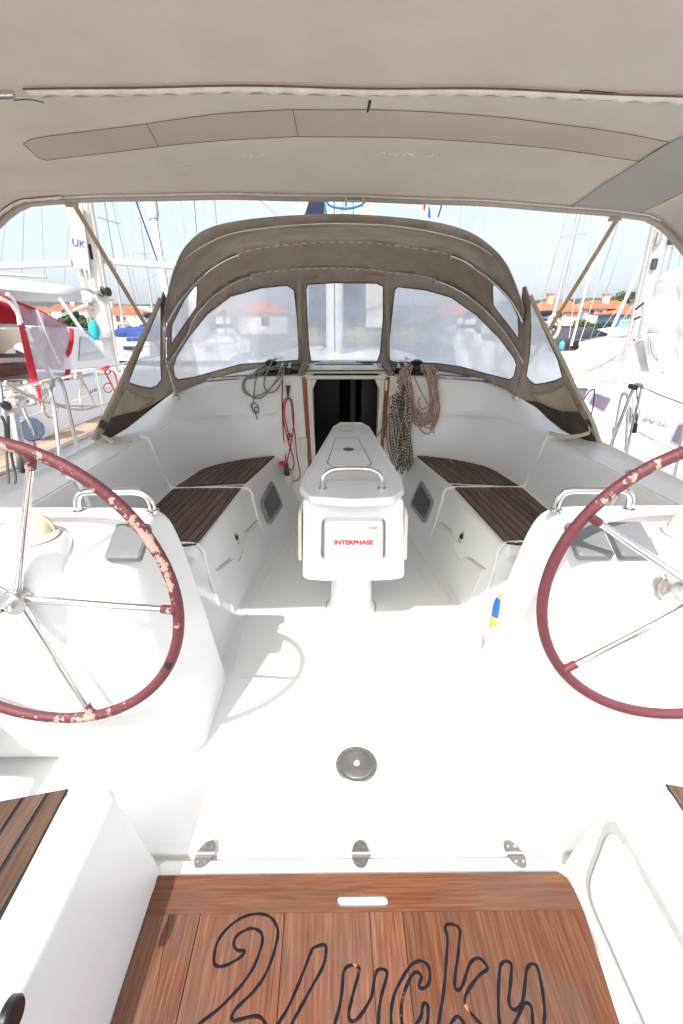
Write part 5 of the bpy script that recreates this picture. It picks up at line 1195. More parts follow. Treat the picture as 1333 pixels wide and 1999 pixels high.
house('white house with orange roof and arched balcony behind the left mast', 218, 276, 0, 609, 668, 105, wallw, (222, 245, 596), [(241, 618, 247, 626, 0), (256, 617, 259, 624, 0), (263, 617, 267, 625, 0), (228, 636, 234, 643, 0)], [(229, 616, 9, 629), (244, 617, 7, 629)], (215,), balcony=[(222, 248, 630)])
house('plain white flat roofed block right of the arched white house', 277, 325, 0, 603, 670, 112, wallw, None, [(275, 609, 279, 615, 0), (281, 624, 284, 637, 0), (300, 612, 305, 620, 0)], balcony=[(274, 292, 620)])
house('white block with stepped roof behind the arched white house', 226, 290, 0, 598, 670, 125, wallw, None, [])
house('small annex with orange lean-to roof beside the blue covered boats', 272, 300, 0, 641, 668, 98, wallw, (278, 292, 634), depth=5)
house('low house with orange roof seen above the left pine tree', 98, 175, 0, 603, 670, 150, wallw, (112, 160, 594), [(120, 606, 126, 612, 1)], chim=(142,))
house('orange roofed house at the far left behind the red spray hood', 40, 96, 0, 608, 670, 160, wallw, (60, 80, 598), [(50, 612, 60, 618, 1)])
house('peach coloured house with orange roof right of the spray hood', 1052, 1128, 0, 606, 672, 85, wallp, (1066, 1112, 587), [(1060, 616, 1069, 628, 0), (1085, 614, 1092, 627, 0), (1103, 613, 1114, 628, 2), (1066, 640, 1076, 652, 1)], chim=(1073,), balcony=[(1098, 1126, 634)])
house('white house with orange roof and brown balcony doors', 1143, 1230, 0, 600, 672, 92, wallw, (1150, 1205, 587), [(1148, 606, 1158, 613, 1), (1167, 605, 1170, 613, 0), (1172, 605, 1175, 613, 0), (1186, 604, 1202, 619, 1)], chim=(1182,), balcony=[(1182, 1212, 621)])
house('white gabled wing between the peach house and the brown balcony house', 1128, 1146, 0, 596, 672, 96, wallw, None, [])
house('sky blue house with slim windows beside the right mast', 1213, 1268, 0, 611, 672, 80, wallb, (1232, 1262, 599), [(1219, 616, 1221, 627, 0), (1230, 614, 1232, 626, 0)], chim=(1238,), depth=7)
house('pale house low down behind the windscreen on the left', 420, 560, 0, 610, 672, 110, wallw, (450, 530, 588), [(450, 620, 465, 635, 1), (510, 620, 525, 635, 1)])
house('pale house low down behind the windscreen on the right', 860, 960, 0, 612, 672, 115, wallw, (880, 930, 592), [(880, 620, 890, 632, 1), (930, 620, 942, 634, 1)])
# ------------------------------------------------------------------ trees
leafm = {}
def leafmat(name, c):
    m, t, b = newmat(name); oi = N(t, 'TexCoord'); nz = N(t, 'TexNoise'); nz.inputs['Scale'].default_value = 1.1; nz.inputs['Detail'].default_value = 5; t.links.new(oi.outputs['Object'], nz.inputs[0])
    r = N(t, 'ValToRGB'); r.color_ramp.elements[0].position = .35; r.color_ramp.elements[1].position = .65; r.color_ramp.elements[0].color = (*[k*.55 for k in c], 1); r.color_ramp.elements[1].color = (*[k*1.4 for k in c], 1)
    t.links.new(nz.outputs[0], r.inputs[0]); t.links.new(r.outputs[0], b.inputs['Base Color']); b.inputs['Roughness'].default_value = .7
    tr = N(t, 'BsdfTranslucent'); t.links.new(r.outputs[0], tr.inputs[0]); ms = N(t, 'MixShader'); ms.inputs[0].default_value = .25; o = t.nodes['Material Output']
    t.links.new(b.outputs[0], ms.inputs[1]); t.links.new(tr.outputs[0], ms.inputs[2]); t.links.new(ms.outputs[0], o.inputs[0]); return m
lf_pine = leafmat('pine_needles', (.055, .10, .025)); lf_bush = leafmat('broad_leaves', (.085, .125, .03)); lf_dark = leafmat('dark_leaves', (.04, .075, .025)); bark = simple('bark', (.12, .085, .06), .9, var=.3)
def tree(label, px0, px1, ptop, pbot, Y, mat, n=3200, seed=1, name='tree', flat_=1.0, leaf=.22, group='trees and shrubs along the shore'):
    random.seed(seed); a = at(px0, ptop, Y=Y); b = at(px1, pbot, Y=Y); cx = (a.x+b.x)/2; w2 = (b.x-a.x)/2; zt, zb = a.z, max(b.z, 0); h_ = zt-zb; g = .1
    t = empty(name, label, 'tree' if 'shrub' not in name else 'shrub', (cx, Y, g), group)
    tk = MB(); tk.tube([Vector((cx, Y, g)), Vector((cx+.1, Y, g+(zb-g)*.6+h_*.1)), Vector((cx-.1, Y, zb+h_*.55))], [.28, .2, .08], 8)
    limbs = []
    for i in range(9):
        an = random.uniform(0, 6.28); e = Vector((cx+w2*.7*math.cos(an), Y+w2*.6*math.sin(an), zb+h_*random.uniform(.35, .85))); s0 = Vector((cx, Y, g+(zb-g)*.7+h_*random.uniform(.05, .3))); tk.tube([s0, s0.lerp(e, .5)+Vector((0, 0, h_*.05)), e], [.1, .07, .03], 6)
    tk.build('trunk', bark, t)
    cl = []
    for i in range(26):
        an = random.uniform(0, 6.28); r = math.sqrt(random.random())*.78; k = random.random(); cl.append((Vector((cx+w2*r*math.cos(an), Y+w2*.8*r*math.sin(an), zb+h_*(.18+.66*k*(1-.45*r*flat_)))), random.uniform(.20, .36)*min(w2, h_*1.3)))
    m = MB(); vs = []; fs = []
    for i in range(n):
        c, r = random.choice(cl); d = Vector((random.gauss(0, 1), random.gauss(0, 1), random.gauss(0, .75))); d = d.normalized()*r*random.random()**.35
        p = c+d; nn = (d.normalized()+Vector((random.uniform(-.7, .7), random.uniform(-.7, .7), random.uniform(-.2, .9)))).normalized(); u = nn.orthogonal().normalized(); v = nn.cross(u); s_ = leaf*random.uniform(.6, 1.3); an = random.uniform(0, 6.28); u, v = u*math.cos(an)+v*math.sin(an), v*math.cos(an)-u*math.sin(an)
        k = len(vs); vs += [p-u*s_, p+v*s_*.5, p+u*s_, p-v*s_*.5]; fs.append((k, k+1, k+2, k+3))
    m.add(vs, fs); m.build('crown', mat, t, smooth=False); return t
tree('round green pine tree behind the red spray hood', 100, 184, 598, 660, 70, lf_pine, 5200, 11, 'pine_tree')
tree('tall bushy green tree left of the right mast', 1186, 1262, 560, 612, 105, lf_bush, 4200, 12, 'tree')
tree('bushy tree top rising behind the right mast', 1225, 1320, 553, 625, 108, lf_dark, 3600, 13, 'tree')
tree('green shrub in front of the brown balcony house', 1117, 1165, 618, 655, 74, lf_bush, 2200, 14, 'shrub')
tree('green shrub at the foot of the spray hood\'s right edge', 1060, 1096, 644, 675, 66, lf_bush, 1800, 15, 'shrub')
tree('small shrub between the balcony house and the blue house', 1160, 1200, 626, 645, 76, lf_dark, 1400, 16, 'shrub')
tree('low green shrub below the arched white house', 246, 276, 636, 648, 88, lf_bush, 1000, 17, 'shrub')
tree('dark tree behind the left mast', 160, 200, 612, 665, 76, lf_dark, 1800, 18, 'tree')
for i, (a_, b_2, c_) in enumerate([(350, 420, 602), (560, 700, 605), (700, 800, 603), (800, 880, 606), (950, 1050, 600)]):
    tree(['dark tree low behind the left windscreen window', 'broad dark tree behind the centre window, left half', 'dark tree behind the centre window, right half', 'dark tree seen through the right windscreen window', 'dark tree where the right windscreen window ends'][i], a_, b_2, c_, 660, 95, lf_dark, 1500, 30+i, 'tree')
# ------------------------------------------------------------------ moored boats in the distance
navy = simple('navy_canvas', (.008, .014, .045), .8, var=.25, scale=2); blue_c = simple('blue_canvas', (.02, .055, .22), .8, var=.25, scale=2); charc = simple('charcoal_canvas', (.05, .052, .06), .8, var=.2, scale=2)
alum = simple('pale_mast_alloy', (.45, .45, .46), .35, .3, var=.08, scale=3); sailc = simple('furled_sail_cloth', (.50, .48, .43), .8, var=.1, scale=2, bump=.4, bscale=5); wire = simple('rigging_wire', (.42, .43, .45), .4, .6)
def far_hull(par, cx, Y, L, Wd, z0, z1, mat, head=0, stripe=None):
    ca, sa = math.cos(head), math.sin(head)
    def T(x, y, z): return Vector((cx+x*ca-y*sa, Y+x*sa+y*ca, z))
    rows = []
    for t, w_, sh in ((-.5, .42, 0), (-.3, .48, 0), (0, .5, 0), (.25, .42, .1), (.4, .24, .2), (.5, .02, .3)):
        rows.append([T(-Wd*w_*.7, L*t, z0), T(-Wd*w_, L*t, z1-.2+sh), T(-Wd*w_, L*t, z1+sh), T(0, L*t, z1+sh+.1), T(Wd*w_, L*t, z1+sh), T(Wd*w_, L*t, z1-.2+sh), T(Wd*w_*.7, L*t, z0)])
    m = MB().grid(rows); m.add(rows[0], [tuple(range(6, -1, -1))]); hl = m.build('hull', mat, par, recalc=True, ang=40)
    if stripe:
        m = MB()
        for sgn in (-1, 1): m.grid([[T(sgn*(Wd*w_+.012), L*t, z1-.28+sh), T(sgn*(Wd*w_+.012), L*t, z1-.12+sh)] for t, w_, sh in ((-.5, .42, 0), (-.3, .48, 0), (0, .5, 0), (.25, .42, .1), (.4, .24, .2), (.5, .02, .3))])
        m.build('hull_stripe', stripe, par)
    return T
def sailboat(label, px, py, Y, L=11, cover=navy, head=0.0, mast_r=.08, hullm=gel_far, stripe=None, rails=True, bh=1.5):
    p = at(px, py, Y=Y); z1 = max(.2, min(p.z, .6)); b = empty('sailboat', label, 'sailboat', (p.x, Y, WZ), 'boats moored along the far pontoon')
    T = far_hull(b, p.x, Y, L, 3.5, WZ-.3, z1, hullm, head, stripe)
    m = MB(); m.grid([[T(-1.1, -L*.15, z1), T(-.95, -L*.15, z1+.5), T(.95, -L*.15, z1+.5), T(1.1, -L*.15, z1)], [T(-.8, L*.2, z1+.1), T(-.6, L*.2, z1+.4), T(.6, L*.2, z1+.4), T(.8, L*.2, z1+.1)]]); m.add([T(-1.1, -L*.15, z1), T(-.95, -L*.15, z1+.5), T(.95, -L*.15, z1+.5), T(1.1, -L*.15, z1)], [(0, 1, 2, 3)]); m.build('cabin', hullm, b)
    for sgn in (-1, 1):
        for k in range(2): MB().box(T(sgn*1.04, -L*.08+k*1.2, z1+.28), (.05, .7, .16), rz=head).build('cabin_window', darkw, b, smooth=False)
    MB().tube([T(0, L*.05, z1), T(0, L*.05, z1+13)], mast_r, 10).build('mast', alum, b)
    MB().tube([T(0, L*.05, z1+bh), T(0, -L*.32, z1+bh+.1)], .07, 8).build('boom', alum, b)
    MB().tube(cr_spline([T(0, L*.05, z1+bh+.25), T(0, -L*.1, z1+bh+.35), T(0, -L*.32, z1+bh+.2)], 5), [.05]+[.17]*9+[.06], 10).build('sail_cover', cover, b)
    MB().tube([T(-.9, L*.04, z1+6.5), T(.9, L*.04, z1+6.5)], .03, 6).build('spreader', alum, b)
    for e in ((0, L*.49), (0, -L*.48), (-1.6, 0), (1.6, 0)): MB().tube([T(e[0], e[1], z1+.1), T(0, L*.05, z1+12.9)], .012, 5).build('stay', wire, b)
    if rails:
        m = MB()
        for sgn in (-1, 1):
            for z in (.35, .65): m.tube([T(sgn*1.5, -L*.45, z1+z), T(sgn*1.7, 0, z1+z), T(sgn*.3, L*.46, z1+z+.3)], .014, 5)
            for k in range(6): m.tube([T(sgn*1.62, -L*.45+k*1.5, z1), T(sgn*1.62, -L*.45+k*1.5, z1+.65)], .014, 5)
        m.build('guard_rail', steel_b, b)
    hk_ = .35 if bh < 1 else 1
    MB().grid([[T(-1.0, -L*.17, z1+.55), T(-.7, -L*.17, z1+.55+.6*hk_), T(.7, -L*.17, z1+.55+.6*hk_), T(1.0, -L*.17, z1+.55)], [T(-.9, -L*.05, z1+.5), T(-.6, -L*.05, z1+.9), T(.6, -L*.05, z1+.9), T(.9, -L*.05, z1+.5)]]).build('spray_hood', cover, b, solid=.03)
    return b
sailboat('sailing boat with blue sail cover moored left below the arched house', 262, 664, 30, 11, blue_c, 1.35, bh=.45)
sailboat('sailing boat with a dark blue hull stripe behind the left spray hood wing', 250, 686, 19, 9, blue_c, 1.5, stripe=navy, bh=.5, mast_r=.05)
sailboat('sailing boat with thin pale mast beyond the horizontal pole', 302, 655, 42, 12, navy, .2, .09)
sailboat('sailing boat seen hazily through the left windscreen window', 440, 655, 34, 12, navy, .2)
sailboat('sailing boat seen hazily through the right windscreen window', 905, 652, 38, 12, blue_c, -.1)
sailboat('sailing boat with navy cover near the spray hood\'s right edge', 1080, 668, 34, 10, navy, -.9)
# motor boats at the right
def motorboat(label, px, py, Y, L, head, canvas_m, group=None):
    p = at(px, py, Y=Y); z1 = p.z; b = empty('motorboat', label, 'motorboat', (p.x, Y, WZ), group); T = far_hull(b, p.x, Y, L, 3.0, WZ-.3, z1, gel_far, head)
    MB().grid([[T(-1.1, -L*.2, z1), T(-.9, -L*.2, z1+.95), T(.9, -L*.2, z1+.95), T(1.1, -L*.2, z1)], [T(-1.0, .1, z1), T(-.8, .0, z1+.9), T(.8, .0, z1+.9), T(1.0, .1, z1)], [T(-.8, L*.22, z1+.1), T(-.7, L*.2, z1+.2), T(.7, L*.2, z1+.2), T(.8, L*.22, z1+.1)]]).build('cabin', gel_far, b, solid=.02)
    MB().grid([[T(-.95, -.2, z1+.35), T(-.86, -.2, z1+.85)], [T(-.93, L*.12, z1+.22), T(-.78, L*.10, z1+.45)]]).build('windscreen', simple('blue_tint_glass', (.05, .14, .28), .1, var=.4) if 'blue_tint_glass' not in MATS else MATS['blue_tint_glass'], b, solid=.02)
    MB().grid([[T(-1.15, -L*.42, z1+.1), T(-.95, -L*.40, z1+.8), T(.95, -L*.40, z1+.8), T(1.15, -L*.42, z1+.1)], [T(-1.0, -L*.1, z1+.7), T(-.85, -L*.1, z1+1.15), T(.85, -L*.1, z1+1.15), T(1.0, -L*.1, z1+.7)], [T(-.9, .3, z1+.8), T(-.8, .2, z1+.9), T(.8, .2, z1+.9), T(.9, .3, z1+.8)]]).build('canopy', canvas_m, b, solid=.02)
    m = MB()
    for sgn in (-1, 1):
        m.tube([T(sgn*1.3, -L*.3, z1+.6), T(sgn*1.35, 0, z1+.65), T(sgn*.7, L*.42, z1+.8), T(0, L*.52, z1+.85)], .02, 6)
        for k in range(5): m.tube([T(sgn*(1.35-.12*max(0, k-1)), -L*.3+k*L*.16, z1), T(sgn*(1.35-.12*max(0, k-1)), -L*.3+k*L*.16, z1+.65)], .016, 5)
    m.build('bow_rail', steel_b, b)
    return b
motorboat('white motor cruiser under a charcoal canopy behind the right hand yacht', 1150, 684, 27, 9, -1.25, charc)
motorboat('white motorboat with blue tinted windows in front of the blue house', 1225, 674, 34, 10, -1.35, gel_far)
motorboat('small white motorboat moored left of the charcoal canopy cruiser', 1092, 686, 32, 6, -.9, blue_c)
for i, (px, py, Y) in enumerate(((1098, 666, 15), (1145, 676, 12.5))):
    c = at(px, py, Y=Y); f = MB().lathe([(.0, 0), (.06, .02), (.085, .06), (.085, .22), (.06, .27), (.02, .3), (.02, .33)], c-Vector((0, 0, .3)), n=14)
    tag(f.build('fender', simple('light_blue_vinyl', (.10, .38, .55), .4) if 'light_blue_vinyl' not in MATS else MATS['light_blue_vinyl']), ['light blue fender by the small motorboat', 'light blue fender below the charcoal canopy'][i], 'fender', 'light blue fenders')
# white tender lying ahead of the right-hand yacht
td = empty('motorboat_tender', 'upturned white tender with a yellow rubbing strake right of the spray hood', 'tender', at(1160, 735, Y=8.5))
c0 = at(1108, 700, Y=9.0); c1_ = at(1215, 655, Y=8.4)
rows = []
for i in range(9):
    t = i/8; x0 = lerp(at(1100, 722, Y=9).x, at(1225, 700, Y=8.2).x, t); hgt = [.02, .16, .26, .31, .34, .36, .37, .37, .36][i]; wd_ = [.02, .45, .70, .85, .92, .97, 1.0, 1.0, 1.0][i]; zb2 = at(1150, 733, Y=8.6).z
    rows.append([Vector((x0, 8.7-wd_*.9, zb2)), Vector((x0, 8.7-wd_*.86, zb2+hgt*.5)), Vector((x0+.02, 8.7-wd_*.6, zb2+hgt*1.3)), Vector((x0+.03, 8.7, zb2+hgt*1.75)), Vector((x0+.02, 8.7+wd_*.6, zb2+hgt*1.3)), Vector((x0, 8.7+wd_*.9, zb2))])
MB().grid([[p for p in cr_spline(r, 4)] for r in rows]).build('tender_hull', gel_far, td)
MB().tube([r[0]+Vector((0, -.02, 0)) for r in rows], .035, 8).build('rubbing_strake', simple('ochre_rubber', (.42, .34, .10), .5), td)

# ================================================================== own rig seen past the canopies
rig = empty('mast', 'grey mast of our own yacht with blue halyard above the spray hood', 'mast', (0, 6.4, 1.2))
rx = at(652, 400, Y=6.4).x
MB().lathe([(.11, 1.2), (.11, 16)], Vector((rx, 6.4, 0)), n=24).build('mast_tube', simple('white_mast_paint', (.60, .61, .62), .35, var=.06), rig)
MB().prism([Vector((rx-.006, 6.285, 1.3)), Vector((rx+.006, 6.285, 1.3)), Vector((rx+.006, 6.285, 16)), Vector((rx-.006, 6.285, 16))], (0, .01, 0)).build('mast_track', black_p, rig)
b = MB()
b.tube(cr_spline([at(x, y, Y=6.1) for x, y in ((636, 380), (640, 398), (655, 405), (680, 407), (705, 400), (716, 386), (718, 375))], 6), .014, 8); b.tube([at(x, y, Y=6.15) for x, y in ((631, 378), (633, 395), (637, 418))], .012, 8)
tag(b.build('rope', r_blue), 'blue halyard drooping in a loop across our mast above the spray hood', 'rope')
bag = empty('sail_bag', 'cream lazy bag with a navy side panel around our mast', 'sail bag', (0, 6.5, 3.0))
for nm, L, mt in (('bag_side', ((568, 425), (580, 402), (588, 382), (592, 360), (640, 360), (636, 425)), sailc), ('navy_panel', ((592, 425), (600, 400), (606, 382), (610, 360), (636, 360), (630, 425)), navy), ('navy_apron', ((601, 440), (714, 440), (713, 626), (603, 626)), navy), ('apron_edge', ((715, 440), (748, 440), (748, 640), (714, 640)), sailc), ('bag_side', ((690, 425), (690, 360), (716, 360), (722, 385), (736, 415), (738, 425)), sailc)):
    Yb = {'navy_panel': 6.70, 'navy_apron': 6.9, 'apron_edge': 6.92}.get(nm, 6.75)
    MB().prism([at(x, y, Y=Yb) for x, y in L], (0, .35 if nm == 'bag_side' else .04, 0)).build(nm, mt, bag, bevel=.02, seg=2)
fl = empty('national_flag', 'red white and blue courtesy flag flying right of our mast', 'flag', at(832, 400, Y=8))
for nm, L, mt in (('red_stripe', ((828, 390), (833, 391), (830, 412), (826, 408)), red_pl), ('white_stripe', ((833, 391), (836, 398), (834, 425), (829, 425), (830, 412)), cover_w), ('blue_stripe', ((836, 398), (840, 410), (841, 425), (835, 425)), blue_ink)):
    MB().prism([at(x, y, Y=8) for x, y in L], (0, .01, 0)).build(nm, mt, fl, smooth=False)
lines = []
def line(label, a, b, r, mat=wire, name='stay', cat='rigging line', group='rigging of the moored yachts'):
    m = MB().tube([a, b], r, 6); return tag(m.build(name, mat), label, cat, group)
def pline(label, p, q, Y, Y2=None, r=.006, ext_=0, **kw):
    a = at(*p, Y=Y); b = at(*q, Y=Y2 or Y); b = b+(b-a)*ext_; return line(label, a, b, r, **kw)
line('white stay rising right of our mast past the flag', at(895, 470, Y=9), at(905, 330, Y=9), .012)
pline('dark blue line just right of the courtesy flag', (855, 424), (880, 340), 9, r=.012, mat=navy)
pline('thin grey stay between flag and right canopy edge', (946, 455), (950, 340), 10, r=.008)
pline('pale line slanting above the spray hood top left', (500, 384), (540, 420), 7, r=.008)
pline('thin line rising from the spray hood left of centre', (490, 425), (505, 340), 9, r=.004)

# ================================================================== left neighbour
redc = simple('red_canvas', (.46, .012, .035), .8, var=.15, scale=5, bump=.2); clear = vinyl('smoky_clear_panel', (.55, .56, .64), clear=.50, haze=.6)
teak_d = teak('bleached_deck_teak', (.34, .22, .14), (.50, .36, .25), (.60, .46, .34), 'Y', 1.0, .7); mar = simple('maroon_stripe', (.30, .02, .045), .35, var=.1)
K = empty('sailing_yacht', 'white ketch with red edged clear cockpit panels moored to our left', 'sailing yacht', (-4.3, 5, WZ))
def outline_x(y): return -2.42-.0*y-.012*max(0, y-4)**2.2
rows = []
for i in range(25):
    y = -3+i*.65; x = outline_x(y)
    rows.append([Vector((x-.30, y, -1.2)), Vector((x-.05, y, .0)), Vector((x, y, .38)), Vector((x-.02, y, .55)), Vector((x-.06, y, .60)), Vector((x-.06, y, .55))])
MB().grid(rows).build('hull', gel_n, K, ang=60)
for z, d in ((.30, .035), (.42, .028)): MB().tube([Vector((outline_x(-3+i*.65)+.0, -3+i*.65, z)) for i in range(22)], d, 8).build('rubbing_band', mar, K)
MB().grid([[Vector((outline_x(-3+i*.65)-.06-k*.46, -3+i*.65, .55+.0*k)) for k in range(4)] for i in range(24)]).build('deck_bed', rubber, K)
for k in range(9):
    rr2 = []
    for i in range(24):
        y = -3+i*.65; x = outline_x(y)-.10-k*.062; rr2.append([Vector((x, y, .558)), Vector((x-.055, y, .558))])
    MB().grid(rr2).build('deck_plank', teak_d, K, smooth=False)
MB().tube([Vector((outline_x(-3+i*.65)-.05, -3+i*.65, .63)) for i in range(22)], .022, 8).build('toe_rail', alum, K)
# deckhouse side
XS = -3.12
rows = []
for i in range(14):
    y = -2+i*.9; x = XS-.010*max(0, y-4)**2
    zt = 1.02 if y < 6 else 1.02-.05*(y-6)
    rows.append([Vector((x+.08, y, .55)), Vector((x+.06, y, .60)), Vector((x-.02, y, zt-.06)), Vector((x-.06, y, zt)), Vector((x-.5, y, zt+.04)), Vector((x-1.8, y, zt+.06))])
MB().grid(rows).build('deckhouse', gel_n, K, ang=50)
text('AMEL', .085, at(183, 765, X=XS+.045)+Vector((0.012, 0, -.02)), Matrix(((0, 0, 1), (1, 0, 0), (0, 1, 0))), blue_ink, K, sx=1.2)
def side_pt(px, py, d=.05): return at(px, py, X=XS+d)
MB().tube([side_pt(211+8.5*math.cos(a), 757+9*math.sin(a)) for a in [.5+k*.22 for k in range(26)]], .007, 6).build('round_emblem', simple('emblem_red', (.45, .03, .07), .5), K)
MB().prism([side_pt(x, y, .055) for x, y in ((198, 760), (219, 754), (219, 757), (198, 764))], (.003, 0, 0)).build('emblem_bar', blue_ink, K, smooth=False)
# cockpit coaming, cabin and wooden interior behind the panels
XP = -3.25
def kp(px, py, X=XP): return at(px, py, X=X)
MB().prism([kp(x, y, -3.9) for x, y in ((-60, 690), (60, 690), (75, 740), (40, 775), (-60, 790))], (-.1, 0, 0)).build('wooden_interior', simple('cockpit_varnish', (.20, .075, .025), .35, var=.3, scale=3), K, smooth=False)
MB().prism([kp(x, y, -4.1) for x, y in ((-80, 640), (70, 640), (70, 668), (40, 668), (10, 690), (-80, 700))], (-.1, 0, 0)).build('cream_windscreen_frame', aged_w, K, bevel=.02)
MB().prism([kp(x, y, -3.7) for x, y in ((-60, 700), (60, 698), (70, 706), (-60, 712))], (-.2, 0, 0)).build('coaming_ledge', gel_n, K, bevel=.01)
MB().prism([kp(x, y, -3.6) for x, y in ((-60, 715), (60, 712), (62, 724), (-60, 730))], (-.05, 0, 0)).build('coaming_board', brownw, K, smooth=False)
# hood: red canvas, clear panel, strips
def hoodp(x, y, X=None): return at(x, y, X=XP+(0 if X is None else X))
roofpts = [hoodp(x, y) for x, y in ((-80, 560), (0, 575), (30, 588), (70, 603), (105, 622), (140, 640))]
MB().grid([roofpts, [p+Vector((-1.6, -.1, .12)) for p in roofpts]]).build('hood_roof', redc, K, solid=.02)
MB().prism([hoodp(x, y, -.3) for x, y in ((-80, 590), (0, 583), (25, 600), (40, 632), (-80, 634))], (-.02, 0, 0)).build('hood_valance', redc, K, solid=0, smooth=False)
pan = [(26, 592), (66, 602), (104, 622), (137, 640), (136, 665), (130, 690), (137, 706), (128, 735), (128, 790), (108, 804), (78, 808), (72, 800), (56, 720), (42, 640)]
m = MB(); chart(m, pan, [], lambda x, y: at(x, y, X=XP+.04+.05*math.sin(x*.09)+.03*math.sin(y*.05)), 9); m.build('clear_panel', clear, K)
for nm, L in (('red_edge_strip', ((36, 628), (44, 624), (66, 708), (88, 802), (74, 806), (54, 720))), ('red_edge_strip', ((135, 640), (144, 642), (144, 668), (137, 695), (142, 712), (134, 735), (136, 780), (126, 800), (124, 770), (127, 728), (133, 704), (129, 690), (135, 664))), ('red_hem_strip', ((74, 800), (100, 798), (124, 792), (126, 802), (108, 808), (78, 812))), ('red_edge_strip', ((-10, 572), (12, 577), (30, 592), (46, 622), (40, 632), (22, 600), (-10, 586)))):
    m = MB(); chart(m, L, [], lambda x, y: at(x, y, X=XP+.06+.05*math.sin(x*.09)+.03*math.sin(y*.05)), 8); m.build(nm, redc, K, solid=.012)
for L in ([(0, 582), (20, 592), (34, 612), (38, 634)], [(14, 574), (28, 590), (42, 630)]): MB().tube(cr_spline([at(x, y, X=XP+.1) for x, y in L], 5), .018, 8).build('hood_tube', simple('white_tube', (.75, .75, .73), .35) if 'white_tube' not in MATS else MATS['white_tube'], K)
MB().tube([at(x, y, X=XP+.12) for x, y in ((72, 604), (96, 668), (118, 712))], .008, 6).build('panel_zip', white_web, K); MB().tube([at(x, y, X=XP+.02) for x, y in ((46, 640), (80, 700), (115, 760))], .03, 8).build('panel_tube', MATS['white_tube'], K)
# windscreen wedge ahead of the panels
wdg = [(142, 638), (158, 640), (184, 662), (205, 688), (228, 706), (228, 716), (142, 722)]
MB().prism([at(x, y, X=XS-.05) for x, y in wdg], (-.5, 0, 0)).build('windscreen_wedge', gel_n, K, bevel=.02)
MB().prism([at(x, y, X=XS-.04) for x, y in ((157, 657), (172, 660), (190, 680), (204, 698), (154, 704))], (.006, 0, 0)).build('pane', simple('greenish_pane', (.42, .48, .50), .1, var=.1), K, bevel=.002)
# winch
wc = at(34, 792, X=-3.05); wn = MB().lathe([(.16, 0), (.165, .02), (.155, .08), (.12, .10), (.105, .12), (.10, .16), (.115, .19), (.135, .20), (.135, .225), (.11, .23), (.0, .235)], wc, n=36)
tag(wn.build('winch', steel), 'large chrome winch on the left neighbour\'s coaming', 'winch')
# guard rail with stanchions
XR = -2.6
rail = [at(x, y, X=XR) for x, y in ((-120, 790), (0, 766), (90, 745), (180, 724), (260, 705))]; e = rail[-1]+(rail[-1]-rail[-2])*2
gr_ = empty('guard_rail', 'steel guard rail with stanchions along the left neighbour\'s deck', 'guard rail', (XR, 4, .55))
MB().tube(rail+[e], .0135, 10).build('top_rail', steel, gr_)
for px, py in ((185, 722), (300, 697)):
    p = at(px, py, X=XR); MB().tube([p, Vector((p.x, p.y-.02, .56))], .0125, 8).build('stanchion', steel, gr_)
MB().tube([at(x, y, X=XR) for x, y in ((-60, 840), (60, 812), (130, 788), (200, 762), (280, 735))], .005, 6).build('guard_wire', white_web, gr_)
MB().tube([at(x, y, X=XR+.05) for x, y in ((0, 745), (4, 790), (14, 850))], .014, 8).build('stanchion', steel, gr_)
hz_ = MB()
for L in ([(78, 747), (100, 742), (104, 752), (84, 757), (92, 745), (100, 760), (86, 775), (84, 800), (98, 815), (112, 800), (100, 780), (94, 765)], [(146, 728), (156, 726), (156, 736), (147, 738), (152, 728), (160, 745), (156, 775), (162, 800)], [(156, 736), (170, 760), (186, 795)], [(92, 757), (112, 790), (160, 800), (200, 790), (230, 780)], [(10, 745), (60, 775), (120, 790), (190, 792)], [(240, 715), (252, 745), (262, 765)], [(248, 712), (258, 740)]):
    hz_.tube(cr_spline([at(x, y, X=XR+.03) for x, y in L], 5), .011, 7)
tag(hz_.build('rope', r_cream), 'cream mooring rope tied in hitches along the left guard rail', 'rope')
hz2 = MB()
for L in ([(200, 724), (214, 716), (204, 716), (216, 726), (204, 730), (210, 718)], [(206, 728), (218, 752), (230, 778)], [(212, 722), (224, 730), (230, 760), (228, 775)]): hz2.tube(cr_spline([at(x, y, X=XR+.03) for x, y in L], 5), .010, 7)
tag(hz2.build('rope', simple('coral_line', (.72, .12, .12), .7)), 'coral pink line knotted on the left guard rail', 'rope')
# fairlead block and pipe
bl = empty('pulley_block', 'blue grey pulley block standing on the left neighbour\'s side deck', 'pulley block', at(60, 850, X=-2.4))
bmt = simple('blue_grey_alloy', (.22, .27, .36), .3, .7, var=.3)
q = at(60, 838, X=-2.45); MB().lathe([(.0, -.025), (.085, -.025), (.095, -.015), (.080, .0), (.095, .015), (.085, .025), (.0, .025)], q, (.7, -.7, .15), n=9).build('sheave_cheek', bmt, bl); MB().tube([q+Vector((0, 0, -.16)), q+Vector((.02, -.02, 0)), q+Vector((-.02, .0, .16))], .014, 8).build('shackle', steel, bl)
pp = empty('rod_holder', 'open steel tube fixed to the left neighbour\'s rail', 'rod holder', at(30, 860, X=-2.35)); a_ = at(26, 806, X=-2.35); b_3 = at(37, 868, X=-2.35)
MB().tube([b_3+(b_3-a_)*.9, a_], .032, 20, cap=False).build('tube_wall', steel_b, pp, solid=.004); MB().tube([a_.lerp(b_3, .08), a_.lerp(b_3, .1)], .027, 16).build('tube_bore', black_p, pp)
ln = MB()
for L in ([(3, 812), (10, 830), (12, 870), (14, 905), (17, 945)], [(16, 812), (17, 850), (24, 900), (30, 930), (28, 950)]): ln.tube(cr_spline([at(x, y, X=-2.0) for x, y in L], 5), .008, 7)
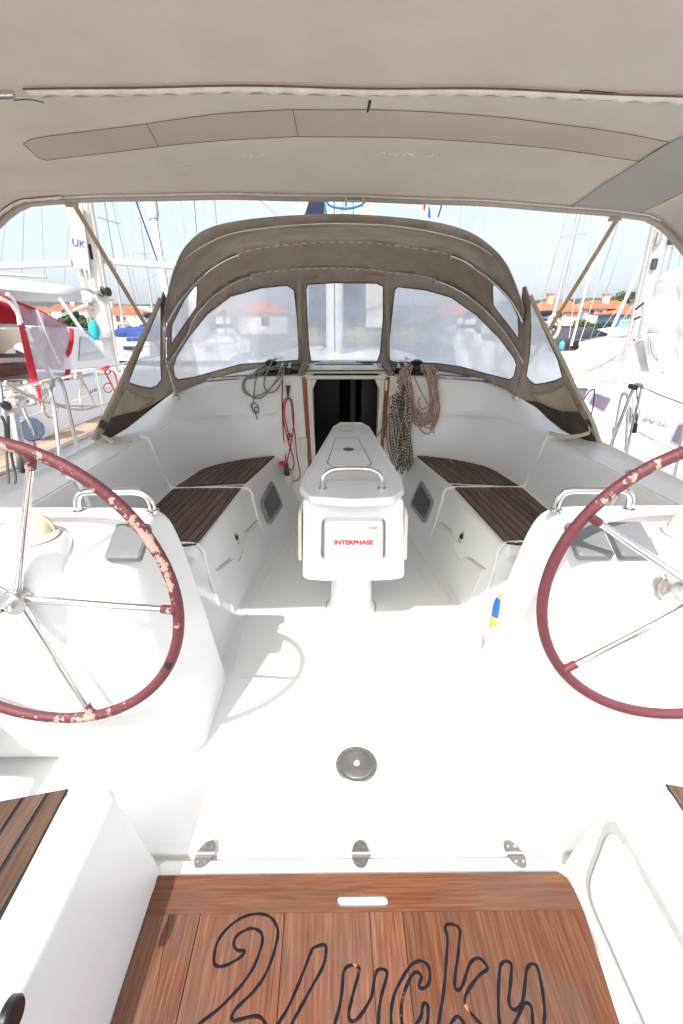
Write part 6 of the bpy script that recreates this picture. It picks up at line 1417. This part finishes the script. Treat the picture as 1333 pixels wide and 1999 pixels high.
ln.tube(cr_spline([at(x, y, X=-2.0) for x, y in ((2, 788), (10, 796), (18, 790), (8, 786), (14, 798), (20, 794))], 5), .012, 7)
tag(ln.build('rope', simple('dark_grey_line', (.09, .11, .11), .7)), 'dark grey line hanging at the far left edge behind the wheel', 'rope')
# mast, mizzen gear of the left ketch
Ym = 7.3
mp_ = at(205, 640, Y=Ym); mx_ = mp_.x
mk = empty('mast', 'thick white mast of the left ketch with winches and radar pod', 'mast', (mx_, Ym, .9))
MB().lathe([(.115, .6), (.115, 13)], Vector((mx_, Ym, 0)), n=24).build('mast_tube', simple('mast_white', (.58, .57, .54), .4, var=.06), mk)
for k, (dx, r) in enumerate(((-.15, .02), (-.19, .012), (.15, .010))): MB().tube([Vector((mx_+dx, Ym-.1, 1.0)), Vector((mx_+dx*.8, Ym-.08, 5))], r, 6).build('halyard', r_cream, mk)
for px, py in ((193, 568), (204, 570)): q = at(px, py, Y=Ym-.15); MB().lathe([(.0, -.07), (.055, -.07), (.06, -.05), (.045, -.02), (.045, .03), (.06, .05), (.06, .07), (.0, .07)], q, (1, -.3, 0), n=18).build('mast_winch', steel_b if px < 200 else black_p, mk)
q = at(200, 644, Y=Ym-.12); MB().lathe([(.0, -.11), (.08, -.10), (.115, -.05), (.12, .02), (.09, .08), (.0, .11)], q, (0, 0, 1), n=24).build('radar_pod', gel_n, mk)
q = at(165, 580, Y=Ym-.2); MB().lathe([(.0, -.12), (.05, -.10), (.09, 0), (.05, .10), (.0, .12)], q, (1, 0, 0), n=18).build('deck_light', gel_n, mk)
MB().box(at(178, 492, Y=Ym-.1), (.03, .04, .18)).build('mast_cleat', black_p, mk)
sl_ = empty('furled_mizzen', 'cream sail with dark printed mark hanging beside the left mast', 'sail', at(150, 460, Y=7.1))
MB().prism([at(x, y, Y=7.1) for x, y in ((140, 390), (141, 470), (144, 520), (171, 527), (178, 560), (172, 500), (158, 390))], (0, .02, 0)).build('sail_cloth', simple('aged_sailcloth', (.52, .475, .41), .85, var=.12, scale=2, bump=.4, bscale=4), sl_, smooth=False)
text('UK', .13, at(153, 482, Y=7.094), Matrix.Rotation(math.pi/2, 3, 'X') @ Matrix.Rotation(R(-12), 3, 'Z'), blue_ink, sl_)
bm_ = empty('boom_with_cover', 'boom under a long pale sail cover left of the white mast', 'boom', at(80, 570, Y=6.8))
MB().grid([[at(x, y, Y=Y_) for x, y, Y_ in r] for r in ([(-150, 535, 5.6), (0, 545, 6.1), (90, 555, 6.7), (176, 566, 7.2)], [(-150, 556, 5.5), (0, 564, 6.0), (90, 572, 6.6), (176, 577, 7.15)], [(-150, 590, 5.6), (0, 584, 6.1), (90, 586, 6.7), (176, 588, 7.2)])]).build('sail_cover', simple('pale_sail_cover', (.50, .52, .53), .85, var=.06, scale=2), bm_, solid=.05)
MB().tube([at(x, y, Y=6.9) for x, y in ((0, 535), (90, 541))], .02, 8).build('batten', alum, bm_)
pline('white horizontal pole crossing in front of the left mast', (-60, 523), (140, 513), 7.0, 7.2, .045, mat=MATS['mast_white'], name='spinnaker_pole', cat='pole', group=None)
pline('white horizontal pole running right from the left mast to the spray hood', (183, 508), (345, 520), 7.4, 7.6, .045, mat=MATS['mast_white'], name='spinnaker_pole', cat='pole', group=None)
pline('short white strut below the boom slanting down right', (116, 582), (162, 648), 6.6, r=.022, mat=MATS['mast_white'], name='strut', cat='strut', group='struts under the left boom')
pline('short white strut below the boom slanting down left', (172, 594), (108, 620), 6.9, r=.018, mat=MATS['mast_white'], name='strut', cat='strut', group='struts under the left boom')
# furled sails and rigging, left
fs_ = MB(); a_ = at(338, 660, Y=12); b_4 = at(300, 430, Y=13); c_ = b_4+(b_4-a_)*1.2; pts = [a_.lerp(b_4, i/26) for i in range(27)]
fs_.tube(pts, [.075+.022*(i % 2) for i in range(27)], 10); fs_.tube([b_4, b_4+(b_4-a_)*.05, c_], [.10, .15, .15], 12)
tag(fs_.build('furled_sail', sailc), 'furled white genoa wound on its stay left of the spray hood', 'furled sail', 'furled sails of the moored yachts')
pline('blue flecked line left of the wound genoa', (313, 525), (268, 400), 11, r=.014, mat=navy, ext_=.3)
pline('white stay beside the blue flecked line', (325, 560), (260, 385), 11.5, r=.012, mat=alum, ext_=.3)
pline('thin grey stay at x third left above the hood', (352, 480), (330, 380), 10, r=.012, mat=alum, ext_=.3) and None
pline('pale stay just left of the hood shoulder', (362, 478), (350, 380), 10, r=.014, mat=alum, ext_=.3)
pline('dark wire above the hood shoulder', (384, 455), (378, 380), 10, r=.007, mat=navy, ext_=.3)
pline('very thin wire down from the bimini at far left', (92, 640), (80, 400), 15, r=.008, ext_=.3)
pline('thin wire at the left edge of the sky', (0, 520), (10, 440), 12, r=.006, ext_=.5)
pline('thin topping lift beside the left mast', (200, 600), (172, 420), 8, r=.006, mat=alum, ext_=.3)
pline('slanting thin wire above the arched house', (190, 590), (330, 525), 9, r=.004)
# pines and struts near shore left: small deck items
pline('purple line slanting across the deck left of the spray hood', (196, 676), (252, 698), 9, r=.012, mat=simple('purple_line', (.08, .06, .42), .6), name='rope', cat='rope', group=None)
tq = at(183, 646, Y=7.0); tag(MB().lathe([(.0, -.13), (.05, -.12), (.07, -.03), (.06, .08), (.03, .14), (.0, .15)], tq, (.1, 0, 1), n=14).build('turquoise_bag', simple('turquoise_cloth', (.02, .38, .42), .8, var=.3, scale=40)), 'small turquoise bag hanging beside the left mast foot', 'bag')
# ================================================================== our own gate stanchions
def gate(s, label):
    g = empty('gate_stanchion', label, 'stanchion', (s*1.8, 2.9, .78), 'bent steel stanchions at our side gates')
    L = [(114, 874), (106, 800), (99, 765), (103, 744), (111, 737), (119, 745), (128, 775), (150, 872)] if s < 0 else [(1186, 884), (1214, 815), (1237, 758), (1246, 750), (1253, 757), (1250, 775), (1236, 830), (1222, 900)]
    X = s*1.80
    p = cr_spline([at(x, y, X=X) for x, y in L], 5); d0 = (p[0]-p[3]).normalized(); d1 = (p[-1]-p[-4]).normalized()
    p = [p[0]+d0*.25]+p+[p[-1]+d1*.25]
    MB().tube(p, .0125, 12).build('bent_tube', steel, g)
    q = at(*((97, 752) if s < 0 else (1236, 755)), X=X); MB().tube([q+Vector((0, -.03, 0)), q+Vector((0, .03, 0))], .018, 10).build('wire_eye', steel_b if s < 0 else black_p, g)
    return g
gate(-1, 'bent steel stanchion standing on our left side deck'); gate(1, 'bent steel stanchion with a black wrapped eye on our right side deck')
g2 = empty('gate_stanchion', 'shorter rusty stanchion behind the black eyed one on the right', 'stanchion', at(1212, 880, X=2.15), 'bent steel stanchions at our side gates')
MB().tube(cr_spline([at(x, y, X=2.15) for x, y in ((1196, 870), (1206, 810), (1214, 772), (1222, 770), (1226, 785), (1224, 830), (1222, 880))], 5), .011, 10).build('bent_tube', steel_b, g2)
g3 = empty('gate_stanchion', 'straight steel stanchion at the right frame edge behind the wheel', 'stanchion', at(1322, 930, X=1.85), 'bent steel stanchions at our side gates')
MB().tube([at(1316, 955, X=1.85)-Vector((0, 0, .1)), at(1328, 880, X=1.85), at(1345, 780, X=1.85)], .0125, 10).build('post', steel, g3)
bk2 = MB().tube(cr_spline([at(x, y, X=1.8) for x, y in ((1243, 760), (1244, 800), (1241, 830), (1238, 845))], 5), [.004]*10+[.012]*6, 8); tag(bk2.build('rope', black_p), 'black cord end hanging from the right stanchion eye', 'rope')
bk3 = MB().tube(cr_spline([at(x, y, X=1.9) for x, y in ((1137, 784), (1150, 765), (1157, 760), (1160, 764), (1158, 790), (1153, 814))], 5), .005, 8); tag(bk3.build('rope', black_p), 'thin black cord looped beside the spray hood\'s right foot', 'rope')
bw_ = MB().tube([at(1197, 835, X=2.2), at(1194, 870, X=2.1), at(1181, 872, X=2.0)], .008, 7); tag(bw_.build('rope', r_cream), 'frayed cream cord tied at the foot of the right stanchion', 'rope')
# ================================================================== right neighbour
Q = empty('sailing_yacht', 'white yacht with white spray hood and tinted portlights on our right', 'sailing yacht', (4.5, 5, WZ))
XQ = 3.0
rows = []
for i in range(20):
    y = -2+i*.7; x = 2.45+.008*max(0, y-4)**2.2
    rows.append([Vector((x+.3, y, -1.2)), Vector((x+.04, y, .0)), Vector((x, y, .40)), Vector((x+.03, y, .52)), Vector((x+.08, y, .52)), Vector((XQ+.05, y, .56)), Vector((XQ+.06, y, .60)), Vector((XQ+.26, y, .98-.03*max(0, y-6))), Vector((XQ+.36, y, 1.04-.03*max(0, y-6))), Vector((XQ+1.4, y, 1.14-.03*max(0, y-6))), Vector((XQ+2.6, y, 1.04))][::-1])
MB().grid(rows).build('hull_and_cabin', gel_n, Q, ang=50)
MB().tube([Vector((2.44+.008*max(0, (-2+i*.7)-4)**2.2, -2+i*.7, .30)) for i in range(20)], .022, 8).build('ochre_stripe', simple('ochre_stripe_paint', (.62, .40, .07), .4), Q)
def qp(px, py, off=0):      # point on the sloping cabin side: x = XQ+.06+ (z-.6)*.526
    d = ray(px, py); k = .526; x0 = XQ+.06-.6*k-off; t = (x0+k*CAM.z-CAM.x)/(d.x-k*d.z); return CAM+d*t
tint = simple('purple_tinted_pane', (.16, .11, .15), .12, var=.3)
for L in ([(1126, 759), (1146, 759), (1138, 780), (1130, 778)], [(1150, 786), (1161, 768), (1191, 779), (1178, 802)], [(1229, 795), (1249, 797), (1243, 826), (1225, 822)], [(1311, 859), (1325, 829), (1350, 835), (1345, 875)]):
    cxp = sum(p[0] for p in L)/4; cyp = sum(p[1] for p in L)/4
    o_ = round_poly([(cxp+(p[0]-cxp)*1.28, cyp+(p[1]-cyp)*1.28) for p in L], 6, 3); i_ = round_poly([p for p in L], 3, 3)
    fr_ = MB().prism([qp(p.x, p.y, .012) for p in o_], (.012, 0, 0)).build('portlight', simple('pale_portlight_frame', (.34, .36, .38), .4) if 'pale_portlight_frame' not in MATS else MATS['pale_portlight_frame'], Q, bevel=.003)
    MB().prism([qp(p.x, p.y, .020) for p in i_], (.006, 0, 0)).build('pane', tint, fr_, smooth=False)
slope = math.atan2(1, .526)
tx = qp(1275, 829, .012)
text('BENETEAU', .075, tx, Matrix(((0, 1*.466, -1), (-1, 0, 0), (0, .885, .466))), grey_ink, Q, sx=1.15, shear=.3)
for px, py in ((1100, 752),): pass
# white spray hood and sail over the boom
whc = simple('white_canvas', (.70, .70, .69), .8, var=.04, scale=3, bump=.3, bscale=4)
Yq = 6.2
m = MB(); hoodq = [(1166, 742), (1205, 700), (1240, 665), (1262, 652), (1275, 651), (1300, 662), (1345, 680), (1345, 735), (1333, 790), (1300, 775), (1250, 765), (1200, 755)]
pane_q = [(1192, 716), (1215, 690), (1240, 668), (1256, 662), (1262, 700), (1268, 728), (1258, 732), (1225, 724)]
hf = lambda x, y: at(x, y, Y=5.9+(1262-x)*.006)
chart(m, hoodq, [pane_q], hf, 12); m.build('spray_hood', whc, Q, solid=.01)
m = MB(); chart(m, pane_q, [], hf, 12); m.build('hood_window', vinyl('grey_clear_panel', (.70, .72, .74), .35, .5), Q)
for L, r, mt in (([(1275, 655), (1290, 710), (1315, 752)], .03, MATS['white_tube']), ([(1262, 655), (1264, 690), (1275, 705)], .015, steel_b), ([(1312, 672), (1318, 690), (1316, 710)], .012, steel_b), ([(1298, 725), (1313, 750)], .018, steel)): MB().tube(cr_spline([hf(x, y)+Vector((0, -.05, 0)) for x, y in L], 4), r, 8).build('hood_tube', mt, Q)
MB().prism([hf(x, y)+Vector((0, .6, 0)) for x, y in ((1300, 665), (1400, 690), (1400, 800), (1333, 790))], (0, .05, 0)).build('cabin_opening', brownw, Q, smooth=False)
sb = empty('boom_with_cover', 'big white sail cover over the right neighbour\'s boom', 'boom', at(1300, 600, Y=5.6))
sc_pts = [(1248, 660), (1256, 620), (1258, 585), (1268, 574), (1284, 572), (1290, 540), (1305, 532), (1345, 524), (1420, 520), (1420, 712), (1333, 688), (1290, 664), (1270, 652)]
m = MB(); sf = lambda x, y: at(x, y, Y=5.8-(x-1290)*.004+.04*math.sin(x*.11)+.04*math.sin(y*.08)); chart(m, sc_pts, [], sf, 12); m.build('sail_cover', whc, sb, solid=.12)
for L in ([(1240, 604), (1256, 592)], [(1238, 624), (1250, 618)]): MB().tube([at(x, y, Y=5.7) for x, y in L], .012, 8).build('boom_cleat', black_p, sb)
Yr = 7.4; rmx = at(1273, 520, Y=Yr).x
mr2 = empty('mast', 'thick grey mast with halyards above the big white sail cover', 'mast', (rmx, Yr, 1.0))
MB().lathe([(.13, .8), (.13, 13)], Vector((rmx, Yr, 0)), n=24).build('mast_tube', simple('grey_mast_alloy', (.55, .57, .60), .35, .4, var=.08, scale=3), mr2)
for dx, r, mt in ((-.19, .012, r_cream), (-.16, .010, r_pink), (.02, .010, wire), (.17, .012, r_blk), (-.22, .006, wire)): MB().tube([Vector((rmx+dx, Yr-.12, 1.2)), Vector((rmx+dx*.7, Yr-.12, 6))], r, 6).build('halyard', mt, mr2)
for px, py, z_ in ((1286, 465, .16), (1277, 515, .14), (1310, 470, .1)): q = at(px, py, Y=Yr-.15); MB().box(q, (.07, .06, z_)).build('mast_fitting', charc if px != 1286 else steel_b, mr2, bevel=.015)
# rigging, right
fs2 = MB(); a_ = at(1079, 622, Y=14); b_5 = at(1128, 425, Y=14); fs2.tube([a_, b_5, b_5+(b_5-a_)*.5], .055, 10)
tag(fs2.build('furled_sail', MATS['pale_mast_alloy']), 'slim grey furler pole right of the spray hood', 'furled sail', 'furled sails of the moored yachts')
hs_ = MB(); hs_.tube(cr_spline([at(x, y, Y=13.9) for x, y in ((1078, 615), (1072, 640), (1076, 660), (1086, 655), (1092, 635), (1085, 622), (1080, 612))], 5), .05, 8); tag(hs_.build('bundled_sail', sailc), 'bundle of white sail tied at the foot of the furler pole', 'sail bundle')
for i, (p, q, r, mt, lb) in enumerate([((1111, 660), (1141, 430), .012, alum, 'thin grey stay right of the furler pole'), ((1050, 610), (1105, 425), .010, r_pink, 'thin pinkish stay left of the furler pole'), ((1115, 675), (1181, 420), .026, simple('pale_pink_line', (.72, .50, .50), .7), 'pale pink line near the right bimini strap'), ((1130, 672), (1208, 430), .012, alum, 'white line just right of the bimini strap'), ((1150, 668), (1230, 430), .008, wire, 'thin dark stay beyond the bimini strap'), ((1180, 674), (1278, 460), .035, MATS['white_tube'], 'thick white pole leaning towards the right mast'), ((1205, 640), (1275, 540), .010, alum, 'short pale line under the leaning white pole'), ((1325, 520), (1333, 440), .006, wire, 'thin wire at the right edge of the sky'), ((1160, 662), (1240, 556), .006, wire, 'fine wire in front of the green tree')]):
    pline(lb, p, q, 11, r=r, mat=mt, ext_=.3 if 'leaning' not in lb else 0)
# lifelines of the right yacht
ll = empty('guard_rail', 'lifelines and stanchions along the right neighbour\'s side deck', 'guard rail', (2.7, 5, .55))
for L, r in (([(1110, 738), (1170, 744), (1236, 750)], .005), ([(1246, 752), (1290, 772), (1345, 792)], .006), ([(1150, 770), (1205, 768), (1260, 780), (1345, 800)], .003), ([(1152, 808), (1200, 826), (1250, 846), (1333, 886)], .004), ([(1200, 812), (1260, 850), (1300, 880)], .003)): MB().tube([at(x, y, X=2.5) for x, y in L], r, 6).build('lifeline', wire if r < .006 else r_grey, ll)
for px, py, pyb in ((1123, 733, 775), (1236, 750, 850)): MB().tube([at(px, py, X=2.55), at(px, pyb, X=2.55)], .012, 8).build('stanchion', steel, ll)
for L in ([(1110, 742), (1150, 725), (1195, 700)], [(1112, 735), (1160, 718), (1200, 702)], [(1140, 735), (1175, 715), (1210, 690)]): MB().tube([at(x, y, X=3.1) for x, y in L], .010, 6).build('mooring_line', r_cream, ll)
